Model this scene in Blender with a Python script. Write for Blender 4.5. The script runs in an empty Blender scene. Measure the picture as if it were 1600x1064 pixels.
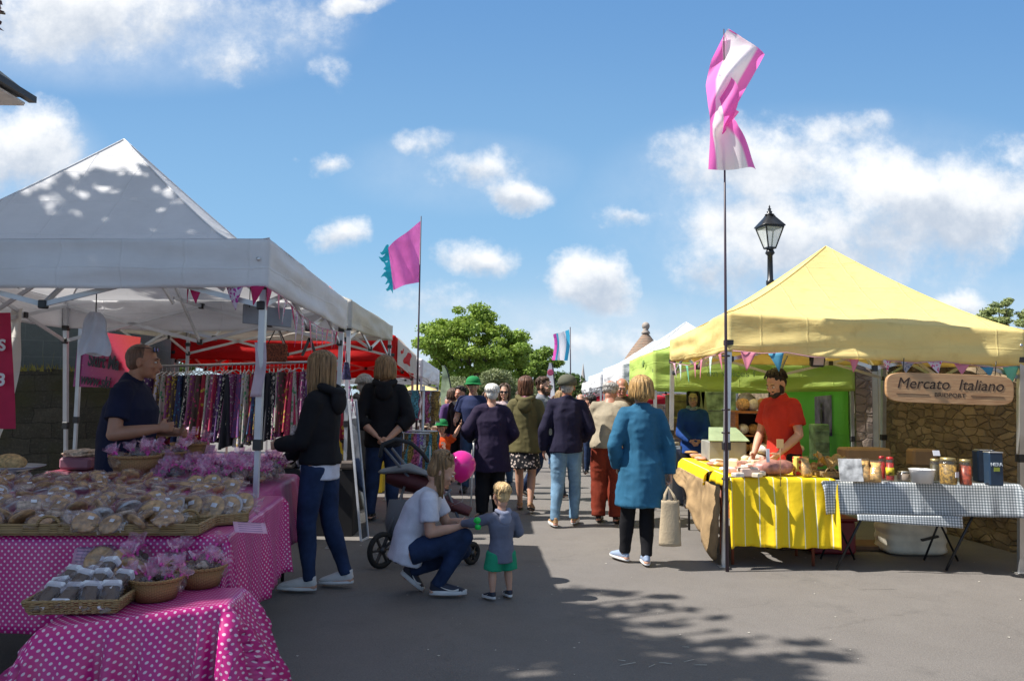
import bpy, bmesh, math, random
from mathutils import Vector, Matrix, noise
import numpy as np
R = math.radians
PI = math.pi
V = Vector
random.seed(7)
SC = bpy.context.scene
C = SC.collection
# ---------------------------------------------------------------- camera
CAMH = 1.5
cam = bpy.data.objects.new('camera', bpy.data.cameras.new('camera'))
C.objects.link(cam)
cam.data.lens = 27.0
cam.data.sensor_width = 36.0
cam.data.clip_end = 3000
cam.data.clip_start = 0.05
CM = Matrix.Rotation(R(90 + 4.1), 3, 'X') @ Matrix.Rotation(0.013, 3, 'Z')
cam.matrix_world = Matrix.Translation((0, 0, CAMH)) @ CM.to_4x4()
SC.camera = cam
def ray(px, py):
    return CM @ V(((px - 800) / 1200.0, (532 - py) / 1200.0, -1.0))
def atz(px, py, z=0.0):
    d = ray(px, py); t = (z - CAMH) / d.z
    return V((d.x * t, d.y * t, z))
def aty(px, py, Y):
    d = ray(px, py); t = Y / d.y
    return V((d.x * t, Y, CAMH + d.z * t))
def ground_z(y):
    if y < 11: return 0.0
    if y < 45: return -0.02 * (y - 11)
    return -0.68
# ---------------------------------------------------------------- mesh helpers
class MB:
    """collects verts / faces / per-face material slot / optional uv"""
    def __init__(s):
        s.v = []; s.f = []; s.m = []; s.uv = {}; s.cur = 0; s.sm = []; s.smooth = True
    def add(s, vs, fs, uvs=None, smooth=None):
        b = len(s.v); s.v += [tuple(p) for p in vs]
        for k, f in enumerate(fs):
            if uvs is not None: s.uv[len(s.f)] = uvs[k]
            s.f.append(tuple(b + i for i in f)); s.m.append(s.cur)
            s.sm.append(s.smooth if smooth is None else smooth)
        return s
    def box(s, c, d, M=None, bev=0.0):
        x, y, z = d[0] / 2, d[1] / 2, d[2] / 2
        c = V(c)
        if bev:
            b = min(bev, x * .9, y * .9, z * .9)
            vs = []
            for sx in (-1, 1):
                for sy in (-1, 1):
                    for sz in (-1, 1):
                        vs += [(sx * x, sy * (y - b), sz * (z - b)), (sx * (x - b), sy * y, sz * (z - b)), (sx * (x - b), sy * (y - b), sz * z)]
            bm = bmesh.new()
            for p in vs: bm.verts.new(p)
            r = bmesh.ops.convex_hull(bm, input=bm.verts)
            bm.verts.ensure_lookup_table(); bm.verts.index_update()
            P = [v.co.copy() for v in bm.verts]; F = [[v.index for v in f.verts] for f in bm.faces]
            bm.free()
            s.add([(M @ p if M else p) + c for p in P], F, smooth=False)
            return s
        P = [V((a * x, b * y, e * z)) for e in (-1, 1) for b in (-1, 1) for a in (-1, 1)]
        F = [(0, 2, 3, 1), (4, 5, 7, 6), (0, 1, 5, 4), (2, 6, 7, 3), (0, 4, 6, 2), (1, 3, 7, 5)]
        s.add([(M @ p if M else p) + c for p in P], F, smooth=False)
        return s
    def loft(s, rings, cap=True, closed=True):
        n = len(rings[0]); b = []
        for r in rings: b += list(r)
        fs = []
        for i in range(len(rings) - 1):
            for j in range(n if closed else n - 1):
                k = (j + 1) % n
                fs.append((i * n + j, i * n + k, (i + 1) * n + k, (i + 1) * n + j))
        if cap and closed:
            fs.append(tuple(range(n))[::-1]); fs.append(tuple((len(rings) - 1) * n + j for j in range(n)))
        return s.add(b, fs)
    def tube(s, pts, rads, n=10, side=None, round_ends=False, cap=True):
        """pts path; rads scalars or (a,b): a along side vector, b across"""
        pts = [V(p) for p in pts]
        if not isinstance(rads, (list, tuple)) or (len(rads) == 2 and len(pts) != 2 and not isinstance(rads[0], (list, tuple))):
            rads = [rads] * len(pts)
        rads = [(r, r) if not isinstance(r, (list, tuple)) else r for r in rads]
        if round_ends:
            d0 = (pts[0] - pts[1]).normalized(); d1 = (pts[-1] - pts[-2]).normalized()
            P = []; RR = []
            for a in (80, 50, 25):
                q = max(rads[0]) ; P.append(pts[0] + d0 * q * math.sin(R(a))); RR.append((rads[0][0] * math.cos(R(a)), rads[0][1] * math.cos(R(a))))
            P += pts; RR += rads
            for a in (25, 50, 80):
                q = max(rads[-1]); P.append(pts[-1] + d1 * q * math.sin(R(a))); RR.append((rads[-1][0] * math.cos(R(a)), rads[-1][1] * math.cos(R(a))))
            pts, rads = P, RR
        prev = None; rings = []
        for i, p in enumerate(pts):
            if i == 0: t = pts[1] - p
            elif i == len(pts) - 1: t = p - pts[i - 1]
            else: t = (pts[i + 1] - p).normalized() + (p - pts[i - 1]).normalized()
            if t.length < 1e-9: t = V((0, 0, 1))
            t.normalize()
            if side is not None: a = V(side) - t * V(side).dot(t)
            elif prev is not None: a = prev - t * prev.dot(t)
            else:
                a = V((1, 0, 0)) if abs(t.x) < .9 else V((0, 1, 0))
                a = a - t * a.dot(t)
            if a.length < 1e-6: a = t.orthogonal()
            a.normalize(); b = t.cross(a); prev = a
            rings.append([p + a * math.cos(2 * PI * k / n) * rads[i][0] + b * math.sin(2 * PI * k / n) * rads[i][1] for k in range(n)])
        return s.loft(rings, cap)
    def bar(s, a, b, r, n=8):
        return s.tube([a, b], [r, r], n=n)
    def sbar(s, a, b, w, h=None):
        h = h or w; a = V(a); b = V(b); t = (b - a).normalized()
        q = V((0, 0, 1)) if abs(t.z) < .9 else V((0, 1, 0))
        u = t.cross(q).normalized(); w2 = t.cross(u)
        rings = [[p + u * x * w / 2 + w2 * y * h / 2 for x, y in ((-1, -1), (1, -1), (1, 1), (-1, 1))] for p in (a, b)]
        sm = s.smooth; s.smooth = False; s.loft(rings); s.smooth = sm
        return s
    def lathe(s, c, prof, n=24, cap=True, M=None, sx=1, sy=1):
        c = V(c); rings = []
        for r, z in prof:
            ring = [V((math.cos(2 * PI * k / n) * r * sx, math.sin(2 * PI * k / n) * r * sy, z)) for k in range(n)]
            rings.append([(M @ p if M else p) + c for p in ring])
        return s.loft(rings, cap)
    def ell(s, c, r, n=14, m=9, M=None):
        prof = [(math.sin(PI * (i + .02) / (m + .04)), -math.cos(PI * (i + .02) / (m + .04))) for i in range(m + 1)]
        rings = []; c = V(c)
        if not isinstance(r, (tuple, list)): r = (r, r, r)
        for a, z in prof:
            ring = [V((math.cos(2 * PI * k / n) * a * r[0], math.sin(2 * PI * k / n) * a * r[1], z * r[2])) for k in range(n)]
            rings.append([(M @ p if M else p) + c for p in ring])
        return s.loft(rings, True)
    def grid(s, fn, nu, nv, uvfn=None, uvs=None):
        P = [fn(i / nu, j / nv) for j in range(nv + 1) for i in range(nu + 1)]
        F = []; U = []
        for j in range(nv):
            for i in range(nu):
                a = j * (nu + 1) + i
                F.append((a, a + 1, a + nu + 2, a + nu + 1))
                if uvfn: U.append([uvfn(i / nu, j / nv), uvfn((i + 1) / nu, j / nv), uvfn((i + 1) / nu, (j + 1) / nv), uvfn(i / nu, (j + 1) / nv)])
        return s.add(P, F, U if uvfn else None)
    def quad(s, a, b, c, d, uv=None):
        return s.add([a, b, c, d], [(0, 1, 2, 3)], [uv] if uv else None, smooth=False)
    def mesh(s, name, off=(0, 0, 0)):
        me = bpy.data.meshes.new(name)
        o = V(off)
        me.from_pydata([tuple(V(p) - o) for p in s.v] if o.length else s.v, [], s.f)
        me.polygons.foreach_set('use_smooth', s.sm)
        me.polygons.foreach_set('material_index', s.m)
        if s.uv:
            l = me.uv_layers.new(name='UVMap'); k = 0
            for fi, f in enumerate(s.f):
                u = s.uv.get(fi)
                for q in range(len(f)):
                    if u: l.data[k].uv = u[q][:2]
                    k += 1
        me.validate(); me.update()
        return me
def wloc(o):
    return o.location if o is not None else V((0, 0, 0))
def addmods(o, solid=0, bevel=0, sub=0):
    if solid:
        m = o.modifiers.new('thickness', 'SOLIDIFY'); m.thickness = solid; m.offset = 0
    if bevel:
        m = o.modifiers.new('bevel', 'BEVEL'); m.width = bevel; m.segments = 2; m.limit_method = 'ANGLE'
    if sub:
        m = o.modifiers.new('sub', 'SUBSURF'); m.levels = sub; m.render_levels = sub
def part(name, mb, mats, parent=None, local=False, solid=0, bevel=0, label=None, loc=None):
    """one mesh object; geometry in world coordinates unless local"""
    if not isinstance(mats, (list, tuple)): mats = [mats]
    if isinstance(mb, bpy.types.Mesh): me = mb
    else:
        off = (0, 0, 0)
        if not local and parent is not None:
            q = parent; off = V((0, 0, 0))
            while q is not None: off = off + q.location; q = q.parent
        elif loc is not None and not local: off = loc
        me = mb.mesh(name, off)
    for m in mats: me.materials.append(m)
    o = bpy.data.objects.new(name, me); C.objects.link(o)
    if parent is not None: o.parent = parent
    elif loc is not None: o.location = loc
    addmods(o, solid, bevel)
    if label: o['label'] = label
    return o
def tag(o, label=None, cat=None, group=None, kind=None):
    if label: o['label'] = label
    if cat: o['category'] = cat
    if group: o['group'] = group
    if kind: o['kind'] = kind
    return o
def thing(name, label, cat, loc=(0, 0, 0), rz=0, group=None):
    o = bpy.data.objects.new(name, None); C.objects.link(o)
    o.empty_display_size = .2
    o.location = loc; o.rotation_euler = (0, 0, rz)
    return tag(o, label, cat, group)
def copy_tree(o, parent=None):
    c = o.copy(); C.objects.link(c)
    if parent is not None: c.parent = parent
    for ch in list(o.children): copy_tree(ch, c)
    return c
def struct(o):
    o['kind'] = 'structure'; return o
# remeshing scene
TMP = bpy.data.scenes.new('tmp')
def fuse(mb, voxel=.01, smooth=3, disp=None):
    me = mb.mesh('tmp'); o = bpy.data.objects.new('tmp', me); TMP.collection.objects.link(o)
    m = o.modifiers.new('r', 'REMESH'); m.mode = 'VOXEL'; m.voxel_size = voxel; m.use_smooth_shade = True
    if smooth:
        m = o.modifiers.new('s', 'SMOOTH'); m.factor = .5; m.iterations = smooth
    TMP.view_layers[0].update()
    dg = TMP.view_layers[0].depsgraph
    out = bpy.data.meshes.new_from_object(o.evaluated_get(dg))
    bpy.data.objects.remove(o); bpy.data.meshes.remove(me)
    n = len(out.vertices)
    if disp and n:
        co = np.empty(n * 3); out.vertices.foreach_get('co', co)
        no = np.empty(n * 3); out.vertices.foreach_get('normal', no)
        co = co.reshape(-1, 3); no = no.reshape(-1, 3)
        d = np.array([disp(V(p), V(q)) for p, q in zip(co, no)])
        co = co + no * d[:, None]
        out.vertices.foreach_set('co', co.ravel()); out.update()
    return out
def nz(p, s, sz=None, seed=0):
    sz = sz or s
    return noise.noise(V((p[0] * s + seed * 7.3, p[1] * s - seed * 3.1, p[2] * sz + seed)))
# ---------------------------------------------------------------- materials
MAT = {}
def newmat(name):
    m = bpy.data.materials.new(name); m.use_nodes = True
    nt = m.node_tree; nt.nodes.clear()
    return m, nt
def mat(name, col, rough=.6, metal=0, var=.12, vscale=6, bump=.0, bscale=60, trans=0.0, coat=0, spec=.5, vcoord='Object', stretch=None, alpha=None, sheen=0, dirt=None, sss=0):
    if name in MAT: return MAT[name]
    m, nt = newmat(name); N = nt.nodes; L = nt.links
    out = N.new('ShaderNodeOutputMaterial'); b = N.new('ShaderNodeBsdfPrincipled')
    tc = N.new('ShaderNodeTexCoord'); mp = N.new('ShaderNodeMapping')
    L.new(tc.outputs[vcoord], mp.inputs[0])
    if stretch: mp.inputs['Scale'].default_value = stretch
    n1 = N.new('ShaderNodeTexNoise'); n1.inputs['Scale'].default_value = vscale; n1.inputs['Detail'].default_value = 5
    L.new(mp.outputs[0], n1.inputs['Vector'])
    mx = N.new('ShaderNodeMix'); mx.data_type = 'RGBA'
    c = list(col)[:3]
    if dirt: lo = list(dirt)
    else: lo = [max(0, x * (1 - var * 1.6)) for x in c]
    hi = [min(1, x * (1 + var)) for x in c]
    mr = N.new('ShaderNodeMapRange'); mr.inputs[1].default_value = .3; mr.inputs[2].default_value = .7
    L.new(n1.outputs['Fac'], mr.inputs[0]); L.new(mr.outputs[0], mx.inputs[0])
    mx.inputs[6].default_value = (*lo, 1); mx.inputs[7].default_value = (*hi, 1)
    L.new(mx.outputs[2], b.inputs['Base Color'])
    b.inputs['Roughness'].default_value = rough; b.inputs['Metallic'].default_value = metal
    b.inputs['Specular IOR Level'].default_value = spec
    if coat: b.inputs['Coat Weight'].default_value = coat; b.inputs['Coat Roughness'].default_value = .15
    if sheen: b.inputs['Sheen Weight'].default_value = sheen
    if sss:
        b.inputs['Subsurface Weight'].default_value = sss; b.inputs['Subsurface Radius'].default_value = (.02, .008, .004); b.inputs['Subsurface Scale'].default_value = .4
    if bump:
        n2 = N.new('ShaderNodeTexNoise'); n2.inputs['Scale'].default_value = bscale; n2.inputs['Detail'].default_value = 4
        L.new(mp.outputs[0], n2.inputs['Vector'])
        bp = N.new('ShaderNodeBump'); bp.inputs['Strength'].default_value = bump; bp.inputs['Distance'].default_value = .01
        L.new(n2.outputs['Fac'], bp.inputs['Height']); L.new(bp.outputs[0], b.inputs['Normal'])
    last = b.outputs[0]
    if trans:
        t = N.new('ShaderNodeBsdfTranslucent'); L.new(mx.outputs[2], t.inputs[0])
        ms = N.new('ShaderNodeMixShader'); ms.inputs[0].default_value = trans
        L.new(last, ms.inputs[1]); L.new(t.outputs[0], ms.inputs[2]); last = ms.outputs[0]
    if alpha is not None:
        t = N.new('ShaderNodeBsdfTransparent'); ms = N.new('ShaderNodeMixShader'); ms.inputs[0].default_value = alpha
        L.new(t.outputs[0], ms.inputs[1]); L.new(last, ms.inputs[2]); last = ms.outputs[0]
    L.new(last, out.inputs[0])
    MAT[name] = m
    return m
class NG:
    """tiny node-math helper"""
    def __init__(s, nt): s.nt = nt
    def val(s, x, sock):
        if isinstance(x, (int, float)): sock.default_value = x
        elif isinstance(x, (tuple, list)): sock.default_value = x
        else: s.nt.links.new(x, sock)
    def m(s, op, a, b=None, c=None, clamp=False):
        n = s.nt.nodes.new('ShaderNodeMath'); n.operation = op; n.use_clamp = clamp
        s.val(a, n.inputs[0])
        if b is not None: s.val(b, n.inputs[1])
        if c is not None: s.val(c, n.inputs[2])
        return n.outputs[0]
    def mix(s, f, a, b):
        n = s.nt.nodes.new('ShaderNodeMix'); n.data_type = 'RGBA'
        s.val(f, n.inputs[0]); s.val(a, n.inputs[6]); s.val(b, n.inputs[7])
        return n.outputs[2]
    def rng(s, x, a, b, c=0, d=1, smooth=False):
        n = s.nt.nodes.new('ShaderNodeMapRange')
        if smooth: n.interpolation_type = 'SMOOTHSTEP'
        s.val(x, n.inputs[0])
        for i, q in enumerate((a, b, c, d)): s.val(q, n.inputs[i + 1])
        return n.outputs[0]
    def noise(s, vec, scale, detail=4, rough=.5, out='Fac'):
        n = s.nt.nodes.new('ShaderNodeTexNoise'); n.inputs['Scale'].default_value = scale
        n.inputs['Detail'].default_value = detail; n.inputs['Roughness'].default_value = rough
        if vec is not None: s.nt.links.new(vec, n.inputs['Vector'])
        return n.outputs[out]
    def node(s, t, **kw):
        n = s.nt.nodes.new(t)
        for k, v in kw.items(): setattr(n, k, v)
        return n
    def sep(s, vec):
        n = s.nt.nodes.new('ShaderNodeSeparateXYZ'); s.nt.links.new(vec, n.inputs[0]); return n.outputs
def finish(nt, col, rough=.6, metal=0, bumpsock=None, bstr=.3, bdist=.01, trans=0, spec=.5):
    N = nt.nodes; L = nt.links; g = NG(nt)
    b = N.new('ShaderNodeBsdfPrincipled'); out = N.new('ShaderNodeOutputMaterial')
    g.val(col, b.inputs['Base Color']); g.val(rough, b.inputs['Roughness']); b.inputs['Metallic'].default_value = metal
    b.inputs['Specular IOR Level'].default_value = spec
    if bumpsock is not None:
        bp = N.new('ShaderNodeBump'); bp.inputs['Strength'].default_value = bstr; bp.inputs['Distance'].default_value = bdist
        L.new(bumpsock, bp.inputs['Height']); L.new(bp.outputs[0], b.inputs['Normal'])
    last = b.outputs[0]
    if trans:
        t = N.new('ShaderNodeBsdfTranslucent'); g.val(col, t.inputs[0])
        ms = N.new('ShaderNodeMixShader'); ms.inputs[0].default_value = trans
        L.new(last, ms.inputs[1]); L.new(t.outputs[0], ms.inputs[2]); last = ms.outputs[0]
    L.new(last, out.inputs[0])
def uvmat(name, fn, rough=.6, trans=0, bstr=.25, spec=.5, bscale=30):
    """material whose colour comes from fn(g, u, v) in uv metres"""
    if name in MAT: return MAT[name]
    m, nt = newmat(name); g = NG(nt)
    tc = nt.nodes.new('ShaderNodeTexCoord'); x = g.sep(tc.outputs['UV'])
    col = fn(g, x[0], x[1])
    nn = g.noise(tc.outputs['UV'], bscale, 4)
    finish(nt, col, rough, 0, nn, bstr, .01, trans, spec)
    MAT[name] = m
    return m
def dots_fn(base, dot, s=.036, r=.2):
    def f(g, u, v):
        def lat(o):
            a = g.m('SUBTRACT', g.m('FRACT', g.m('ADD', g.m('DIVIDE', u, s), o)), .5)
            b = g.m('SUBTRACT', g.m('FRACT', g.m('ADD', g.m('DIVIDE', v, s), o)), .5)
            return g.m('SQRT', g.m('ADD', g.m('MULTIPLY', a, a), g.m('MULTIPLY', b, b)))
        d = g.m('MINIMUM', lat(0.0), lat(.5))
        k = g.rng(d, r - .03, r + .03, 1, 0)
        return g.mix(k, (*base, 1), (*dot, 1))
    return f
def checks_fn(a, b, c, s=.02):
    def f(g, u, v):
        p = g.m('GREATER_THAN', g.m('FRACT', g.m('DIVIDE', u, s)), .5)
        q = g.m('GREATER_THAN', g.m('FRACT', g.m('DIVIDE', v, s)), .5)
        t = g.m('MULTIPLY', g.m('ADD', p, q), .5)
        x = g.mix(g.m('MULTIPLY', t, 2, clamp=True), (*a, 1), (*b, 1))
        return g.mix(g.m('GREATER_THAN', t, .75), x, (*c, 1))
    return f
def text(body, size, material, name='lettering', parent=None, mtx=None, shear=0, extrude=.002, align='CENTER', bold=0, world=True, sx=1):
    cu = bpy.data.curves.new('t', 'FONT'); cu.body = body; cu.size = size; cu.shear = shear
    cu.extrude = extrude; cu.align_x = align; cu.align_y = 'CENTER'; cu.offset = bold
    o = bpy.data.objects.new('t', cu); TMP.collection.objects.link(o)
    TMP.view_layers[0].update()
    me = bpy.data.meshes.new_from_object(o.evaluated_get(TMP.view_layers[0].depsgraph))
    bpy.data.objects.remove(o)
    me.transform(Matrix.Diagonal((sx, 1, 1, 1)))
    if mtx is not None: me.transform(mtx)
    off = V((0, 0, 0)); q = parent
    if world:
        while q is not None: off = off + q.location; q = q.parent
        me.transform(Matrix.Translation(-off))
    me.materials.clear()
    me.materials.append(material)
    ob = bpy.data.objects.new(name, me); C.objects.link(ob); ob.parent = parent
    return ob
def frame_mtx(o, xdir, updir=(0, 0, 1)):
    x = V(xdir).normalized(); u = V(updir); n = x.cross(u).normalized(); y = n.cross(x).normalized()
    M = Matrix((x, y, n)).transposed().to_4x4()
    return Matrix.Translation(V(o)) @ M
# shared colours
M_white_metal = mat('painted_white_steel', (.55, .57, .6), .4, .2, .08)
M_alu = mat('aluminium', (.55, .56, .58), .35, .8, .08)
M_black_plastic = mat('black_plastic', (.02, .02, .022), .45)
M_black_metal = mat('black_metal', (.02, .021, .024), .35, .3)
M_wood = mat('wood', (.33, .19, .09), .6, vscale=4, stretch=(1, 1, 14), var=.3, bump=.2)
M_wicker = None
M_card = mat('cardboard', (.36, .23, .13), .8, var=.1)
# ---------------------------------------------------------------- people
SK = [0]
def skin(name, col):
    return mat('skin_' + name, col, .5, var=.1, vscale=9, bump=.05, bscale=120, sss=.15)
SKIN_FAIR = skin('fair', (.52, .29, .2)); SKIN_TAN = skin('tan', (.42, .2, .12)); SKIN_RED = skin('ruddy', (.45, .2, .13))
M_eye = mat('eye', (.04, .03, .025), .2); M_eyew = mat('eye_white', (.7, .68, .65), .3); M_lip = mat('lip', (.42, .15, .13), .5)
def hairmat(name, col, var=.45):
    return mat('hair_' + name, col, .5, var=var, vscale=5, stretch=(14, 14, 1.2), bump=.6, bscale=9, spec=.4)
H_blonde = hairmat('blonde', (.36, .24, .12)); H_brown = hairmat('brown', (.09, .05, .03)); H_dark = hairmat('dark', (.018, .013, .011))
H_white = hairmat('white', (.68, .66, .62), .2); H_grey = hairmat('grey', (.4, .38, .36), .3); H_dblonde = hairmat('dark_blonde', (.25, .145, .065)); H_toddler = hairmat('fair_child', (.62, .42, .2), .3)
H_auburn = hairmat('auburn', (.13, .055, .03))
J0 = dict(pel=(0, 0, .95), waist=(0, 0, 1.08), chest=(0, .01, 1.28), neckb=(0, -.015, 1.465), head=(0, .02, 1.622),
          Sl=(-.168, -.01, 1.405), Sr=(.168, -.01, 1.405), El=(-.235, -.03, 1.13), Er=(.235, -.03, 1.13), Wl=(-.25, .06, .89), Wr=(.25, .06, .89),
          Hl=(-.09, 0, .92), Hr=(.09, 0, .92), Kl=(-.1, .02, .5), Kr=(.1, .02, .5), Al=(-.105, -.03, .085), Ar=(.105, -.03, .085),
          Tl=(-.12, .15, .025), Tr=(.12, .15, .025))
def lerp(a, b, t): return V(a) * (1 - t) + V(b) * t
def head_M(yaw, pitch, tilt):
    return Matrix.Rotation(R(yaw), 3, 'Z') @ Matrix.Rotation(R(pitch), 3, 'X') @ Matrix.Rotation(R(tilt), 3, 'Y')
def hand(mb, w, e, hs=1.0, curl=.35, palm=None, side=1):
    """w wrist, e elbow; five fingers"""
    w = V(w); d = (w - V(e)).normalized()
    pn = V(palm) if palm is not None else V((-side, 0, 0))
    pn = (pn - d * pn.dot(d)); pn = pn.normalized() if pn.length > .1 else d.orthogonal().normalized()
    a = d.cross(pn).normalized()      # across the palm
    # make the thumb side point forward / up
    if a.dot(V((0, 1, .3))) < 0: a = -a
    s = hs
    mb.tube([w - d * .02 * s, w + d * .02 * s, w + d * .06 * s, w + d * .088 * s], [(.026 * s, .021 * s), (.03 * s, .018 * s), (.04 * s, .016 * s), (.038 * s, .013 * s)], n=10, side=a)
    for k, (o, l) in enumerate(((.029, .068), (.01, .078), (-.01, .072), (-.028, .056))):
        p = w + d * .082 * s + a * o * s
        dd = d.copy(); pts = [p]
        for q in range(3):
            ang = curl * (.7 + .5 * q) * (1 + .12 * k)
            dd = (d * math.cos(ang) + pn * math.sin(ang)).normalized()
            p = p + (dd + a * o * 2.2).normalized() * l * s * (.42, .32, .26)[q]; pts.append(p)
        mb.tube(pts, [.0095 * s, .009 * s, .0082 * s, .0068 * s], n=7, round_ends=True)
    p = w + d * .025 * s + a * .025 * s
    mb.tube([p, p + (d * .6 + a * .7 + pn * .25) * .035 * s, p + (d * 1.15 + a * .85 + pn * .5) * .05 * s], [.013 * s, .011 * s, .0085 * s], n=7, round_ends=True)
def limb(mb, a, b, rs, n=12, ends=True, bow=(0, 0, 0)):
    k = len(rs) - 1
    pts = [lerp(a, b, i / k) + V(bow) * math.sin(PI * i / k) for i in range(k + 1)]
    mb.tube(pts, rs, n=n, round_ends=ends)
def torso_pts(J, lo=0):
    return [V(J['pel']), V(J['waist']), V(J['chest']), V(J['neckb'])]
def person(label, loc, face=0, H=1.75, J=None, skinm=SKIN_FAIR, head=(0, 0, 0), hair=None, top=None, bottom=None, shoes=None, child=False,
           build=1.0, female=False, curl=.35, palms=(None, None), group=None, hat=None, extras=None, beard=None, glasses=None, voxel=.0085, lean=0, eyes=True, headscale=1.0, scarf=None):
    s = H / 1.75
    jj = {k: V(v) for k, v in J0.items()}
    if female:
        for k in ('Sl', 'Sr', 'El', 'Er', 'Wl', 'Wr'): jj[k].x *= .9
    if child:
        # toddler proportions: big head, short legs
        pass
    if J:
        for k, v in J.items(): jj[k] = V(v)
    if lean:
        L = Matrix.Rotation(R(-lean), 3, 'X'); p0 = jj['pel'].copy()
        for k in ('waist', 'chest', 'neckb', 'head', 'Sl', 'Sr', 'El', 'Er', 'Wl', 'Wr'):
            jj[k] = L @ (jj[k] - p0) + p0
    J = {k: v * s for k, v in jj.items()}
    bw = build
    root = thing('person', label, 'person', loc, R(face), group)
    hsz = s * headscale * 1.1
    HM = head_M(*head); hc = J['head']
    def hp(x, y, z): return hc + HM @ V((x * hsz, y * hsz, z * hsz))
    mb = MB()
    # torso
    P = torso_pts(J); up = (P[1] - P[0]).normalized(); X = (J['Sr'] - J['Sl']).normalized()
    hipx = (J['Hr'] - J['Hl']).normalized()
    f = .93 if female else 1
    tp = [P[0] - up * .07 * s, P[0], P[1], P[2], lerp(P[2], P[3], .62), P[3] - (P[3] - P[2]).normalized() * .01, lerp(P[3], hc, .45), hc - HM @ V((0, .01, .03)) * s]
    tr = [(.15 * bw, .1 * bw), (.16 * bw, .115 * bw), (.135 * bw * f, .1 * bw), (.165 * bw * f, .115 * bw), (.15 * f, .095), (.085, .07), (.052, .055), (.05, .055)]
    tr = [(a * s, b * s) for a, b in tr]
    mb.tube(tp, tr, n=20, side=X)
    for q in 'lr':
        S, E, W = J['S' + q], J['E' + q], J['W' + q]
        mb.ell(S, .051 * s)
        limb(mb, S, E, [r * s * min(bw, 1.1) for r in (.049, .049, .046, .041)])
        limb(mb, E, W, [r * s * min(bw, 1.15) for r in (.041, .043, .036, .027)])
        sd = -1 if q == 'l' else 1
        hand(mb, W, E, s * (.95 if not child else 1.0), curl if not isinstance(curl, tuple) else curl[0 if q == 'l' else 1], palms[0 if q == 'l' else 1], sd)
        Hh, K, A, T = J['H' + q], J['K' + q], J['A' + q], J['T' + q]
        limb(mb, Hh, K, [r * s * min(bw, 1.15) for r in (.088, .083, .07, .056)])
        limb(mb, K, A, [r * s * min(bw, 1.1) for r in (.055, .057, .05, .038, .034)])
        ft = (T - A); heel = A - V((ft.x, ft.y, 0)).normalized() * .03 * s + V((0, 0, -.04 * s))
        mb.tube([heel, lerp(A, T, .5) + V((0, 0, -.005)), T], [(.03 * s, .028 * s), (.037 * s, .028 * s), (.036 * s, .016 * s)], n=10, side=(V((0, 0, 1)).cross(ft)).normalized() if ft.xy.length > .01 else None, round_ends=True)
    # head
    def el(c, r): mb.ell(hp(*c), tuple(x * hsz for x in r), M=HM)
    el((0, -.018, .03), (.077, .094, .087)); el((0, .018, -.02), (.064, .074, .085))
    el((0, .03, -.068), (.05, .05, .04)); el((0, .066, -.098), (.02, .016, .014)); el((0, .078, .022), (.05, .016, .01))
    el((0, -.03, -.06), (.05, .055, .06))
    for sx in (-1, 1):
        el((sx * .079, -.008, -.012), (.009, .019, .031)); el((sx * .036, .072, -.028), (.022, .015, .018))
    mb.tube([hp(0, .086, .014), hp(0, .098, -.012), hp(0, .107, -.03)], [.007 * hsz, .009 * hsz, .0115 * hsz], n=8, round_ends=True)
    el((0, .09, -.055), (.022, .011, .0055)); el((0, .088, -.066), (.02, .011, .0065))
    body = fuse(mb, voxel * (1 if not child else .6), 2)
    b = part('body', body, skinm, root, local=True)
    if eyes:
        for sx in (-1, 1):
            e = MB(); e.ell(hp(sx * .031, .082, .0), (.0135 * hsz, .009 * hsz, .006 * hsz), M=HM); e.cur = 1
            e.ell(hp(sx * .031, .0895, .0), (.006 * hsz, .003 * hsz, .0055 * hsz), M=HM, n=8, m=5)
            part('eye', e, [M_eyew, M_eye], root, local=True)
        lm = MB(); lm.ell(hp(0, .0985, -.0605), (.018 * hsz, .004 * hsz, .006 * hsz), M=HM); part('lips', lm, M_lip, root, local=True)
        if hair:
            eb = MB()
            for sx in (-1, 1): eb.tube([hp(sx * .015, .094, .02), hp(sx * .032, .092, .025), hp(sx * .048, .08, .019)], [.003 * hsz, .004 * hsz, .002 * hsz], n=6)
            part('eyebrows', eb, hair[1], root, local=True)
    # hair
    if hair:
        kind, hm = hair[0], hair[1]; ln = hair[2] if len(hair) > 2 else .3
        hb = MB(); rnd = random.Random(hash(label) % 9999 if False else len(label) * 13 + int(loc[0] * 10))
        def onskull(az, t, off=0):
            # az 0 = back, +-180 = face; t 0 top .. 1 nape level
            th = t * PI * .62
            return V((math.sin(R(az)) * math.sin(th) * (.083 + off), -.02 - math.cos(R(az)) * math.sin(th) * (.101 + off), .034 + math.cos(th) * (.092 + off)))
        def lock(az, t1, drop, w=.012, off=.004, flare=0, wave=0):
            pts = []; rr = []
            part_x = .012 if kind != 'short' else .0
            for i in range(7):
                t = .03 + (t1 - .03) * i / 6
                q = onskull(az, t, off + rnd.uniform(0, .004)); pts.append(hp(*q)); rr.append((w * (.5 + .5 * min(1, i / 2)), .007))
            if drop > 0:
                q = onskull(az, t1, off)
                nseg = 6; base = hp(*q); dn = V((0, 0, -1))
                outd = HM @ V((q[0], q[1], 0)).normalized()
                bk = V((math.sin(R(0)), -.0, 0))
                for i in range(1, nseg + 1):
                    u = i / nseg
                    p = base + dn * drop * u * s + outd * (flare * math.sin(u * PI * .5) - .012 * u) * s
                    p += V((math.sin(u * 5 + az) * wave, math.cos(u * 4 + az * .7) * wave, 0)) * s
                    pts.append(p); rr.append((w * (1.05 - .55 * u), .007 * (1 - .4 * u)))
            rr = [(a * hsz, c * hsz) for a, c in rr]
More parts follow.
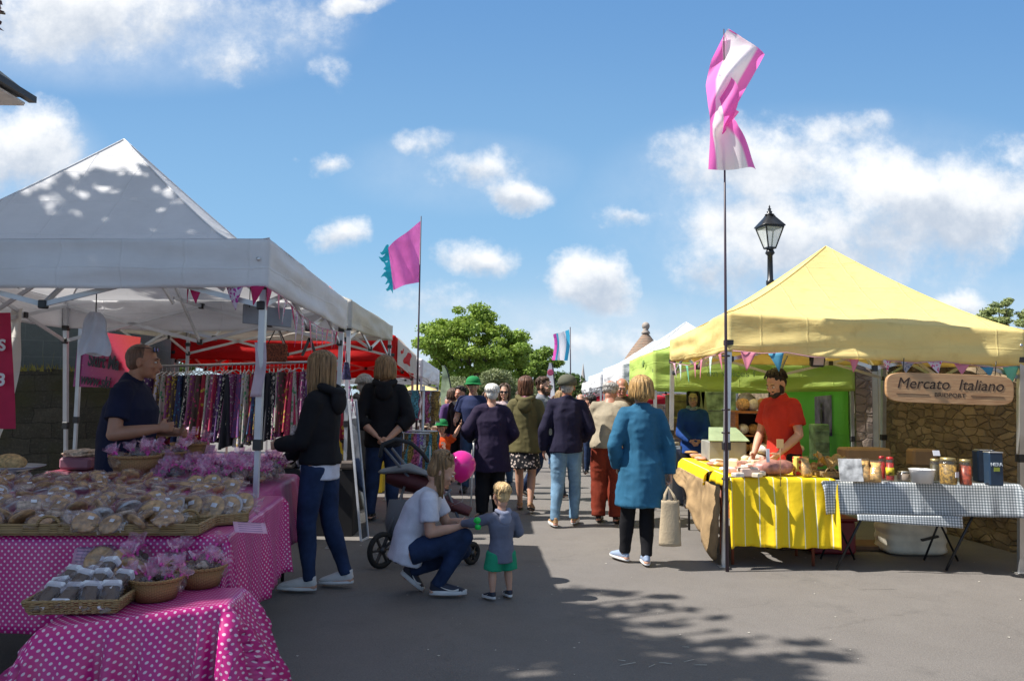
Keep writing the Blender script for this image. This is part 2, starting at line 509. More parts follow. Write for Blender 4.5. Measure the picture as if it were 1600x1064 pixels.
            hb.tube(pts, rr, n=6, side=HM @ V((math.cos(R(az)), math.sin(R(az)), 0)))
        if kind == 'cropped':
            cp = MB(); cp.ell(hp(0, -.03, .034), (.081 * hsz, .0945 * hsz, .087 * hsz), M=HM); cp.ell(hp(0, -.05, .0), (.076 * hsz, .066 * hsz, .07 * hsz), M=HM)
            part('hair', fuse(cp, .008, 3), hm, root, local=True)
        elif kind in ('short', 'messy', 'balding'):
            if kind == 'balding':
                cp = MB(); cp.ell(hp(0, -.04, -.002), (.084 * hsz, .083 * hsz, .05 * hsz), M=HM)
                part('hair_fringe', fuse(cp, .008, 2, lambda p, n: .003 * nz(p, 70)), hm, root, local=True)
            else:
                cp = MB(); cp.ell(hp(0, -.028, .042), (.082 * hsz, .096 * hsz, .088 * hsz), M=HM)
                cp.ell(hp(0, -.055, -.0), (.072 * hsz, .06 * hsz, .075 * hsz), M=HM)
                hme = fuse(cp, .009, 2, lambda p, n: .004 * nz(p, 60) - (.03 if False else 0)); part('hair', hme, hm, root, local=True)
            nl = 150 if kind == 'messy' else 110
            for i in range(nl):
                az = rnd.uniform(-180, 180)
                if kind == 'balding' and abs(az) < 0: continue
                face_ = abs(az) > 115
                if kind == 'balding':
                    if abs(az) > 105: continue
                    t0 = .62
                    q0 = onskull(az, rnd.uniform(.55, .7), .002); q1 = onskull(az + rnd.uniform(-8, 8), rnd.uniform(.85, 1.02), .006)
                    hb.tube([hp(*q0), hp(*q1)], [(.01 * hsz, .006 * hsz), (.006 * hsz, .004 * hsz)], n=5)
                    continue
                t1 = rnd.uniform(.4, .5) if face_ else rnd.uniform(.7, 1.0)
                if abs(az) > 70 and not face_: t1 = rnd.uniform(.55, .68)
                ts = rnd.uniform(0, t1 * .7)
                q = [onskull(az + k * 6 * (1 if i % 2 else -1), ts + (t1 - ts) * k / 3, .002 + (.01 if kind == 'messy' else .006) * (k in (1, 2)) + rnd.uniform(0, .005)) for k in range(4)]
                hb.tube([hp(*a) for a in q], [(.006 * hsz, .004 * hsz), (.010 * hsz, .005 * hsz), (.009 * hsz, .005 * hsz), (.002 * hsz, .002 * hsz)], n=5)
            part('hair' if kind == 'balding' else 'hair_strands', hb, hm, root, local=True)
        else:
            wave = .006 if kind == 'long' else .003
            cp = MB(); cp.ell(hp(0, -.028, .04), (.083 * hsz, .096 * hsz, .09 * hsz), M=HM)
            cp.ell(hp(0, -.05, -.01), (.078 * hsz, .066 * hsz, .08 * hsz), M=HM)
            part('hair_cap', fuse(cp, .009, 2), hm, root, local=True)
            for i in range(230):
                lim = hair[3] if len(hair) > 3 else 118; az = rnd.uniform(-lim, lim)
                d = ln * rnd.uniform(.82, 1.05)
                if abs(az) > 95: d *= rnd.uniform(.75, .95)
                lock(az, .56 + .02 * rnd.random(), d, w=rnd.uniform(.006, .013), off=rnd.uniform(.002, .016) + (.008 if kind == 'bob' else 0), flare=.026 if kind == 'bob' else .006, wave=wave)
            for i in range(24):   # fringe swept to the sides
                az = rnd.choice((-1, 1)) * rnd.uniform(125, 165)
                q = [onskull(az * (1 - .22 * k / 3), .03 + .4 * k / 3, .006) for k in range(4)]
                hb.tube([hp(*a) for a in q], [(.008 * hsz, .006 * hsz), (.011 * hsz, .007 * hsz), (.010 * hsz, .006 * hsz), (.004 * hsz, .004 * hsz)], n=5)
            part('hair', hb, hm, root, local=True)
    if beard:
        bm_ = MB(); bm_.ell(hp(0, .045, -.085), (.052 * hsz, .052 * hsz, .042 * hsz), M=HM); bm_.ell(hp(0, .086, -.045), (.03 * hsz, .014 * hsz, .006 * hsz), M=HM)
        for sx in (-1, 1): bm_.ell(hp(sx * .058, .015, -.045), (.014 * hsz, .03 * hsz, .05 * hsz), M=HM)
        part('beard', fuse(bm_, .006, 1, lambda p, n: .003 * nz(p, 90)), beard, root, local=True)
    if glasses:
        kind, gm, gl = glasses
        g = MB(); y0 = .1; z0 = .002
        if kind == 'onhead': y0, z0 = .07, .085
        for sx in (-1, 1):
            ring = [hp(sx * .032 + math.cos(a) * .025, y0 - .004 * abs(math.cos(a)), z0 + math.sin(a) * .018) for a in [2 * PI * k / 14 for k in range(15)]]
            g.tube(ring, .0034 * hsz, n=6, cap=False)
            g.bar(hp(sx * .057, y0 - .004, z0 + .006), hp(sx * .084, -.005 if kind != 'onhead' else -.04, z0 + .006), .0022 * hsz)
        g.bar(hp(-.01, y0, z0 + .004), hp(.01, y0, z0 + .004), .002 * hsz)
        fr = part('glasses', g, gm, root, local=True)
        l_ = MB()
        for sx in (-1, 1): l_.ell(hp(sx * .032, y0 - .002, z0), (.025 * hsz, .003 * hsz, .018 * hsz), M=HM)
        part('lenses', l_, gl, fr, local=True)
    if hat:
        kind, hmm = hat
        h_ = MB()
        prof = [(.116, -.025), (.117, .02), (.109, .045), (.086, .074), (.05, .092), (.004, .098)]
        h_.lathe(hp(0, -.022, .04), [(a * hsz, z * hsz) for a, z in prof], n=24, M=HM, sx=.88, sy=1.02)
        cp_ = part('cap', h_, hmm, root, local=True)
        br = MB()
        def bf(u, v):
            a = (u - .5) * 2.2; r = .106 + .06 * v * max(0, math.cos(a * .75)) ** .5
            return hp(math.sin(a) * r * .9, -.018 + math.cos(a) * r, .05 - .004 * v - .02 * abs(math.sin(a)) * v)
        br.grid(bf, 14, 4); part('cap_peak', br, hmm, cp_, local=True, solid=.004)
        bt = MB(); bt.ell(hp(0, -.022, .134), .008 * hsz); part('cap_button', bt, hmm, cp_, local=True)
    # clothing -------------------------------------------------------------
    def cloth_disp(amp, seed, sc=7):
        def f(p, n):
            q = p / s * .9
            a = nz(q, sc * .8, sc * .3, seed); c = nz(q, sc * 1.1, sc * 2.1, seed + 3); e_ = nz(q, sc * 2.5, sc * 1.2, seed + 9)
            return amp * (1 - abs(a) * 2.6) * .8 + amp * .4 * (1 - abs(c) * 2.4) * max(0, min(1, .5 + e_ * 2)) - amp * .3
        return f
    if top:
        for lay in (top if isinstance(top, list) else [top]):
            k = dict(name='shirt', m=None, hem=.88, sleeve='short', ease=.012, flare=0, hood=None, collar=None, amp=.006, sl_ease=None, back=0)
            k.update(lay); e = k['ease'] * .8; t = MB()
            hz = k['hem']; dn = (P[0] - P[1]).normalized()
            # downward direction: along pelvis then gravity
            pel = P[0]; drop = (.95 - hz) * s
            rings = []
            nd = max(2, int(abs(drop) / .07 / s) + 1) if drop > 0 else 0
            pts, rr = [], []
            if drop > 0:
                dv = k.get('dropdir'); dv = V(dv).normalized() if dv else V((0, 0, -1)) * .75 + dn * .25
                for i in range(nd, 0, -1):
                    u = i / nd
                    pts.append(pel + dv * drop * u); rr.append((.165 * bw + e + k['flare'] * u, .125 * bw + e + k['flare'] * u * .8))
                pts.append(pel); rr.append((.167 * bw + e, .125 * bw + e))
            else:
                pts.append(lerp(P[0], P[1], min(.9, -drop / ((P[1] - P[0]).length)))); rr.append((.16 * bw + e, .12 * bw + e))
            wst = k.get('waist', 0)
            pts += [P[1], P[2], lerp(P[2], P[3], .62), P[3]]
            rr += [((.142 * f + wst) * bw + e, (.108 + wst) * bw + e), (.17 * bw * f + e, .12 * bw + e + .004), (.158 * f + e * .8, .1 + e * .8), (.082 + e * .5, .068 + e * .5)]
            if k['collar']: pts.append(lerp(P[3], hc, .28)); rr.append((.064 + e * .4, .064 + e * .4))
            t.tube(pts, [(a * s, c * s) for a, c in rr], n=24, side=X)
            se = min(e, .02) if k['sl_ease'] is None else k['sl_ease'] * .6
            for q in 'lr':
                S, E, W = J['S' + q], J['E' + q], J['W' + q]; aw = min(bw, 1.1)
                t.ell(S, (.057 * aw + e * .5) * s)
                inn = lerp(P[2], P[3], .6)
                t.tube([lerp(S, inn, .6), S], [(.07 + e) * s, (.057 * aw + e * .6) * s], n=12)
                if k['sleeve'] == 'short':
                    t.tube([S, lerp(S, E, .35), lerp(S, E, .68)], [(.058 * aw + e) * s, (.058 * aw + e) * s, (.056 * aw + e + .006) * s], n=14)
                elif k['sleeve'] == 'long' or k['sleeve'] == 'pushed':
                    t.tube([S, lerp(S, E, .5), E], [(.058 * aw + se) * s, (.054 * aw + se) * s, (.048 * aw + se) * s], n=14); t.ell(E, (.047 * aw + se) * s)
                    ends = 1.0 if k['sleeve'] == 'long' else .45
                    t.tube([E, lerp(E, W, .4), lerp(E, W, ends)], [(.048 * aw + se) * s, (.049 * aw + se) * s, ((.033 if ends == 1 else .045) * aw + se * .8) * s], n=14)
            tm = fuse(t, .011 if not child else .007, 2, cloth_disp(k['amp'] * s, len(label) % 17))
            to = part(k['name'], tm, k['m'], root, local=True)
            if k['hood']:
                hd = MB(); nb = P[3]
                ring = []
                bkd = V((0, -1, 0))
                for i in range(13):
                    a = PI * (i / 12) ; 
                    ring.append(nb + V((math.cos(a) * .1, -math.sin(a) * (.1 + k['ease'] * .9), .05 - .05 * math.sin(a))) * s)
                hd.tube(ring, [(.03 * s, .022 * s)] + [(.042 * s, .034 * s)] * 11 + [(.03 * s, .022 * s)], n=12)
                hd.ell(nb + V((0, -.085 - k['ease'] * 1.1, -.07)) * s, (.105 * s, .05 * s, .1 * s))
                part('hood', fuse(hd, .01 if not child else .006, 3, cloth_disp(.005 * s, 5)), k.get('hoodm', k['m']), to, local=True)
    if scarf:
        sf = MB(); nb = lerp(P[3], hc, .12)
        ring = [nb + V((math.cos(a) * .075, math.sin(a) * .08, .01 * math.sin(a * 3))) * s for a in [2 * PI * i / 16 for i in range(17)]]
        sf.tube(ring, .032 * s, n=10); part('scarf', fuse(sf, .01, 2, cloth_disp(.007, 2, 14)), scarf, root, local=True)
    if bottom:
        kind, bmm = bottom[0], bottom[1]; o_ = bottom[2] if len(bottom) > 2 else {}
        t = MB(); ez = o_.get('ease', .012)
        if kind in ('trousers', 'shorts'):
            t.tube([P[0] - up * .09 * s, P[0], lerp(P[0], P[1], .45)], [((.13 * bw + ez) * s, (.1 * bw + ez) * s), ((.163 * bw + ez * .6) * s, (.12 * bw + ez * .6) * s), ((.148 * bw + ez * .6) * s, (.108 * bw + ez * .6) * s)], n=22, side=hipx)
            for q in 'lr':
                Hh, K, A = J['H' + q], J['K' + q], J['A' + q]; lw = min(bw, 1.15)
                if kind == 'shorts':
                    t.tube([Hh, lerp(Hh, K, .5), lerp(Hh, K, .86)], [(.093 * lw + ez) * s, (.092 * lw + ez + .006) * s, (.09 * lw + ez + .018) * s], n=16)
                else:
                    wd = o_.get('wide', 0)
                    t.tube([Hh, lerp(Hh, K, .5), K], [(.092 * lw + ez) * s, (.082 * lw + ez + wd * .3) * s, (.06 * lw + ez + wd * .6) * s], n=16); t.ell(K, (.06 * lw + ez + wd * .6) * s)
                    t.tube([K, lerp(K, A, .35), lerp(K, A, .8), lerp(K, A, o_.get('len', 1.0))], [(.06 * lw + ez + wd * .6) * s, (.06 * lw + ez + wd) * s, (.042 * lw + ez + wd) * s, (.042 * lw + ez + wd) * s], n=16)
            tm = fuse(t, .011 if not child else .007, 2, cloth_disp(o_.get('amp', .007) * s, 4 + len(label) % 5, 8))
        else:
            dn2 = V((0, 0, -1)); L_ = o_.get('len', .42) * s
            t.tube([lerp(P[0], P[1], .5), P[0], P[0] + dn2 * L_ * .5, P[0] + dn2 * L_], [(.145 * s, .11 * s), (.175 * s, .135 * s), (.19 * s, .155 * s), (.205 * s, .17 * s)], n=24, side=hipx)
            tm = fuse(t, .011, 2, cloth_disp(.012 * s, 4))
        part(kind, tm, bmm, root, local=True)
    if shoes:
        sk_, um, sm = shoes[:3]; mk = shoes[3] if len(shoes) > 3 else None
        for q in 'lr':
            A, T = J['A' + q], J['T' + q]
            ft = V((T.x - A.x, T.y - A.y, T.z - A.z + .06 * s)); d = ft.normalized()
            sdv = V((0, 0, 1)).cross(d); sdv = sdv.normalized() if sdv.length > .1 else V((1, 0, 0)); un = d.cross(sdv)
            if un.z < 0: un = -un
            base = A - V((0, 0, .06 * s)) if abs(d.z) < .5 else A - un * .06 * s
            base = A - un * .062 * s
            tt = base + d * (ft.length)
            hl = base - d * .055 * s
            fr_ = tt + d * .065 * s; Lf = (fr_ - hl).length
            def fp(u, h): return hl + d * Lf * u + un * h * s
            cs = s * (1.25 if child else 1)
            um_ = MB()
            um_.tube([fp(.03, .03), fp(.12, .05), fp(.3, .05), fp(.5, .043), fp(.72, .034), fp(.88, .027), fp(.98, .02)],
                     [(.02 * cs, .022 * s), (.034 * cs, .046 * s), (.037 * cs, .048 * s), (.041 * cs, .038 * s), (.045 * cs, .027 * s), (.038 * cs, .02 * s), (.018 * cs, .012 * s)], n=14, side=sdv)
            if sk_ != 'slip': um_.tube([fp(.16, .05), fp(.18, .095)], [(.036 * cs, .046 * s), (.037 * cs, .048 * s)], n=14, side=sdv)
            so_ = part('shoe', fuse(um_, .006, 2), um, root, local=True)
            sl = MB(); out_ = []
            th_ = .03 if sk_ == 'trainer' else .016
            for k_ in range(22):
                a = 2 * PI * k_ / 22; u = .5 - .5 * math.cos(a); w_ = (.036 + .012 * math.sin(u * 2.6)) * (math.sin(a) ** 2 + 1e-6) ** .32 * (1 if math.sin(a) >= 0 else -1)
                out_.append((u * 1.0, w_))
            rings = [[fp(-.01 + 1.03 * u, h) + sdv * w_ * cs * g_ for u, w_ in out_] for h, g_ in ((0, .95), (.006, 1.02), (th_, 1.0), (th_ + .004, .93))]
            sl.loft(rings); part('sole', sl, sm, so_, local=True)
            if mk == 'swoosh':
                for sg in (-1, 1):
                    w = MB(); 
                    def sw(u, v):
                        x = .25 + .5 * u; h = .028 + .045 * (u - .35) ** 2 * 4 * .5 + (v - .5) * .017 * math.sin(PI * min(1, u * 1.0 + .04)) 
                        h = .03 + .04 * (max(0, .35 - u)) + .05 * max(0, u - .2) ** 1.4 + (v - .5) * .016 * (1 - u) ** .6
                        uu = .78 - .5 * u
                        wd = (.0375 + .0045 * math.sin(uu * 3)) * cs
                        return fp(uu, h) + sdv * sg * (wd + .0045)
                    w.grid(sw, 12, 2); part('shoe_mark', w, M_eyew, so_, local=True, solid=.002)
            if mk == 'laces':
                w = MB()
                for u in (.36, .43, .5, .57): w.bar(fp(u, .088 - (u - .36) * .14) - sdv * .018 * cs, fp(u, .088 - (u - .36) * .14) + sdv * .018 * cs, .003 * s)
                part('laces', w, M_eyew, so_, local=True)
    root['_s'] = s
    return root, J, hp, P
# ---------------------------------------------------------------- light
SUNV = V((-.80, -.10, 1.0)).normalized()
sun = bpy.data.objects.new('sun', bpy.data.lights.new('sun', 'SUN')); C.objects.link(sun)
sun.data.energy = 5.0; sun.data.angle = R(.55); sun.data.color = (1, .955, .88)
sun.rotation_euler = SUNV.to_track_quat('Z', 'Y').to_euler()
W = bpy.data.worlds.new('World'); SC.world = W; W.use_nodes = True
nt = W.node_tree; nt.nodes.clear(); g = NG(nt); N = nt.nodes; L = nt.links
sky = N.new('ShaderNodeTexSky'); sky.sky_type = 'NISHITA'; sky.sun_disc = False
sky.sun_elevation = math.asin(SUNV.z); sky.sun_rotation = math.atan2(SUNV.x, SUNV.y)
sky.air_density = 1.0; sky.dust_density = .7; sky.ozone_density = 2.2
tc = N.new('ShaderNodeTexCoord'); x = g.sep(tc.outputs['Generated'])
ay = g.m('MAXIMUM', g.m('ABSOLUTE', x[1]), .12)
u = g.m('DIVIDE', x[0], ay); v = g.m('DIVIDE', x[2], ay)
cmb = N.new('ShaderNodeCombineXYZ'); L.new(u, cmb.inputs[0]); L.new(v, cmb.inputs[1])
wv = g.node('ShaderNodeVectorMath', operation='MULTIPLY_ADD'); L.new(g.noise(cmb.outputs[0], 4.5, 6, .6, 'Color'), wv.inputs[0]); wv.inputs[1].default_value = (.16, .1, 0); L.new(cmb.outputs[0], wv.inputs[2])
n1 = g.noise(cmb.outputs[0], 7, 9, .66); n2 = g.noise(cmb.outputs[0], 22, 7, .65)
uv0 = (u, v)
sw = g.sep(wv.outputs[0]); u = g.m('SUBTRACT', sw[0], .08); v = g.m('SUBTRACT', sw[1], .05)
def cl(px, py, rx, ry, k=1.0):
    d = ray(px, py); return d.x / d.y, d.z / d.y, rx / 1200.0, ry / 1200.0, k
clouds = [cl(150, 0, 330, 120, .8), cl(370, 90, 110, 50, .55), cl(430, 20, 200, 80, .3), cl(40, 230, 120, 95, 1.1), cl(515, 105, 45, 50, .3), cl(750, 262, 100, 55, .75), cl(660, 225, 80, 30, .45), cl(812, 312, 75, 42, 1.1),
          cl(545, 375, 62, 36, .85), cl(490, 268, 48, 28, .7), cl(745, 405, 90, 38, .95), cl(925, 436, 84, 58, 1.25), cl(988, 346, 58, 26, .8),
          cl(1190, 255, 220, 105, 1.0), cl(1240, 370, 230, 110, 1.0), cl(1500, 330, 260, 120, 1.1), cl(1380, 290, 160, 90, .9), cl(1130, 430, 120, 60, .6), cl(920, 540, 220, 52, .55), cl(1490, 465, 70, 32, .85), cl(1320, 200, 130, 50, .5), cl(560, 2, 70, 22, .6),
          cl(700, 470, 120, 40, .35), cl(1560, 250, 120, 60, .5), cl(-60, 380, 160, 60, .5)]
tot = None; low = None
for (cu_, cv_, rx, ry, k) in clouds:
    a = g.m('DIVIDE', g.m('SUBTRACT', u, cu_), rx); b = g.m('DIVIDE', g.m('SUBTRACT', v, cv_), ry)
    d = g.m('SQRT', g.m('ADD', g.m('MULTIPLY', a, a), g.m('MULTIPLY', b, b)))
    f = g.m('MULTIPLY', g.m('SUBTRACT', 1.0, d, clamp=True), k)
    tot = f if tot is None else g.m('MAXIMUM', tot, f)
    w_ = g.m('MULTIPLY', f, b)
    low = w_ if low is None else g.m('ADD', low, w_)
fld = g.m('ADD', tot, g.m('MULTIPLY', g.m('SUBTRACT', n1, .5), 1.7))
fld = g.m('ADD', fld, g.m('MULTIPLY', g.m('SUBTRACT', n2, .5), .6))
fld = g.m('MULTIPLY', fld, g.rng(tot, 0, .12, 0, 1))
dens = g.rng(fld, .03, .72, 0, .95, smooth=True)
u, v = uv0
haze_ = g.rng(v, -.05, .42, .55, 0, smooth=True)
thick = g.rng(fld, .3, .9, 0, 1, smooth=True)
shade = g.m('ADD', g.m('MULTIPLY', low, 1.1), g.m('MULTIPLY', g.m('SUBTRACT', n2, .5), .8))
shade = g.rng(shade, -.45, .3, 0, 1, smooth=True)
SKYM = 9.5
ccol = g.mix(shade, (.56 * SKYM, .64 * SKYM, .76 * SKYM, 1), (1.1 * SKYM, 1.11 * SKYM, 1.12 * SKYM, 1))
grad = g.mix(g.rng(v, .0, .22, 0, 1, smooth=True), (6.0, 7.8, 9.3, 1), g.mix(g.rng(v, .12, .6, 0, 1, smooth=True), (3.0, 5.8, 8.9, 1), (1.5, 3.6, 7.2, 1)))
hz = g.mix(.82, sky.outputs[0], grad)
vl = None
for (cu_, cv_, rx, ry, k) in [cl(1320, 330, 480, 190, .42), cl(720, 270, 230, 80, .2), cl(190, 40, 420, 130, .5), cl(930, 550, 480, 110, .42), cl(1500, 470, 300, 90, .3), cl(30, 250, 160, 110, .4)]:
    a = g.m('DIVIDE', g.m('SUBTRACT', u, cu_), rx); b = g.m('DIVIDE', g.m('SUBTRACT', v, cv_), ry)
    f = g.m('MULTIPLY', g.rng(g.m('ADD', g.m('MULTIPLY', a, a), g.m('MULTIPLY', b, b)), 0, 1, 1, 0, smooth=True), k); vl = f if vl is None else g.m('MAXIMUM', vl, f)
vl = g.m('MULTIPLY', vl, g.rng(n1, .3, .68, .25, 1.15))
hz = g.mix(vl, hz, (.86 * SKYM, .93 * SKYM, 1.02 * SKYM, 1))
fin = g.mix(dens, hz, ccol)
ov = g.m('MULTIPLY', g.rng(v, .8, 1.7, 0, .85), g.rng(n1, .3, .6, .5, 1))  # unseen overhead cloud veil, added to make the sky's fill light less blue
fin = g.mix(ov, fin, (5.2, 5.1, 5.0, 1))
# below the horizon: dull ground tone
fin = g.mix(g.rng(x[2], -.03, .0, 1, 0), fin, (1.2, 1.2, 1.1, 1))
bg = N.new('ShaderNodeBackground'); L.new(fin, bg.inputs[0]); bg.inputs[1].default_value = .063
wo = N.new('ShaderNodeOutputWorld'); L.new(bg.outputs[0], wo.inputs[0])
SC.view_settings.view_transform = 'Standard'; SC.view_settings.look = 'None'
SC.view_settings.exposure = .72; SC.view_settings.gamma = 1
SC.cycles.max_bounces = 8; SC.cycles.transparent_max_bounces = 12
SC.cycles.use_denoising = True
# ---------------------------------------------------------------- ground
def asphalt():
    m, nt = newmat('asphalt'); g = NG(nt); tc = nt.nodes.new('ShaderNodeTexCoord'); P = tc.outputs['Object']
    big = g.noise(P, .35, 5, .6); mid = g.noise(P, 3.2, 6, .65); fine = g.noise(P, 95, 3, .7)
    vo = g.node('ShaderNodeTexVoronoi'); vo.inputs['Scale'].default_value = 140; nt.links.new(P, vo.inputs['Vector'])
    c = g.mix(g.rng(big, .35, .65), (.135, .122, .113, 1), (.172, .156, .144, 1))
    c = g.mix(g.rng(mid, .35, .7, 0, .5), c, (.112, .099, .09, 1))
    c = g.mix(g.rng(fine, .42, .68, 0, .6), c, (.22, .205, .19, 1))
    c = g.mix(g.m('MULTIPLY', g.m('LESS_THAN', vo.outputs['Distance'], .16), .35), c, (.05, .047, .045, 1))
    # pale worn seam and stains
    st = g.noise(P, 1.1, 7, .75)
    c = g.mix(g.rng(st, .56, .7, 0, .5), c, (.085, .08, .076, 1))
    v2 = g.node('ShaderNodeTexVoronoi'); v2.inputs['Scale'].default_value = 2.6; v2.inputs['Randomness'].default_value = 1; nt.links.new(P, v2.inputs['Vector'])
    c = g.mix(g.m('LESS_THAN', v2.outputs['Distance'], .018), c, (.4, .38, .34, 1))
    ck = g.node('ShaderNodeTexVoronoi', feature='DISTANCE_TO_EDGE'); ck.inputs['Scale'].default_value = .45; dv = g.node('ShaderNodeVectorMath', operation='MULTIPLY_ADD'); nt.links.new(g.noise(P, 2.5, 6, .7, 'Color'), dv.inputs[0]); dv.inputs[1].default_value = (.5, .5, 0); nt.links.new(P, dv.inputs[2]); nt.links.new(dv.outputs[0], ck.inputs['Vector'])
    crk = g.m('MULTIPLY', g.rng(ck.outputs['Distance'], .002, .006, .2, 0), g.rng(mid, .42, .6, 0, 1)); c = g.mix(crk, c, (.045, .04, .037, 1))
    sp = g.noise(P, 28, 5, .8); c = g.mix(g.rng(sp, .56, .7, 0, .35), c, (.24, .215, .19, 1)); c = g.mix(g.rng(sp, .44, .32, 0, .35), c, (.08, .07, .063, 1))
    h = g.m('ADD', g.m('MULTIPLY', fine, .6), g.m('MULTIPLY', vo.outputs['Distance'], .6))
    finish(nt, c, .85, 0, h, .55, .006)
    return m
mb = MB()
ys = [-40, -10, 0, 2, 4, 6, 8, 11, 14, 18, 24, 32, 45, 70, 120, 260, 700]; xs = [-400, -100, -30, -12, -6, 0, 6, 12, 30, 100, 400]
mb.add([(a, b, ground_z(b)) for b in ys for a in xs], [(j * len(xs) + i, j * len(xs) + i + 1, (j + 1) * len(xs) + i + 1, (j + 1) * len(xs) + i) for j in range(len(ys) - 1) for i in range(len(xs) - 1)])
struct(part('ground', mb, asphalt()))
# litter specks and twigs
rl = random.Random(3); lm = MB()
for i in range(70):
    p = V((rl.uniform(-1.5, 4.5), rl.uniform(3.2, 8), .004)); a = rl.uniform(0, 6.28); r = rl.uniform(.004, .014)
    lm.add([p + V((math.cos(a + q) * r * (1 if k % 2 else .6), math.sin(a + q) * r, .003 * (k % 2))) for k, q in enumerate((0, 1.4, 2.9, 4.4))], [(0, 1, 2, 3)])
for i in range(7):
    p = atz(1010 + rl.uniform(-60, 90), 1030 + rl.uniform(-22, 16), .008); a = rl.uniform(-.3, .9)
    lm.bar(p, p + V((math.cos(a), math.sin(a), 0)) * rl.uniform(.03, .12), .0018, 4)
tag(part('fallen_petals', lm, mat('petal', (.55, .52, .45), .8)), 'pale fallen petals and straw scattered over the grey tarmac', 'litter', kind='stuff')
# ---------------------------------------------------------------- stone walls
def stonemat(name, c1, c2, mortar, sx, sy, bs=.6, moss=None, brick=False):
    m, nt = newmat(name); g = NG(nt); tc = nt.nodes.new('ShaderNodeTexCoord')
    P = tc.outputs['UV']
    dist = g.noise(P, 3.5, 3, out='Color'); dm = g.node('ShaderNodeVectorMath', operation='MULTIPLY_ADD')
    nt.links.new(dist, dm.inputs[0]); dm.inputs[1].default_value = (.1, .1, 0) if not brick else ((0, 0, 0) if brick is True else (.13, .09, 0)); nt.links.new(P, dm.inputs[2])
    n = g.noise(P, 14, 7, .7); n2 = g.noise(P, 1.6, 4)
    if brick:
        br = g.node('ShaderNodeTexBrick'); nt.links.new(dm.outputs[0], br.inputs['Vector'])
        br.inputs['Scale'].default_value = 1; br.inputs['Brick Width'].default_value = sx; br.inputs['Row Height'].default_value = sy
        br.inputs['Mortar Size'].default_value = .006; br.inputs['Mortar Smooth'].default_value = .4; br.inputs['Bias'].default_value = 0
        br.inputs['Color1'].default_value = (*c1, 1); br.inputs['Color2'].default_value = (*c2, 1); br.inputs['Mortar'].default_value = (*mortar, 1)
        c = br.outputs['Color']; f_ = br.outputs['Fac']
        c = g.mix(g.rng(n, .3, .7, 0, .3 if brick is True else .75), c, (*[q * .45 for q in c1], 1))
        if brick == 2:
            n5 = g.noise(P, 38, 4, .7); c = g.mix(g.rng(n5, .5, .72, 0, .5), c, (*[min(1, q * 1.7) for q in c1], 1)); f_ = g.m('MULTIPLY', f_, .7)
    else:
        mp = g.node('ShaderNodeMapping'); nt.links.new(dm.outputs[0], mp.inputs[0]); mp.inputs['Scale'].default_value = (1 / sx, 1 / sy, 1)
        v1 = g.node('ShaderNodeTexVoronoi', feature='F1', distance='CHEBYCHEV'); v2 = g.node('ShaderNodeTexVoronoi', feature='DISTANCE_TO_EDGE')
        for q in (v1, v2): q.inputs['Scale'].default_value = 1; q.inputs['Randomness'].default_value = .75; nt.links.new(mp.outputs[0], q.inputs['Vector'])
        cs_ = g.sep(v1.outputs['Color'])
        c = g.mix(cs_[0], (*c1, 1), (*c2, 1)); c = g.mix(g.m('MULTIPLY', cs_[1], .5), c, (*[q * .4 for q in c2], 1))
        f_ = g.rng(v2.outputs['Distance'], .01, .08, .85, 0)
        c = g.mix(f_, c, (*mortar, 1))
        c = g.mix(g.rng(n, .35, .7, 0, .6), c, (*[q * .5 for q in c1], 1))
    if moss: c = g.mix(g.rng(n2, .5, .62, 0, .8), c, (*moss, 1))
    else: c = g.mix(g.rng(n2, .4, .7, 0, .35), c, (*[q * .5 for q in c2], 1))
    h = g.m('ADD', g.m('MULTIPLY', f_, -1.0), g.m('MULTIPLY', n, .9))
    finish(nt, c, .9, 0, h, bs, .03)
    return m
M_stone = stonemat('warm_rubble_stone', (.42, .32, .2), (.2, .145, .09), (.15, .11, .07), .19, .085, .9)
M_darkstone = stonemat('mossy_dark_stone', (.1, .085, .06), (.055, .05, .035), (.025, .022, .018), .4, .19, .9, (.06, .055, .02), 2)
M_block = stonemat('grey_concrete_block', (.17, .185, .165), (.15, .165, .15), (.22, .23, .21), .44, .215, .25, None, True)
M_render = mat('cream_render', (.55, .45, .4), .85, bump=.3, bscale=40)
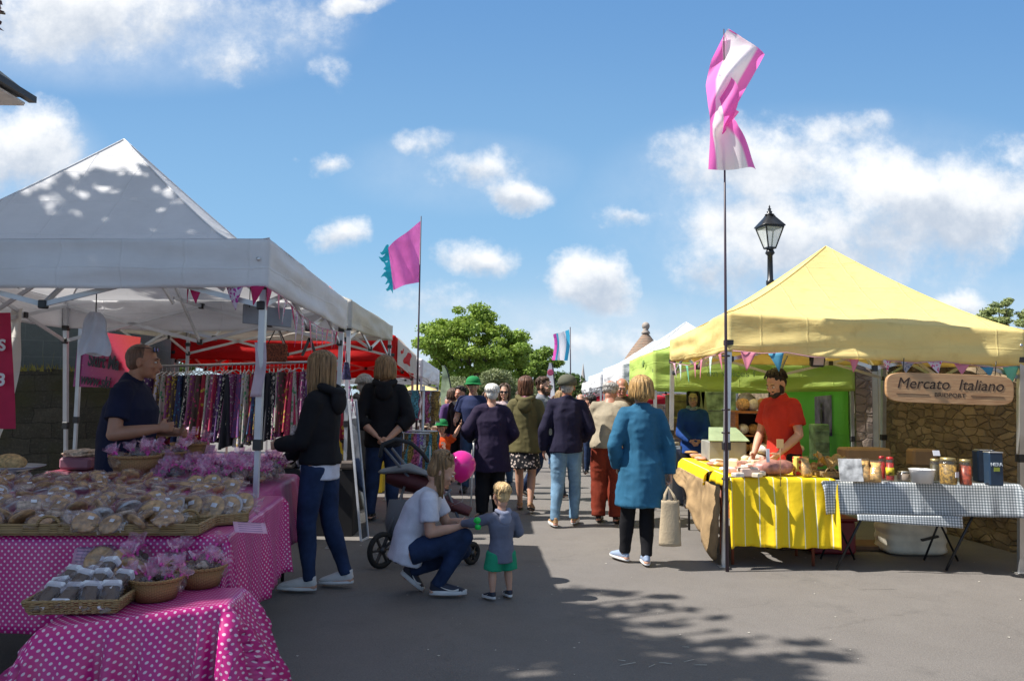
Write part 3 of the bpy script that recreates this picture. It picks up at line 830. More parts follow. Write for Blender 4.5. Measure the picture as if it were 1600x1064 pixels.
def wall(name, a, b, z0, z1, th, m, cat, label, rough=.0, nx=40, nz_=14, cop=None):
    a = V((a[0], a[1], 0)); b = V((b[0], b[1], 0)); d = (b - a); Lw = d.length; d.normalize(); n = V((d.y, -d.x, 0))
    mb = MB()
    def f(sgn):
        def q(u, v):
            p = a + d * Lw * u + n * sgn * th / 2 + V((0, 0, z0 + (z1 - z0) * v))
            top = rough * 2 * nz((p.x, p.y, 0), 2.2, 1) if v > .99 else 0
            return p + n * sgn * rough * (nz(p, 5, 7) + .5 * nz(p, 13, 15, 2)) + V((0, 0, top))
        return q
    uvf = lambda u, v: (u * Lw, v * (z1 - z0))
    mb.grid(f(1), nx, nz_, uvf)
    g2 = f(-1); mb.grid(lambda u, v: g2(1 - u, v), nx, nz_, uvf)
    g1 = f(1)
    mb.grid(lambda u, v: g1(u, 1) * (1 - v) + g2(u, 1) * v, nx, 1, lambda u, v: (u * Lw, v * th))
    for u0 in (0, 1): mb.grid(lambda u, v: g1(u0, v) * (1 - u) + g2(u0, v) * u, 1, nz_, lambda u, v: (u * th, v * (z1 - z0)))
    root = thing(name, label, cat, (a + d * Lw / 2)[:2] + (0,) if False else tuple((a + d * Lw / 2).xy) + (0,))
    part('masonry', mb, m, root)
    if cop:
        c = MB(); k = int(Lw / .45)
        for i in range(k):
            p0 = a + d * Lw * (i + .02) / k; p1 = a + d * Lw * (i + .98) / k
            c.box((p0 + p1) / 2 + V((0, 0, z1 + .03 + rl.uniform(-.012, .012))), ((p1 - p0).length, th + .06, .07), Matrix.Rotation(math.atan2(d.y, d.x), 3, 'Z'), bev=.015)
        part('coping', c, cop, root)
    return root
wall('stone_wall', (5.45, 4.5), (5.02, 10.1), 0, 2.08, .3, M_stone, 'wall', 'old rubble stone wall along the back of the yellow stall', .035, 140, 60)
wall('stone_pillar', (4.62, 10.45), (4.84, 10.45), -.05, 2.15, .25, stonemat('weathered_pale_stone', (.5, .42, .37), (.4, .3, .27), (.3, .24, .2), .2, .11, .8), 'pillar', 'pale weathered stone pillar beside the cream door', .012, 8, 40)
dr = thing('door', 'cream boarded door between the pale pillar and the rubble wall', 'door', (5.0, 10.4, 0)); d = MB()
for i in range(3): d.box((4.9 + .1 * i, 10.4, 1.05), (.094, .04, 2.1), bev=.008)
part('boards', d, mat('cream_paint', (.8, .78, .66), .6, var=.08, bump=.1), dr)
d = MB(); d.box((5.06, 10.375, 1.08), (.02, .06, 2.16)); d.box((4.845, 10.375, 1.08), (.018, .06, 2.16)); part('door_frame', d, mat('pinkish_frame', (.42, .3, .27), .7), dr)
wall('stone_wall', (5.35, 10.7), (6.2, 30), -.2, 1.95, .3, M_stone, 'wall', 'rubble wall running on behind the right row beyond the cream door', .018, 120, 20)
# left back building (concrete block) on a dark mossy stone wall
wall('stone_wall', (-9.5, 8.7), (-4.7, 9.9), 0, 1.72, .45, M_darkstone, 'wall', 'dark mossy stone wall behind the white gazebo', .03, 70, 26)
bl = thing('outbuilding', 'grey concrete block building rising behind the dark mossy wall', 'building', (-6.5, 11, 0))
mb = MB()
def rectw(a, b, z0, z1):
    a = V((*a, 0)); b = V((*b, 0)); Lw = (b - a).length
    mb.grid(lambda u, v: a + (b - a) * u + V((0, 0, z0 + (z1 - z0) * v)), 6, 4, lambda u, v: (u * Lw, v * (z1 - z0)))
rectw((-10.5, 9.1), (-5.15, 10.5), 0, 2.75); rectw((-5.15, 10.5), (-5.85, 13.5), 0, 2.75); rectw((-5.85, 13.5), (-11.2, 12.1), 0, 2.75); rectw((-11.2, 12.1), (-10.5, 9.1), 0, 2.75)
part('wall', mb, M_block, bl)
mb = MB(); P_ = [V((-10.75, 8.9, 2.76)), V((-4.95, 10.35, 2.76)), V((-5.4, 13.8, 2.76)), V((-11.5, 12.3, 2.76))]; r1 = (P_[0] + P_[3]) / 2 + V((0, 0, .9)); r2 = (P_[1] + P_[2]) / 2 + V((0, 0, .9))
mb.add(P_ + [r1, r2], [(0, 1, 5, 4), (2, 3, 4, 5), (1, 2, 5), (3, 0, 4), (3, 2, 1, 0)], smooth=False)
part('roof', mb, mat('dark_slate', (.035, .035, .04), .7, bump=.4), bl)
# moss & plants on top of the dark wall
gm = MB()
for i in range(700):
    t = rl.random(); p = V((-9.5 + 4.8 * t, 8.7 + 1.2 * t - .1 + rl.uniform(-.2, .2), 1.72)); h = rl.uniform(.03, .12) * (1 + 2 * (rl.random() > .93)); a = rl.uniform(0, 6.28); w = .012
    q = V((math.cos(a) * w, math.sin(a) * w, 0)); tip = p + V((rl.uniform(-.06, .06), rl.uniform(-.06, .06), h))
    gm.add([p - q, p + q, tip], [(0, 1, 2)])
tag(part('wall_moss', gm, mat('yellow_moss', (.33, .28, .06), .8, trans=.3)), 'yellowish moss and grass tufts along the top of the dark wall', 'moss', kind='stuff')
# top left house corner
hs = thing('house', 'cream rendered house with a dark slate eave at the left edge', 'house', (-11, 10, 0))
e = aty(50, 150, 12.0)      # eave tip
mb = MB(); mb.box((e.x - .45 - 3, 9.6, e.z / 2 - .1), (6, 3.9, e.z - .1)); part('wall', mb, M_render, hs)
mb = MB(); x1 = e.x; z1 = e.z; y0 = 7.5; y1 = 12.0; x0 = x1 - 7.4; mx_ = (x0 + x1) / 2; my = (y0 + y1) / 2
mb.add([(x0, y0, z1), (x1, y0, z1), (x1, y1, z1), (x0, y1, z1), (mx_, my, z1 + 3.0), (x0, y0, z1 - .03), (x1, y0, z1 - .03), (x1, y1, z1 - .03), (x0, y1, z1 - .03)],
       [(0, 1, 4), (1, 2, 4), (2, 3, 4), (3, 0, 4), (5, 8, 7, 6), (0, 5, 6, 1), (1, 6, 7, 2), (2, 7, 8, 3), (3, 8, 5, 0)], smooth=False)
part('roof', mb, mat('slate_green', (.05, .058, .055), .6, bump=.6, bscale=14), hs)
mb = MB(); gz = z1 - .07
mb.sbar((x0, y0 - .02, gz), (x1 + .06, y0 - .02, gz), .12, .1); mb.sbar((x1 + .02, y0 - .08, gz), (x1 + .02, y1, gz), .12, .1); part('gutter', mb, M_black_plastic, hs)
mb = MB(); mb.box(((x0 + x1) / 2, y1 - .3, z1 - .16), (x1 - x0 - .2, .55, .03)); mb.box((x1 - .25, (y0 + y1) / 2, z1 - .165), (.42, y1 - y0 - .2, .03)); part('soffit', mb, mat('soffit_white', (.6, .58, .56), .6), hs)
# turret with stone ball, spire far away
tr = thing('turret', 'small tiled pyramid roofed turret topped by a stone ball', 'turret', (7.0, 40, -.6))
c = aty(1009, 535, 40); 
mb = MB(); mb.lathe((c.x, 40, 0), [(1.2, -.6), (1.2, c.z - 1.1)], n=8); part('wall', mb, M_stone, tr)
mb = MB(); mb.lathe((c.x, 40, 0), [(1.45, c.z - 1.35), (1.4, c.z - 1.3), (.72, c.z - .3), (.2, c.z + .4), (.14, c.z + .45)], n=8); 
m, nt = newmat('clay_tiles'); g = NG(nt); tc = nt.nodes.new('ShaderNodeTexCoord'); xx = g.sep(tc.outputs['Object']); rr_ = g.m('FRACT', g.m('MULTIPLY', xx[2], 7)); nn = g.noise(tc.outputs['Object'], 6, 4)
finish(nt, g.mix(g.rng(nn, .35, .65), g.mix(g.m('GREATER_THAN', rr_, .75), (.3, .19, .13, 1), (.12, .08, .06, 1)), (.22, .17, .13, 1)), .9, 0, rr_, .5, .05)
part('roof', mb, m, tr)
mb = MB(); mb.lathe((c.x, 40, c.z + .45), [(.24, 0), (.2, .12), (.12, .2), (.17, .27)], n=12); mb.ell((c.x, 40, c.z + .86), .21); part('finial', mb, mat('stone_grey', (.35, .3, .26), .9, bump=.4), tr)
sp = thing('church_spire', 'tiny far off church spire above the white canopies', 'spire', (15, 160, -.6)); c = aty(911, 600, 160)
mb = MB(); mb.box((c.x, 160, c.z / 2), (3, 3, c.z + 1)); part('tower', mb, mat('stone_far', (.32, .27, .24), .9), sp)
mb = MB(); mb.lathe((c.x, 160, c.z), [(1.2, .2), (.5, .8), (.25, 2.6), (.05, 4.2)], n=8); part('steeple', mb, mat('steeple', (.35, .32, .3), .9), sp)
# ---------------------------------------------------------------- trees
def leafmat(name, c, tr_=.35):
    m, nt = newmat(name); g = NG(nt); tc = nt.nodes.new('ShaderNodeTexCoord')
    oi = g.node('ShaderNodeNewGeometry'); n = g.noise(tc.outputs['Object'], .9, 3); 
    c1 = g.mix(g.rng(oi.outputs['Random Per Island'], 0, 1), (*[q * .62 for q in c], 1), (*[min(1, q * 1.45) for q in c], 1))
    c1 = g.mix(g.rng(n, .35, .65, 0, .35), c1, (c[0] * 1.5, c[1] * 1.25, c[2] * .8, 1))
    finish(nt, c1, .5, 0, trans=tr_, spec=.3)
    return m
HOLES = [(-.42, 2.95, .42, .34), (-.18, 2.55, .3, .4), (-.05, 3.3, .22, .12), (.1, 4.3, .2, .1), (-.6, 2.5, .12, .3)]
def leafcloud(clumps, n, size, seed, flat=.5, shape='leaf', holes=False):
    """clumps: (centre, radii) ; returns mesh of n leaf faces"""
    rg = np.random.default_rng(seed); vol = np.array([c[1][0] * c[1][1] * c[1][2] for c in clumps]) ** .75; vol /= vol.sum()
    idx = rg.choice(len(clumps), n, p=vol)
    cc = np.array([c[0] for c in clumps])[idx]; rr = np.array([c[1] for c in clumps])[idx]
    d = rg.normal(size=(n, 3)); d /= np.linalg.norm(d, axis=1)[:, None]
    rad = rg.random(n) ** .33 * (.75 + .35 * rg.random(n))
    pos = cc + d * rr * rad[:, None]
    if holes:
        gx = pos[:, 0] - SUNV.x / SUNV.z * pos[:, 2]; gy = pos[:, 1] - SUNV.y / SUNV.z * pos[:, 2]; keep = np.ones(n, bool)
        for hx, hy, ra, rb in HOLES: keep &= ((((gx - hx) / ra) ** 2 + ((gy - hy) / rb) ** 2) > 1) | (rg.random(n) < .03)
        pos = pos[keep]; d = d[keep]; n = len(pos)
    a = rg.normal(size=(n, 3)); a /= np.linalg.norm(a, axis=1)[:, None]
    nn_ = d * .5 + rg.normal(size=(n, 3)) * .6 + np.array([0, 0, .4]); nn_ /= np.linalg.norm(nn_, axis=1)[:, None]
    u = np.cross(nn_, a); u /= np.linalg.norm(u, axis=1)[:, None]; w = np.cross(nn_, u)
    sz = size * (.6 + .8 * rg.random(n))[:, None]
    v = np.stack([pos - u * sz, pos + w * sz * flat, pos + u * sz, pos - w * sz * flat], 1).reshape(-1, 3)
    me = bpy.data.meshes.new('foliage')
    me.vertices.add(4 * n); me.vertices.foreach_set('co', v.ravel()); me.loops.add(4 * n); me.loops.foreach_set('vertex_index', np.arange(4 * n, dtype=np.int32))
    me.polygons.add(n); me.polygons.foreach_set('loop_start', np.arange(0, 4 * n, 4, dtype=np.int32)); me.polygons.foreach_set('loop_total', np.full(n, 4, dtype=np.int32))
    me.update(calc_edges=True); return me
def crown(c, r, n, seed, k=.33):
    rg = random.Random(seed); out = []
    for i in range(n):
        a = rg.uniform(0, 2 * PI); ph = math.acos(rg.uniform(-.75, 1)); q = rg.uniform(.45, .98)
        p = V((math.cos(a) * math.sin(ph) * r[0], math.sin(a) * math.sin(ph) * r[1], math.cos(ph) * r[2])) * q
        s_ = rg.uniform(.6, 1.25) * k
        out.append((tuple(V(c) + p), (r[0] * s_, r[1] * s_, r[2] * s_ * .7)))
    return out
M_bark = mat('bark', (.09, .07, .05), .9, bump=.8, bscale=20)
def tree(name, label, base, c, r, n, nl, size, col, seed, k=.33, group=None, extra=None, trunk=.3):
    t = thing(name, label, 'tree' if name != 'bush' else 'bush', base, group=group)
    cl_ = crown(c, r, n, seed, k) + (extra or [])
    me = leafcloud(cl_, nl, size, seed); me.transform(Matrix.Translation(-V(base)))
    part('crown', me, leafmat('leaves_%s_%d' % (name, seed), col), t, local=True)
    mb = MB(); b = V(base); top = V(c)
    mb.tube([b, lerp(b, top, .35), lerp(b, top, .8)], [trunk, trunk * .75, trunk * .4], n=10)
    rg = random.Random(seed)
    for q, rr in rg.sample(cl_, min(14, len(cl_))):
        s0 = lerp(b, top, rg.uniform(.35, .75)); q = V(q); mb.tube([s0, lerp(s0, q, .5) + V((0, 0, .1)), q], [trunk * .3, trunk * .18, trunk * .06], n=6)
    part('trunk', mb, M_bark, t)
    return t
c = aty(738, 545, 46); tree('tree', 'large round bright green tree at the end of the market', (c.x, 46, -.7), (c.x, 46, c.z - .2), (3.5, 3.0, 2.9), 130, 42000, .1, (.23, .34, .06), 11, k=.2)
c = aty(822, 570, 52); tree('tree', 'lower dark green tree merging into the big round tree on its right side', (c.x, 52, -.7), (c.x, 52, c.z - .5), (2.3, 2.2, 2.2), 55, 20000, .1, (.19, .29, .055), 12, k=.22)
c = aty(755, 600, 38); tree('bush', 'grey green willow bush in front of the big round tree', (c.x, 38, -.6), (c.x, 38, c.z - .55), (2.3, 1.7, 1.5), 34, 19000, .07, (.2, .24, .12), 13, trunk=.12)
c = aty(675, 600, 50); tree('tree', 'green tree half hidden by the white canopy left of the big tree', (c.x, 50, -.7), (c.x, 50, c.z - .8), (2.2, 2.2, 2.5), 26, 14000, .105, (.17, .26, .05), 14)
c = aty(872, 600, 80); tree('tree', 'small distant dark green tree behind the feather banner', (c.x, 80, -.7), (c.x, 80, c.z - .8), (3.8, 3, 2.2), 30, 9000, .15, (.07, .12, .03), 15)
c = aty(1574, 498, 30); tree('tree', 'loose airy tree rising behind the yellow canopy at the right edge', (c.x, 30, -.4), (c.x, 30, c.z - .1), (1.5, 1.2, 1.0), 40, 6500, .06, (.26, .32, .14), 16, k=.2)
c = aty(268, 560, 22); tree('bush', 'green shrub seen between the seller and the skirt rail', (c.x, 22, -.2), (c.x, 22, c.z - .1), (.8, .8, .5), 14, 4000, .05, (.09, .14, .03), 17, trunk=.06)
c = aty(700, 640, 70)
hd = tree('bush', 'low hedge closing the view at the far end of the market', (0, 62, -.7), (0, 62, .9), (30, 2, 1.9), 150, 26000, .17, (.07, .11, .03), 19, k=.1, trunk=.1)
# shade tree left of the camera (copper leaves); its branch tip shows top left
exs = []
tip = aty(8, 22, 7.2)
rg = random.Random(5)
cx0 = []
def shadow_at(x, y, z):       # point at height z whose shadow falls on ground (x,y)
    return V((x, y, 0)) + V((SUNV.x, SUNV.y, SUNV.z)) * (z / SUNV.z)
cls = []
for i in range(240):
    gx = rg.uniform(-6.5, .1); gy = rg.uniform(.6, 6.0)
    z = rg.uniform(5.2, 9.5); p = shadow_at(gx, gy, z)
    if math.hypot((gx + .3) / .42, (gy - 3.0) / .3) < 1.15 or math.hypot((gx + .62) / .14, (gy - 2.62) / .5) < 1.2: continue
    cls.append((tuple(p), (rg.uniform(.45, .8), rg.uniform(.45, .8), rg.uniform(.3, .5))))
for i in range(46):
    gx = rg.uniform(-1.0, .55); gy = rg.uniform(.8, 5.15)
    if math.hypot((gx + .3) / .42, (gy - 3.0) / .3) < 1.6: continue
    z = rg.uniform(5.5, 9.0); p = shadow_at(gx, gy, z); cls.append((tuple(p), (.5, .5, .3)))
# fringe twigs (pixel outline of their shadows)
for (px, py, r_) in [(905, 925, .16), (935, 928, .13), (980, 928, .1), (1030, 932, .06), (900, 950, .2), (950, 955, .16), (1000, 948, .12), (1050, 953, .07), (930, 972, .2), (985, 975, .14), (1065, 973, .12), (1085, 965, .07), (880, 985, .25), (960, 1010, .2), (1040, 1005, .18), (1110, 1003, .14), (1170, 1000, .14), (1235, 1006, .1), (1130, 985, .05), (1280, 1025, .13), (1325, 1030, .05), (1100, 1025, .2), (1160, 1040, .22), (1215, 1050, .16), (1050, 1045, .25), (960, 1050, .3), (1000, 1070, .35), (1150, 1075, .3), (900, 1030, .3), (1250, 1075, .15)]:
    q = atz(px, py, 0); z = rg.uniform(6.4, 7.8); p = shadow_at(q.x, q.y, z); exs.append(p)
    for q_ in range(4): cls.append((tuple(p + V((rg.uniform(-.3, .3) * r_, rg.uniform(-.3, .3) * r_, rg.uniform(-.2, .2)))), (r_ * 1.1, r_ * .8, r_ * .4)))
for dx, dy, dz, r_ in ((0, 0, 0, .07), (-.1, .0, .06, .1), (-.3, .1, .1, .2), (-.6, .0, .3, .35), (-1.0, -.2, .6, .45)):
    cls.append(((tip.x + dx, tip.y + dy, tip.z + dz), (r_, r_, r_ * .9)))
bt = V((-9.5, 2.2, 0))
t = thing('tree', 'dark copper leaved tree whose branch tip hangs into the top left corner', 'tree', bt)
me = leafcloud(cls, 50000, .085, 21, .6, holes=True); me.transform(Matrix.Translation(-bt)); part('crown', me, leafmat('leaves_copper', (.06, .02, .022), .15), t, local=True)
mb = MB(); mb.tube([bt, bt + V((.1, .1, 2.5)), bt + V((.6, .3, 5))], [.42, .33, .25], n=14)
for p, r_ in rg.sample(cls, 34) + [(tuple(e_), 0) for e_ in exs[::3]] + [(tuple(tip), 0)]:
    s0 = bt + V((.3, .2, rg.uniform(3, 5.2))); q = V(p); mb.tube([s0, lerp(s0, q, .5) + V((0, 0, .35)), q], [.1, .05, .012], n=6)
part('trunk', mb, M_bark, t)
# ---------------------------------------------------------------- canopies
def fabric(name, col, tr=.3, dirt=.12, rough=.75, stain=None):
    m, nt = newmat(name); g = NG(nt); tc = nt.nodes.new('ShaderNodeTexCoord'); P = tc.outputs['Object']
    n = g.noise(P, 1.6, 6, .65); n2 = g.noise(P, 9, 5)
    c = g.mix(g.rng(n, .4, .75, 0, 1), (*col, 1), (*[q * (1 - dirt) for q in col], 1))
    if stain: c = g.mix(g.rng(n2, .56, .75, 0, .4), c, (*stain, 1))
    w = g.node('ShaderNodeMapping'); nt.links.new(P, w.inputs[0]); w.inputs['Scale'].default_value = (1, 1, 3.5)
    h = g.noise(w.outputs[0], 3.2, 3, .5)
    xx = g.sep(P)
    for q_, s_ in ((xx[0], .42), (xx[2], .31), (xx[1], .42)):
        cr_ = g.rng(g.m('ABSOLUTE', g.m('SUBTRACT', g.m('FRACT', g.m('ADD', g.m('DIVIDE', q_, s_), g.m('MULTIPLY', n, .25))), .5)), 0, .03, .35, 0); h = g.m('ADD', h, cr_)
    finish(nt, c, rough, 0, h, .35, .03, tr, .3)
    return m
F_white = fabric('white_canvas', (.78, .78, .8), .22, .14); F_white2 = fabric('cream_canvas', (.72, .69, .63), .3, .2); F_pure = fabric('bright_canvas', (.85, .86, .88), .25, .05)
F_yellow = fabric('yellow_canvas', (.94, .78, .34), .34, .08, stain=(.72, .55, .2)); F_red = fabric('red_canvas', (.75, .02, .02), .42, .1); F_green = fabric('lime_canvas', (.6, .76, .2), .38, .08)
F_green2 = fabric('green_sidewall', (.2, .6, .1), .5, .12); F_dred = fabric('crimson_canvas', (.5, .02, .04), .2, .1)
def gazebo(label, cs, zb, zt, zp, roofm, valm=None, group=None, legs=(1, 1, 1, 1), legm=M_white_metal, legxy=None, seed=0, peak=None, frame=True, name='gazebo', curve=1.3, gz=None, flat=0, legw=.04, lean=None, joints=True):
    """cs: corners FL FR RR RL (x,y); zb/zt per-corner or scalar"""
    valm = valm or roofm
    cs = [V((*c_, 0)) for c_ in cs]
    zb = [zb] * 4 if isinstance(zb, (int, float)) else zb; zt = [zt] * 4 if isinstance(zt, (int, float)) else zt
    ctr = sum(cs, V((0, 0, 0))) / 4
    g0 = ground_z(ctr.y) if gz is None else gz
    root = thing(name, label, 'gazebo', (ctr.x, ctr.y, g0), group=group)
    pk = V((*peak, zp)) if peak else V((ctr.x, ctr.y, zp))
    def prof(v):
        q = (v - flat) / (1 - flat); q = (q + math.sqrt(q * q + .006 * (flat > 0))) / 2 if flat else q
        return max(0, q) ** curve
    rf = MB()
    for i in range(4):
        a, b = cs[i] + V((0, 0, zt[i])), cs[(i + 1) % 4] + V((0, 0, zt[(i + 1) % 4]))
        def f(u, v, a=a, b=b, i=i):
            e = a * (1 - u) + b * u; p = e * (1 - v) + pk * v
            p.z = e.z + (zp - e.z) * (prof(v))
            k = math.sin(PI * u) * (1 - v) * v * 4
            p.z -= .035 * k
            p.z += .012 * nz(p, 2.2, 2.2, seed) * (1 - v) * min(1, v * 6) * math.sin(PI * u) * 2
            return p
        rf.grid(f, 28, 20)
    ro = part('canopy', rf, roofm, root)
    rb = MB()
    for i in range(4):
        a = cs[i] + V((0, 0, zt[i]))
        pts = []
        for k in range(15):
            v = k / 14; p = a * (1 - v) + pk * v; p.z = a.z + (zp - a.z) * prof(v) + .002; pts.append(p)
        rb.tube(pts, .007, n=5)
    part('seam', rb, roofm, ro)
    va = MB()
    for i in range(4):
        a, b = cs[i], cs[(i + 1) % 4]; d = (b - a).normalized(); n = V((d.y, -d.x, 0)); Lw = (b - a).length
        z0, z1, t0, t1 = zb[i], zb[(i + 1) % 4], zt[i], zt[(i + 1) % 4]
        def f(u, v, a=a, b=b, n=n, z0=z0, z1=z1, t0=t0, t1=t1):
            p = a * (1 - u) + b * u; zlo = z0 * (1 - u) + z1 * u; zhi = t0 * (1 - u) + t1 * u
            sag = -.02 * math.sin(PI * u) * (1 - v)
            p = p + V((0, 0, zlo + sag + (zhi - zlo) * v))
            q = .024 * (1 - v * .5) * (nz(p, 1.6, 9, seed) * 2.2) + .006 * nz(p, 7, 7, seed + 1)
            return p + n * (q + .004 + .02 * math.sin(PI * u) * math.sin(PI * v)) * min(1, 12 * u, 12 * (1 - u))
        va.grid(f, 60, 12)
    part('valance', va, valm, root, solid=.003)
    eye = MB()
    for i in (0, 1):
        for w_, zz in ((.035, .6),):
            a, b = cs[i], cs[(i + 1) % 4]; 
            p = cs[1] + (cs[0] - cs[1]).normalized() * w_ + V((0, -.012, zt[1] - (zt[1] - zb[1]) * .45))
    eye.lathe(cs[1] + (cs[0] - cs[1]).normalized() * .06 + V((0, -.012, zt[1] - (zt[1] - zb[1]) * .42)), [(.006, 0), (.014, .003), (.014, .006), (.006, .009)], n=14, M=Matrix.Rotation(R(90), 3, 'X'))
    part('eyelet', eye, M_alu, root)
    for i in range(4):
        if not legs[i]: continue
        inn = (ctr - cs[i]).normalized() * .045
        tp = cs[i] + inn + V((0, 0, zt[i] - .05)); bt_ = cs[i] + inn + V((0, 0, g0))
        if legxy and legxy[i]: bt_ = V((legxy[i][0], legxy[i][1], g0))
        l = MB(); midz = lerp(tp, bt_, .52)
        l.sbar(tp, midz, legw); l.sbar(midz, bt_ + V((0, 0, .01)), legw * .78)
        lo = part('leg', l, legm, root)
        ft = MB(); ft.box(bt_ + V((0, 0, .006)), (.09, .09, .008), bev=.002); part('foot', ft, M_alu, lo)
        bk = MB(); bk.box(midz, (legw * 1.35, legw * 1.35, .07), bev=.004); part('bracket', bk, M_black_plastic, lo); bk = MB(); bk.box(lerp(tp, bt_, .1), (legw * 1.5, legw * 1.5, .05), bev=.004)
        part('bracket', bk, M_black_plastic, lo)
    if frame:
        fr = MB(); jb = MB(); hub = V((pk.x, pk.y, (zt[0] + zp) / 2 - .12)); w = .022
        ic = [cs[i] + (ctr - cs[i]).normalized() * .07 for i in range(4)]
        for i in range(4):
            a, b = ic[i], ic[(i + 1) % 4]; m_ = (a + b) / 2
            ta, tb = zt[i] - .06, zt[(i + 1) % 4] - .06; la, lb = ta - .36, tb - .36; tm_ = (ta + tb) / 2
            U = lambda p, z: V((p.x, p.y, z))
            for p, q in ((U(a, ta), U(m_, tm_ - .36)), (U(a, la), U(m_, tm_)), (U(b, tb), U(m_, tm_ - .36)), (U(b, lb), U(m_, tm_))): fr.sbar(p, q, w * .7, w * 1.5)
            qm = (m_ + ctr) / 2
            for p, q in ((U(m_, tm_), U(qm, tm_ + .0)), (U(m_, tm_ - .36), U(qm, tm_ + .12)), (U(qm, tm_ - .05), hub), (U(qm, tm_ + .12), hub + V((0, 0, -.3)))): fr.sbar(p, q, w * .7, w * 1.5)
            for p in (U(m_, tm_ - .36), U(m_, tm_), U((a + m_) / 2, (ta + tm_) / 2 - .18), U(a, la)): (setattr(fr, 'cur', 1), fr.box(p, (.05, .05, .055), bev=.006), setattr(fr, 'cur', 0))
        fr.bar(hub + V((0, 0, -.32)), pk - V((0, 0, .03)), .018); fr.cur = 1; fr.box(hub, (.09, .09, .07), bev=.008); fr.cur = 1; fr.box(hub + V((0, 0, -.3)), (.09, .09, .06), bev=.008)
        part('frame', fr, [legm, M_black_plastic], root)
    return root
LT1 = [(-4.58, 5.05), (-1.56, 4.85), (-1.645, 7.6), (-4.6, 7.85)]
T1 = gazebo('grey white pop-up gazebo in tree shade over the wrapped cakes, nearest on the left', LT1, [2.17, 2.17, 2.13, 2.13], [2.475, 2.475, 2.415, 2.415], 3.56, F_white, peak=(-3.22, 6.2), seed=1, legxy=[None, tuple(atz(392, 978).xy), (-1.74, 7.6), (-4.55, 8.0)], curve=1.08, flat=.2)
LT2 = [(-4.75, 8.35), (-1.735, 8.25), (-1.725, 11.05), (-4.75, 11.2)]
gazebo('cream pop-up gazebo sheltering the skirt rail, second on the left', LT2, [2.2, 2.2, 2.27, 2.27], [2.5, 2.5, 2.47, 2.47], 3.35, F_white2, seed=2, curve=1.15)
gazebo('red gazebo with pale side behind the black hooded shopper, third on the left', [(-5.2, 11.7), (-1.78, 11.7), (-1.76, 14.0), (-5.2, 14.1)], [2.0, 2.0, 1.8, 1.8], [2.38, 2.38, 2.2, 2.2], 3.3, F_red, seed=3, peak=(-3.1, 12.9), legm=mat('pale_frame', (.5, .42, .4), .5))
# pale side panels of the red gazebo
mb = MB(); a, b = V((-1.755, 11.78, 0)), V((-1.735, 13.98, 0))
mb.grid(lambda u, v: a * (1 - u) + b * u + V((.02 * math.sin(u * 9) * .3, 0, (1.95 - .17 * u) + (.42) * v)), 12, 4); 
tag(part('side_banner', mb, F_white2, loc=(-1.75, 12.9, 2)), 'pale fabric side panel hung on the side of the red gazebo', 'fabric panel')
gazebo('clean white gazebo furthest along the left row by the big tree', [(-4.9, 15.4), (-1.78, 15.4), (-1.745, 18.6), (-4.9, 18.6)], [1.85, 1.85, 1.74, 1.74], [2.2, 2.2, 2.08, 2.08], 3.0, F_pure, seed=4)
gazebo('yellow gazebo with a wooden name board, nearest on the right', [(1.955, 6.97), (4.64, 6.9), (4.82, 9.9), (2.06, 10.0)], [1.925, 1.83, 1.95, 1.97], [2.28, 2.14, 2.2, 2.24], 3.2, F_yellow, peak=(3.48, 8.45), seed=5, legxy=[(1.915, 6.98), (4.5, 6.88), (4.7, 9.8), (2.05, 9.95)], legm=M_alu, legw=.05, curve=1.22)
GT = gazebo('lime green gazebo directly behind the yellow one', [(1.9, 10.3), (4.6, 10.3), (4.66, 13.3), (2.04, 13.3)], [1.6, 1.62, 1.6, 1.62], [2.12, 2.12, 2.1, 2.12], 2.75, F_green, seed=6, legm=M_alu)
mb = MB()
mb.grid(lambda u, v: V((4.55 + .04 * u, 10.4 + 2.8 * u, .02 + 1.65 * v)) + V((.02 * nz((u * 5, v, 0), 3), 0, 0)), 30, 10)
part('side_wall', mb, F_green2, GT)
W3 = 'white gazebos in the right hand row'
gazebo('tall peaked white gazebo just beyond the lime green one', [(1.98, 13.8), (4.9, 13.8), (4.95, 16.8), (2.0, 16.8)], 1.78, 2.1, 3.0, F_pure, seed=7, peak=(3.45, 15.2), group=W3)
gazebo('white gazebo with a red trim inside, second beyond the lime green one', [(2.0, 17.4), (5.0, 17.4), (5.0, 20.4), (2.05, 20.4)], 1.72, 2.02, 2.9, F_pure, seed=8, group=W3)
gazebo('small farthest white gazebo at the end of the right row', [(2.1, 21), (5.1, 21), (5.1, 24), (2.2, 24)], 1.62, 1.9, 2.8, F_pure, valm=F_pure, seed=9, group=W3)
gazebo('low crimson topped gazebo under the farthest white canopies', [(2.4, 25), (5.6, 25), (5.6, 28), (2.6, 28)], [1.3, 1.3, 1.3, 1.3], [1.55, 1.55, 1.55, 1.55], 1.95, F_dred, seed=10)
gazebo('distant yellow gazebo glimpsed past the white one on the left', [(-4.4, 26), (-2.2, 26), (-2.0, 29), (-4.4, 29)], 1.15, 1.45, 1.95, F_yellow, seed=10)
# lettering on green valance
text('on voices f', .13, mat('faint_green', (.17, .27, .07), .8), 'lettering', GT, frame_mtx((2.93, 10.255, 1.83), (1, 0, 0)), extrude=.001, sx=1.15)
emb = MB()
for k in range(5):
    q = V((1.885, 11.0, 1.93)); a = PI / 2 + (k - 2) * .45; emb.bar(q, q + V((0, math.cos(a) * .12, math.sin(a) * .1)), .008, 5)
part('emblem', emb, mat('faint_green', (.17, .27, .07)), GT)
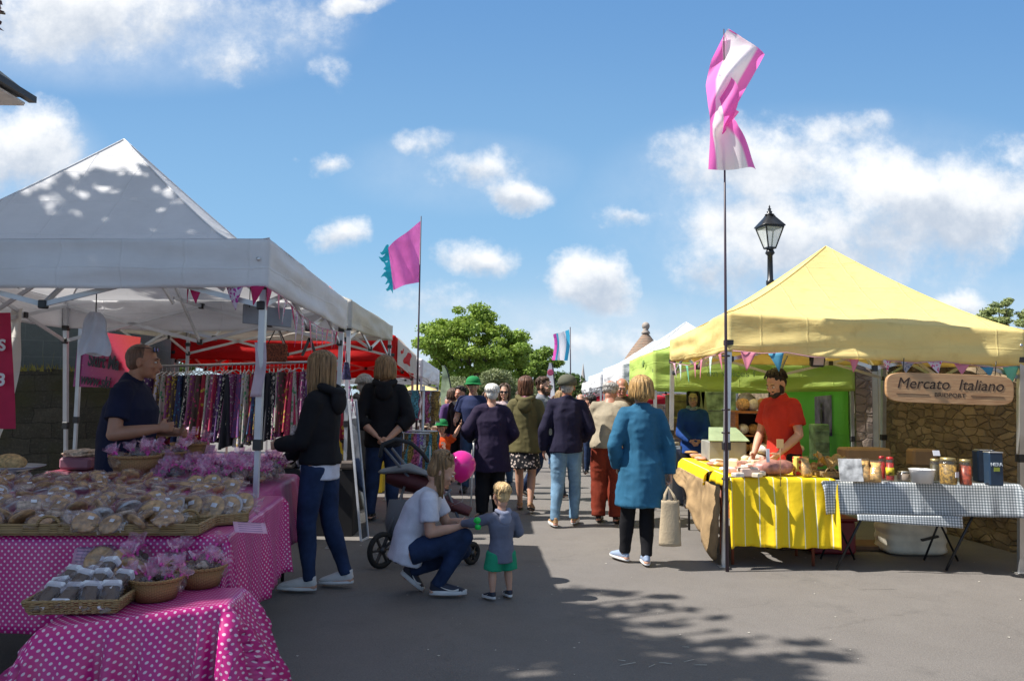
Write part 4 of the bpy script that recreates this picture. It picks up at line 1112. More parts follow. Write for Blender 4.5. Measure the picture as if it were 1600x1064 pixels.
# ---------------------------------------------------------------- flags
def cloth_grid(fn, nu, nv, uvw=1, uvh=1):
    mb = MB(); mb.grid(fn, nu, nv, lambda u, v: (u * uvw, v * uvh)); return mb
M_pole = mat('flag_pole', (.05, .03, .045), .4)
# pink/white flag: outline as curve pairs down the height, folded in depth
def pinkwhite(g, u, v):
    w = g.m('MULTIPLY', g.m('SINE', g.m('ADD', g.m('MULTIPLY', v, 9.0), 1.2)), .05)
    d = g.m('ABSOLUTE', g.m('SUBTRACT', u, g.m('ADD', .5, w)))
    k = g.rng(d, .25, .3, 0, 1)
    return g.mix(k, (.95, .9, .93, 1), (.95, .2, .62, 1))
M_flag1 = uvmat('pink_white_flag', pinkwhite, .6, .45, .1)
Yf = 6.8
fl = thing('flag', 'tall twisting pink and white flag on the slim pole at the yellow canopy corner', 'flag', tuple(aty(1134, 880, Yf).xy) + (0,))
left = [(55, 1131), (90, 1113), (130, 1103), (170, 1101), (215, 1103), (266, 1107)]
right = [(55, 1132), (75, 1160), (90, 1189), (118, 1176), (150, 1160), (170, 1147), (180, 1151), (200, 1136), (215, 1142), (240, 1162), (268, 1183)]
def itp(tab, y):
    for (a, b), (c_, d_) in zip(tab, tab[1:]):
        if y <= c_: return b + (d_ - b) * (y - a) / (c_ - a)
    return tab[-1][1]
def f1(u, v):
    y = 56 + 211 * v; xl, xr = itp(left, y), itp(right, y); px = xl + (xr - xl) * u
    p = aty(px, y + 3 * math.sin(u * 7 + v * 4), Yf); p.y += -.06 + .1 * math.sin(u * 5.5 + v * 7) + .09 * math.sin(v * 11 + u * 3) * u; return p
part('flag_cloth', cloth_grid(f1, 26, 60), M_flag1, fl)
# folded-back strip, darker pink
def f1b(u, v):
    y = 125 + 90 * v; c_ = 1120 + 12 * math.sin(v * 3); p = aty(1118 + 26 * u * math.sin(PI * (.15 + .8 * v)) + 4 * v, y, Yf); p.y += -.14 + .06 * math.sin(u * 3 + v * 6); return p
part('flag_fold', cloth_grid(f1b, 10, 24), mat('pink_flag', (.95, .2, .62), .6, trans=.5), fl)
pl = MB(); b0 = aty(1134, 560, Yf); b0.z = 0; t0 = aty(1131, 46, Yf); pl.tube([b0, lerp(b0, t0, .45), t0], [.016, .013, .005], n=10); part('pole', pl, M_pole, fl)
for yy in (556, 640, 676, 748):
    tie = MB(); p = aty(1134, yy, 6.93); tie.lathe(p, [(.036, -.008), (.04, 0), (.036, .008)], n=12)
    part('cable_tie', tie, M_black_plastic, fl)
M_pinkflag = mat('pink_flag', (.95, .2, .62), .6, trans=.5)
Y2 = 12.0
fl = thing('flag', 'pink flag with turquoise ribbon edge flying above the left row', 'flag', (aty(653, 640, Y2).x, Y2, ground_z(Y2)))
def f2(u, v):
    xr = 658 - 2 * v; yt = 345 + 8 * u + (54 - 8) * u ** 1.3 * 1.0; yb = 441 + 11 * u ** 1.2
    xl = 607 + 6 * v
    px = xr + (xl - xr) * u; py = (345 + 43 * u ** 1.1) * (1 - v) + yb * v
    p = aty(px, py, Y2); p.y += .1 * math.sin(u * 6 + v * 2) * u; return p
part('flag_cloth', cloth_grid(f2, 24, 20), M_pinkflag, fl)
M_turq = mat('turquoise_ribbon', (.02, .5, .62), .6, trans=.4)
rb = MB()
for k in range(7):
    v = (k + .5) / 7; a = f2(1, v)
    def rf_(u, w, a=a, k=k):
        p = a + V((-.13 * u * (1 + .3 * math.sin(k * 2)), -.03 * u, -.02 * u + (w - .5) * .13 * (1 - u * .6) + .03 * math.sin(u * 6 + k))); return p
    rb.grid(lambda u, w: rf_(u, .5 + (w - .5) * (1.5 - 1.45 * u) / (1 - u * .6)), 6, 3)
part('ribbon_edge', rb, M_turq, fl)
pl = MB(); b0 = aty(652, 600, Y2); b0.z = ground_z(Y2); t0 = aty(658, 338, Y2); pl.tube([b0, t0], [.022, .008], n=8); part('pole', pl, M_pole, fl)
Y3 = 25
fl = thing('flag', 'small white flag with blue stripe and pink ribbon edge far down the street', 'flag', (aty(892, 640, Y3).x, Y3, ground_z(Y3)))
def tri(g, u, v): return g.mix(g.m('GREATER_THAN', u, .22), (.05, .45, .7, 1), g.mix(g.m('GREATER_THAN', u, .7), (.85, .85, .9, 1), g.mix(g.m('GREATER_THAN', u, .82), (.1, .5, .7, 1), (.8, .1, .5, 1))))
def f3(u, v):
    p = aty(889 - 25 * u + 2 * math.sin(v * 4), (515 + 8 * u) * (1 - v) + 563 * v + 1.6 * math.sin(v * 25) * (u > .9), Y3); p.y += .15 * math.sin(u * 5 + v); return p
part('flag_cloth', cloth_grid(f3, 16, 24), uvmat('blue_white_flag', tri, .6, .4), fl)
pl = MB(); b0 = aty(893, 600, Y3); b0.z = ground_z(Y3); pl.tube([b0, aty(891, 511, Y3)], [.03, .015], n=6); part('pole', pl, M_pole, fl)
def feather(label, px0, px1, y0, y1, Y, m, txt=None):
    f = thing('feather_banner', label, 'banner', (aty(px1, 640, Y).x, Y, ground_z(Y)))
    def fn(u, v):
        t = v; cx = px0 + (px1 - px0) * (t ** .55) ; w = 4 + 14 * min(1, (t * 1.6)) ** .8
        p = aty(cx - w * (1 - u), y0 + (y1 - y0) * t + (1 - u) * 4 * t, Y); p.y += .05 * math.sin(v * 5); return p
    part('banner_cloth', cloth_grid(fn, 6, 20), m, f)
    mb = MB(); mb.tube([fn(1, k / 14) for k in range(15)] + [V((f.location.x, Y, ground_z(Y)))], .02, n=6); part('pole', mb, M_black_metal, f)
    if txt:
        mm = MB(); c_ = fn(.5, .2); mm.lathe(c_ + V((0, -.06, 0)), [(.07, 0), (.1, .0), (.1, .01), (.07, .01)], n=16, M=Matrix.Rotation(R(90), 3, 'X')); 
        for k in range(6): q = fn(.5, .4 + k * .07); mm.box(q + V((0, -.08, 0)), (.05 + .02 * (k % 2), .004, .05))
        part('printed_mark', mm, mat('maroon_print', (.35, .05, .12), .7), f)
feather('white feather banner with a maroon emblem near the big tree', 862, 869, 567, 640, 24, mat('white_banner', (.75, .75, .78), .6, trans=.3), 1)
feather('pale green feather banner behind the left row by the big tree', 694, 709, 571, 640, 24, mat('palegreen_banner', (.42, .5, .3), .6, trans=.3, var=.4, vscale=3))
# ---------------------------------------------------------------- lamp post
Yl = 12.0; lp = thing('street_lamp', 'black Victorian lantern street lamp behind the yellow canopy', 'street lamp', (aty(1201, 640, Yl).x, Yl, 0))
q = lambda py: aty(1203, py, Yl)
base = V((lp.location.x, Yl, -.02)); b1 = q(388); b1.z = q(388).z
mb = MB(); mb.lathe((b1.x, Yl, 0), [(.12, 0), (.12, .5), (.07, .6), (.05, .8), (.045, b1.z - .6), (.065, b1.z - .58), (.065, b1.z - .52), (.045, b1.z - .5), (.04, b1.z - .12), (.075, b1.z - .08), (.05, b1.z - .02)], n=16)
part('post', mb, M_black_metal, lp)
z0 = b1.z; zs = q(356).z; zt_ = q(345).z; ztt = q(337).z
def sq(r, z): return [V((b1.x + math.cos(a) * r, Yl + math.sin(a) * r, z)) for a in (R(45 + 12), R(135 + 12), R(225 + 12), R(315 + 12))]
lo, hi = sq(.09, z0), sq(.215, zs)
mb = MB()
for k in range(4): mb.sbar(lo[k], hi[k], .018); mb.sbar(lo[k], lo[(k + 1) % 4], .022); mb.sbar(hi[k], hi[(k + 1) % 4], .024)
part('lantern_frame', mb, M_black_metal, lp)
mb = MB()
for k in range(4): mb.add([lo[k], lo[(k + 1) % 4], hi[(k + 1) % 4], hi[k]], [(0, 1, 2, 3)], smooth=False)
part('lantern_glass', mb, mat('lantern_pane', (.75, .78, .8), .15, alpha=.45), lp)
mb = MB(); mb.loft([sq(.25, zs + .01), sq(.24, zs + .03), sq(.1, ztt - .03), sq(.08, ztt)]); mb.lathe((b1.x, Yl, ztt), [(.07, 0), (.075, .015), (.035, .035), (.045, .06), (.018, .08), (.03, .1), (.01, .125), (.015, .14), (.003, .17)], n=12)
part('lantern_roof', mb, M_black_metal, lp)
# ---------------------------------------------------------------- tables and cloths
PINK = (.55, .012, .2)
M_dots = uvmat('polka_dot_oilcloth', dots_fn((.52, .01, .2), (.74, .56, .66), .031, .155), .32, .03, .12, .6, 12)
M_dots_small = uvmat('small_dot_oilcloth', dots_fn((.47, .015, .2), (.66, .46, .58), .0165, .17), .32, .03, .12, .6, 12)
M_ging = uvmat('gingham_oilcloth', checks_fn((.72, .74, .76), (.33, .36, .38), (.13, .16, .18), .024), .4, .05, .2)
def stripes(g, u, v):
    k = g.m('GREATER_THAN', g.m('FRACT', g.m('DIVIDE', u, .125)), .94)
    return g.mix(k, (.86, .60, .01, 1), (.9, .85, .6, 1))
M_yel = uvmat('yellow_striped_cloth', stripes, .7, .12, .5, .4, 14)
M_hess = mat('hessian', (.36, .24, .12), .95, var=.25, bump=.7, bscale=120, trans=.1)
def tablecloth(name, label, quad_, z, drops, m, cat='tablecloth', flare=.12, fold=.025, nfold=7, seed=0, parent=None, group=None, zfun=None, res=.035, wav=(), offs=(0, 0)):
    """quad_: FL FR RR RL (x,y); drops: front right rear left"""
    a, b, c, d = [V((*q, 0)) for q in quad_]
    W_ = ((b - a).length + (c - d).length) / 2; D_ = ((d - a).length + (c - b).length) / 2
    dF, dR, dB, dL = drops
    U0, U1, V0, V1 = -dL, W_ + dR, -dF, D_ + dB
    nu = int((U1 - U0) / res) + 1; nv = int((V1 - V0) / res) + 1
    def base(u, v):
        x, y = u / W_, v / D_
        return (a * (1 - x) + b * x) * (1 - y) + (d * (1 - x) + c * x) * y
    def f(s, t):
        u = U0 + (U1 - U0) * s; v = V0 + (V1 - V0) * t
        cu_, cv_ = min(max(u, 0), W_), min(max(v, 0), D_)
        du, dv = u - cu_, v - cv_; r = math.hypot(du, dv)
        p = base(cu_, cv_)
        if r < 1e-6: return p + V((0, 0, z + .003 * nz(p, 4, 4, seed)))
        q = base(cu_ + du / r * .01, cv_ + dv / r * .01) - p; q.normalize()
        al = cu_ + cv_ + math.atan2(dv, du) * .25
        ph = al * 2 * PI * nfold / (W_ + D_) + seed
        depth = min(1, r / .35)
        f_ = fold * depth * (math.sin(ph + 1.2 * math.sin(ph * .5 + seed)) + .5 * math.sin(ph * 2.3 + 1) + 1.2 * nz((al * 3, r * 2, seed), 1))
        out_ = .012 + flare * r + f_ + (.03 * (abs(du) > 0 and abs(dv) > 0))
        pr = min(out_, r * .8)
        return p + q * pr + V((0, 0, z - (max(0, r - .012)) * math.sqrt(max(.2, 1 - flare * flare)) ))
    mb = MB(); mb.grid(f, nu, nv, lambda s, t: (U0 + (U1 - U0) * s + offs[0], V0 + (V1 - V0) * t + offs[1]))
    o = part(name, mb, m, parent, solid=.0015, loc=None if parent is not None else (a.x, a.y, z))
    if parent is None: tag(o, label, cat, group)
    return o, base
def table(label, quad_, z, top=(.3, .28, .26), fold=False, legm=None):
    a, b, c, d = [V((*q, 0)) for q in quad_]
    t = thing('trestle_table', label, 'table', tuple(((a + b + c + d) / 4).xy) + (0,))
    mb = MB(); e = .01
    P_ = [V((q.x, q.y, z - h)) for h in (.008, .034) for q in [lerp(q, (a + b + c + d) / 4, .012) for q in (a, b, c, d)]]
    mb.add(P_, [(0, 1, 2, 3), (7, 6, 5, 4), (0, 4, 5, 1), (1, 5, 6, 2), (2, 6, 7, 3), (3, 7, 4, 0)], smooth=False)
    part('table_top', mb, mat('table_top', top, .6), t)
    lm = legm or M_black_metal
    for k, (p, q) in enumerate(((a, d), (b, c))):
        oth = b if k == 0 else a
        i_ = lambda x, y: lerp(lerp(x, y, .12), (a + b + c + d) / 4, .1)
        for s_ in (0, 1):
            l = MB(); A_ = i_(p, q) if s_ else i_(q, p); B_ = i_(q, p) if s_ else i_(p, q)
            if fold: l.bar(A_ + V((0, 0, z - .036)), B_ + V((0, 0, .005)), .011)
            else: l.bar(A_ + V((0, 0, z - .036)), A_ + V((0, 0, .005)), .014)
            part('leg', l, lm, t)
    return t
# left stall --------------------------------------------------
QA = [(-3.3, 3.52), tuple(atz(352, 838, .82).xy), tuple(atz(392, 745, .82).xy), (-3.6, 5.15)]
QA[2] = (-1.5, 5.1)
table('long table of wrapped pies under the spotted cloth, left foreground', QA, .82)
tablecloth('tablecloth', 'magenta polka dot cloth hanging off the long pie table at the left edge', QA, .825, (.44, .5, .1, .1), M_dots, nfold=9, flare=.07, fold=.022, seed=1)
QB = [(-2.55, 4.95), (-1.56, 4.9), tuple(atz(487, 727, .82).xy), (-2.75, 6.3)]
QB = [(-2.55, 5.14), (-1.64, 5.12), (-1.78, 6.45), (-2.75, 6.5)]
table('table behind the front gazebo pole with heaps of pink ribboned bags', QB, .82)
tablecloth('tablecloth', 'pink small dotted cloth hanging beside the front gazebo pole', QB, .828, (.3, .5, .1, .1), M_dots_small, nfold=7, flare=.12, fold=.03, seed=4)
QC = [tuple(atz(64, 962, .66).xy), tuple(atz(338, 945, .66).xy), tuple(atz(352, 905, .66).xy), tuple(atz(110, 868, .66).xy)]
fl_, fr_ = atz(62, 985, .66), atz(352, 945, .66)
QC = [(fl_.x, fl_.y), (fr_.x, fr_.y), (fr_.x - .02, 3.36), (fl_.x - .05, 3.3)]
table('low display table closest to the camera under the spotted cloth', QC, .66)
tablecloth('tablecloth', 'glossy magenta polka dot cloth on the low table closest to the camera', QC, .665, (.6, .6, .05, .3), M_dots, nfold=7, flare=.27, fold=.055, seed=2.4, res=.025)
# baskets
def wickermat(name, c):
    m, nt = newmat(name); g = NG(nt); tc = nt.nodes.new('ShaderNodeTexCoord'); x = g.sep(tc.outputs['Object'])
    ang = g.m('ARCTAN2', x[1], x[0])
    a = g.m('SINE', g.m('MULTIPLY', ang, 30)); z = g.m('SINE', g.m('ADD', g.m('MULTIPLY', x[2], 700), g.m('MULTIPLY', g.m('SIGN', a), PI / 2)))
    h = g.m('ADD', g.m('MULTIPLY', z, .5), g.m('MULTIPLY', g.m('ABSOLUTE', a), .4)); n = g.noise(tc.outputs['Object'], 25, 4)
    cc = g.mix(g.rng(h, -.4, .8), (*[q * .5 for q in c], 1), (*c, 1)); cc = g.mix(g.rng(n, .4, .7, 0, .4), cc, (*[q * .7 for q in c], 1))
    finish(nt, cc, .6, 0, h, .8, .004); return m
M_wick = wickermat('wicker', (.48, .26, .1)); M_wick2 = wickermat('pale_wicker', (.42, .27, .12))
def round_basket(r, h):
    root = thing('basket', 'x', 'basket')
    mb = MB(); mb.lathe((0, 0, 0), [(r * .02, .004), (r * .72, .004), (r * .74, 0), (r * .86, h * .5), (r, h), (r * .97, h), (r * .83, h * .5), (r * .7, .012), (.001, .012)], n=32, cap=False)
    part('bowl', mb, M_wick, root, local=True)
    mb = MB(); 
    for k in range(2):
        pts = [V((math.cos(a) * r, math.sin(a) * r, h + .004 * math.sin(a * 16 + k * PI))) for a in [2 * PI * i / 96 for i in range(97)]]
        mb.tube(pts, .0065, n=6)
    part('rim', mb, M_wick, root, local=True); return root
def cellomat(name, tint, dcol, dif, gl=.16):
    m, nt = newmat(name); N = nt.nodes; L = nt.links; g = NG(nt)
    t = N.new('ShaderNodeBsdfTransparent'); t.inputs[0].default_value = (*tint, 1)
    d = N.new('ShaderNodeBsdfDiffuse'); d.inputs[0].default_value = (*dcol, 1); gs = N.new('ShaderNodeBsdfGlossy'); gs.inputs['Roughness'].default_value = .12
    tc = N.new('ShaderNodeTexCoord'); bp = N.new('ShaderNodeBump'); bp.inputs['Strength'].default_value = .6; bp.inputs['Distance'].default_value = .01; L.new(g.noise(tc.outputs['Object'], 60, 3), bp.inputs['Height']); L.new(bp.outputs[0], gs.inputs['Normal'])
    lw = N.new('ShaderNodeLayerWeight'); lw.inputs[0].default_value = .35
    a = N.new('ShaderNodeMixShader'); a.inputs[0].default_value = dif; L.new(t.outputs[0], a.inputs[1]); L.new(d.outputs[0], a.inputs[2])
    b = N.new('ShaderNodeMixShader'); L.new(g.m('ADD', g.m('MULTIPLY', lw.outputs['Fresnel'], .32), gl * .3), b.inputs[0]); L.new(a.outputs[0], b.inputs[1]); L.new(gs.outputs[0], b.inputs[2])
    o = N.new('ShaderNodeOutputMaterial'); L.new(b.outputs[0], o.inputs[0]); MAT[name] = m; return m
M_cello = cellomat('cellophane', (.96, .94, .96), (.6, .56, .6), .035)
M_cello_pink = cellomat('pink_cellophane', (.97, .8, .9), (.85, .45, .65), .2)
M_ribbon = mat('magenta_ribbon', (.6, .03, .3), .35, spec=.7)
M_cake = mat('pale_cake', (.5, .3, .14), .8, var=.4, vscale=30, bump=.5); M_choc = mat('chocolate_cake', (.09, .045, .025), .7, var=.3, bump=.4); M_pastry = mat('pastry', (.6, .36, .15), .75, var=.35, vscale=40, bump=.4)
M_sugar = mat('icing', (.6, .46, .34), .7, var=.4, vscale=40); M_foil = mat('foil', (.62, .62, .64), .28, .85, bump=.8, bscale=90)
M_tag = uvmat('pink_card_lines', lambda g, u, v: g.mix(g.m('MULTIPLY', g.m('GREATER_THAN', g.m('FRACT', g.m('MULTIPLY', v, 5)), .62), g.m('LESS_THAN', g.m('ABSOLUTE', g.m('SUBTRACT', u, .5)), .36)), (.68, .36, .5, 1), (.3, .14, .26, 1)), .5)
rgp = random.Random(9)
def crink(mb, r, sq, k, seed, n=16, m=10):
    b = MB(); b.ell((0, 0, 0), 1, n, m)
    out = []
    for p in b.v:
        p = V(p); q = 1 + k * noise.noise(p * 2.6 + V((seed, seed * 2, 0))) + k * .6 * abs(noise.noise(p * 6 + V((0, seed, 0))))
        out.append(V((p.x * r * q, p.y * r * q, p.z * r * sq * q)))
    sm = mb.smooth; mb.smooth = False
    mb.add(out, b.f); mb.smooth = sm
# --- prototypes (placed on first use)
def proto_pie(kind, seed):
    root = thing('wrapped_pie', 'x', 'wrapped pie')
    mb = MB()
    if kind == 0: mb.lathe((0, 0, 0), [(.02, 0), (.052, 0), (.062, .02), (.064, .024), (.055, .027), (.03, .032), (.002, .034)], n=22); m = M_pastry
    elif kind == 1: mb.lathe((0, 0, 0), [(.02, 0), (.056, 0), (.066, .012), (.06, .022), (.03, .026), (.002, .026)], n=22); m = M_cake
    elif kind == 2: mb.box((0, 0, .014), (.11, .06, .028), bev=.008); m = M_sugar
    else: mb.lathe((0, 0, 0), [(.02, 0), (.05, .0), (.07, .012), (.066, .014), (.05, .006), (.02, .006)], n=22); m = M_foil
    part('pie', mb, m, root, local=True)
    if kind == 3:
        mb = MB(); mb.lathe((0, 0, .006), [(.06, .004), (.045, .012), (.02, .016), (.001, .016)], n=20, cap=False); part('filling', mb, M_cake, root, local=True)
    mb = MB(); crink(mb, .074 if kind != 2 else .068, .36, .28, seed); 
    w = MB(); w.add([V(p) + V((0, 0, .017)) for p in mb.v], mb.f, smooth=False)
    for sgn in (-1, 1):   # twisted ends of the wrap
        w.grid(lambda u, v, sgn=sgn: V((sgn * (.06 + .045 * v), (u - .5) * (.04 + .06 * v) , .017 + .008 * math.sin(u * 18) * (v + .2))), 8, 3)
    part('wrapper', w, M_cello, root, local=True)
    lb = MB(); lb.box((.02, .01, .0425), (.028, .02, .0015)); part('sticker', lb, mat('paper_white', (.7, .7, .74), .6), root, local=True)
    return root
def proto_bag(seed, cake, tall=1.0):
    root = thing('gift_bag', 'x', 'wrapped sweets')
    mb = MB()
    for k in range(4):
        a = k * 1.7 + seed; mb.ell((math.cos(a) * .02, math.sin(a) * .02, .025 + .012 * (k % 2)), (.024, .022, .018), 10, 7)
    part('cakes', mb, cake, root, local=True)
    mb = MB(); crink(mb, .056, .9, .3, seed); w = MB(); w.add([V(p) + V((0, 0, .05)) for p in mb.v], mb.f, smooth=False)
    part('bag', w, M_cello, root, local=True)
    fl = MB(); 
    rr = [V((math.cos(a) * (.012 + .034 * v_) * (1 + .25 * math.sin(a * 5 + seed)), math.sin(a) * (.012 + .034 * v_) * (1 + .25 * math.sin(a * 4 + seed)), .1 + .055 * v_ * tall + .01 * math.sin(a * 3 + seed) * v_)) for v_ in (0, .5, 1) for a in [2 * PI * i / 18 for i in range(19)]]
    fl.add(rr, [(j * 19 + i, j * 19 + i + 1, (j + 1) * 19 + i + 1, (j + 1) * 19 + i) for j in range(2) for i in range(18)], smooth=False)
    part('ruffle', fl, M_cello_pink, root, local=True)
    rb = MB(); rb.lathe((0, 0, .1), [(.014, -.006), (.016, 0), (.014, .006)], n=10)
    for k in range(4):
        a = k * 1.57 + seed; rb.grid(lambda u, v, a=a: V((math.cos(a) * (.012 + .03 * u) - math.sin(a) * (v - .5) * .012, math.sin(a) * (.012 + .03 * u) + math.cos(a) * (v - .5) * .012, .1 + .02 * math.sin(u * 3.0) - .015 * u * (k % 2))), 5, 1)
    part('ribbon', rb, M_ribbon, root, local=True); return root
PIES = [proto_pie(k, k * 3 + 1) for k in (0, 1, 2, 3)]; BAGS = [proto_bag(1, M_cake), proto_bag(2.4, M_choc, 1.2), proto_bag(4, M_sugar, .9)]
USED = {}
def place(pr, loc, rot, label, group, sc=1, cat=None):
    if pr.name not in USED: USED[pr.name] = 1; o = pr
    else: o = copy_tree(pr)
    o.location = loc; o.rotation_euler = rot; o.scale = (sc,) * 3; o['label'] = label; o['group'] = group
    if cat: o['category'] = cat
    return o
# pies on table A
GP = 'wrapped pies in rows on the long table'; LP_ = 'small pastry in clear cellophane among the rows on the long spotted table'
ys_ = [3.62, 3.75, 3.88, 4.01, 4.15, 4.29, 4.44, 4.6, 4.77, 4.95]
for j, yy in enumerate(ys_):
    xx = -3.0 - .1 * j + .5 * 0
    lim = -1.6 if j < 8 else -1.7 if j < 9 else -2.3
    while xx < lim:
        tilt = rgp.uniform(-.5, -.15) if rgp.random() < .6 else rgp.uniform(-.15, .35)
        h = .83 + (.035 if j > 1 else .025) + rgp.uniform(0, .02) + .005 * j
        kk = (0 if yy > 4.3 else rgp.choice((1, 3, 1, 2))) if rgp.random() < .75 else rgp.choice((0, 1, 2, 3))
        place(PIES[kk], (xx + rgp.uniform(-.02, .02), yy + rgp.uniform(-.03, .03), h + .02), (R(50) * -tilt + rgp.uniform(-.2, .2) + .45, rgp.uniform(-.3, .3), rgp.uniform(0, 6.28)), LP_, GP, rgp.uniform(.72, .92))
        xx += rgp.uniform(.1, .128)
# wooden tray edges with looped handle
def tray(label, c, L_, D_, rz, h=.05):
    t = thing('wicker_tray', label, 'tray', c, rz); mb = MB(); mb.box((0, 0, .008), (L_, D_, .012)); part('tray_base', mb, M_wick2, t, local=True)
    mb = MB()
    for k in range(4):
        z = .015 + k * .011
        pts = [V((x, y, z)) for x, y in ((-L_ / 2, -D_ / 2), (L_ / 2, -D_ / 2), (L_ / 2, D_ / 2), (-L_ / 2, D_ / 2), (-L_ / 2, -D_ / 2))]
        for a, b in zip(pts, pts[1:]):
            n_ = 18; mb.tube([lerp(a, b, i / n_) + V((0, 0, .002 * math.sin(i * PI + k * PI))) for i in range(n_ + 1)], .0075, n=6)
    part('tray_rim', mb, M_wick2, t, local=True)
    mb = MB(); pts = [V((-L_ * .2 + .05 * math.cos(a), -D_ / 2 - .01, .045 + .045 * math.sin(a))) for a in [PI * i / 10 for i in range(11)]]; mb.tube(pts, .007, n=6); part('tray_handle', mb, M_wick2, t, local=True)
    return t
p0 = atz(225, 822, .84); tray('long wicker tray with a looped handle holding clear wrapped pies at the table front', (-1.93, 3.72, .832), .95, .26, R(4))
p1 = atz(345, 790, .84); tray('short wicker tray of foil pies on the right corner of the pie table', (-1.6, 3.98, .832), .42, .3, R(38))
for k in range(7):
    q = V((-1.75 + .055 * k, 3.86 + .05 * k + rgp.uniform(-.06, .06), .89))
    place(PIES[3 if k % 2 else 0], q, (.95, rgp.uniform(-.3, .3), rgp.uniform(-.8, .2)), 'upright wrapped pie leaning in the trays at the pie table right end', 'foil pies leaning in the corner tray', 1.12)
# price cards
def card(label, c, w=.11, h=.07, rot=(1.2, 0, 0), m=None, group='pink price cards', name='price_card'):
    mb = MB(); mb.add([(-w / 2, -h / 2, 0), (w / 2, -h / 2, 0), (w / 2, h / 2, 0), (-w / 2, h / 2, 0)], [(0, 1, 2, 3)], [[(0, 0), (1, 0), (1, 1), (0, 1)]])
    o = part(name, mb, m or M_tag, local=True, solid=.0015); o.location = c; o.rotation_euler = rot; tag(o, label, 'price card', group); return o
card('pink price card sticking out past the gazebo pole', atz(391, 824, .86) , .15, .1, (.35, .12, .5))
card('pink price card leaning at the back left corner of the low table', atz(130, 868, .74), .1, .075, (1.3, 0, -.15))
card('small pink price tag tilted above the dark packets of the low table', atz(118, 842, .8), .035, .1, (1.2, 0, .5))
card('pink price card standing between the low table and the pie table', atz(216, 844, .79), .1, .085, (1.3, 0, .35))
card('little coral price card over the right bag basket', atz(300, 845, .8), .055, .07, (1.2, .2, .1))
card('narrow pink price card lying diagonally over the pies near the tray', atz(245, 788, .92), .2, .055, (.7, .1, -.6))
card('pink price card lying flat on pies left of the diagonal one', atz(215, 772, .92), .13, .05, (.6, 0, -.1))
card('pink price card standing right of the corner tray pies', atz(324, 766, .92), .09, .05, (1.1, 0, .6))
card('large pink price card behind the middle rows of pies', atz(185, 744, .95), .2, .06, (.5, 0, -.05))
card('pink price card in the left round basket by the seller', atz(214, 686, 1.07), .07, .09, (1.3, 0, -.2))
card('plum coloured card in the left round basket by the seller', atz(203, 690, 1.05), .09, .1, (1.2, 0, .3), mat('plum_card', (.5, .03, .14), .5))
card('pink price card standing in the far basket pile', atz(300, 672, 1.08), .14, .09, (1.2, 0, .1))
card('pink price card leaning between the heaped bags near the pole', atz(328, 702, 1.02), .09, .08, (1.2, 0, -.3))
card('pink card laid over the corner where both spotted tables meet', atz(352, 770, .87), .16, .06, (.2, 0, .1))
# heap baskets at rear of table B, raised on a crate
cr = thing('display_riser', 'low cloth covered riser lifting the row of bag baskets', 'riser', (-2.3, 5.7, .83)); mb = MB(); mb.box((-2.44, 5.8, .87), (.6, .9, .07), bev=.01); part('riser_box', mb, mat('riser_purple', (.2, .02, .1), .6), cr)
BK = round_basket(.145, .115); first = [True]
LB = 'magenta ribboned bag in the '
def basket(c, label, sc=1.0, nb=6, top=.05, grp='round wicker baskets', lab2='row of baskets beside the seller', g2='ribboned bags in the baskets beside the seller'):
    o = BK if first[0] else copy_tree(BK); first[0] = False
    o.location = c; o.scale = (sc,) * 3; tag(o, label, 'basket', grp); o.rotation_euler = (0, 0, rgp.uniform(0, 6))
    for k in range(nb):
        a = 2 * PI * k / nb + rgp.uniform(-.3, .3); r = .085 * sc if k < nb - 1 else 0
        place(BAGS[rgp.randrange(3)], (c[0] + math.cos(a) * r, c[1] + math.sin(a) * r, c[2] + top * sc + (.03 if k == nb - 1 else 0)), (rgp.uniform(-.5, .5), rgp.uniform(-.5, .5), rgp.uniform(0, 6)), LB + lab2, g2, rgp.uniform(.8, 1.05) * sc)
for (px, py, lab, s_) in ((210, 737, 'leftmost round wicker basket right in front of the seller', 1.15), (254, 729, 'second round wicker basket from the seller', 1.1), (296, 712, 'farthest round wicker basket toward the skirt rail', 1.1)):
    q = atz(px, py, .93); basket((q.x, q.y, .91), lab, s_)
for (px, py, lab) in ((336, 762, 'little round basket near the tables meeting corner, in front of the pole'), (357, 738, 'little round basket behind the corner one near the pole')):
    q = atz(px, py, .84); basket((q.x, q.y, .835), lab, .62, 5, lab2='two little baskets near the front pole', g2='ribboned bags near the front pole')
for k in range(95):
    t = rgp.random(); px = 245 + 190 * t; py = 756 - 27 * rgp.random()
    q = atz(px, py, .86)
    if q.x > -1.71 - (q.y - 5.1) * .1 or q.y > 6.4 or q.y < 5.05: continue
    place(BAGS[k % 3], (q.x, q.y, .84 + rgp.uniform(0, .06)), (rgp.uniform(-.7, .7), rgp.uniform(-.7, .7), rgp.uniform(0, 6)), LB + 'loose heap between the pies and the tall baskets', 'ribboned bags heaped loose on the table', rgp.uniform(.85, 1.2))
# low table goods
q = atz(250, 948, .665)
def place_low(px, py, lab, s_, nb):
    q = atz(px, py - 6, .67); basket((q.x, q.y, .67), lab, s_, nb, .045, lab2='orange wicker baskets on the low table', g2='ribboned bags on the low table')
place_low(243, 940, 'front round orange wicker basket in the middle of the low table', .72, 7)
place_low(313, 920, 'round orange wicker basket at the right edge of the low table', .72, 7)
for k in range(9):
    q = atz(205 + 18 * k % 130 + rgp.uniform(-6, 6), 905 - 14 * (k % 3), .67); place(BAGS[k % 3], (q.x, q.y, .69 + .02 * (k % 2)), (rgp.uniform(-.5, .5), rgp.uniform(-.5, .5), k), LB + 'middle of the low table behind its baskets', 'ribboned bags behind the low table baskets', rgp.uniform(.8, 1.0))
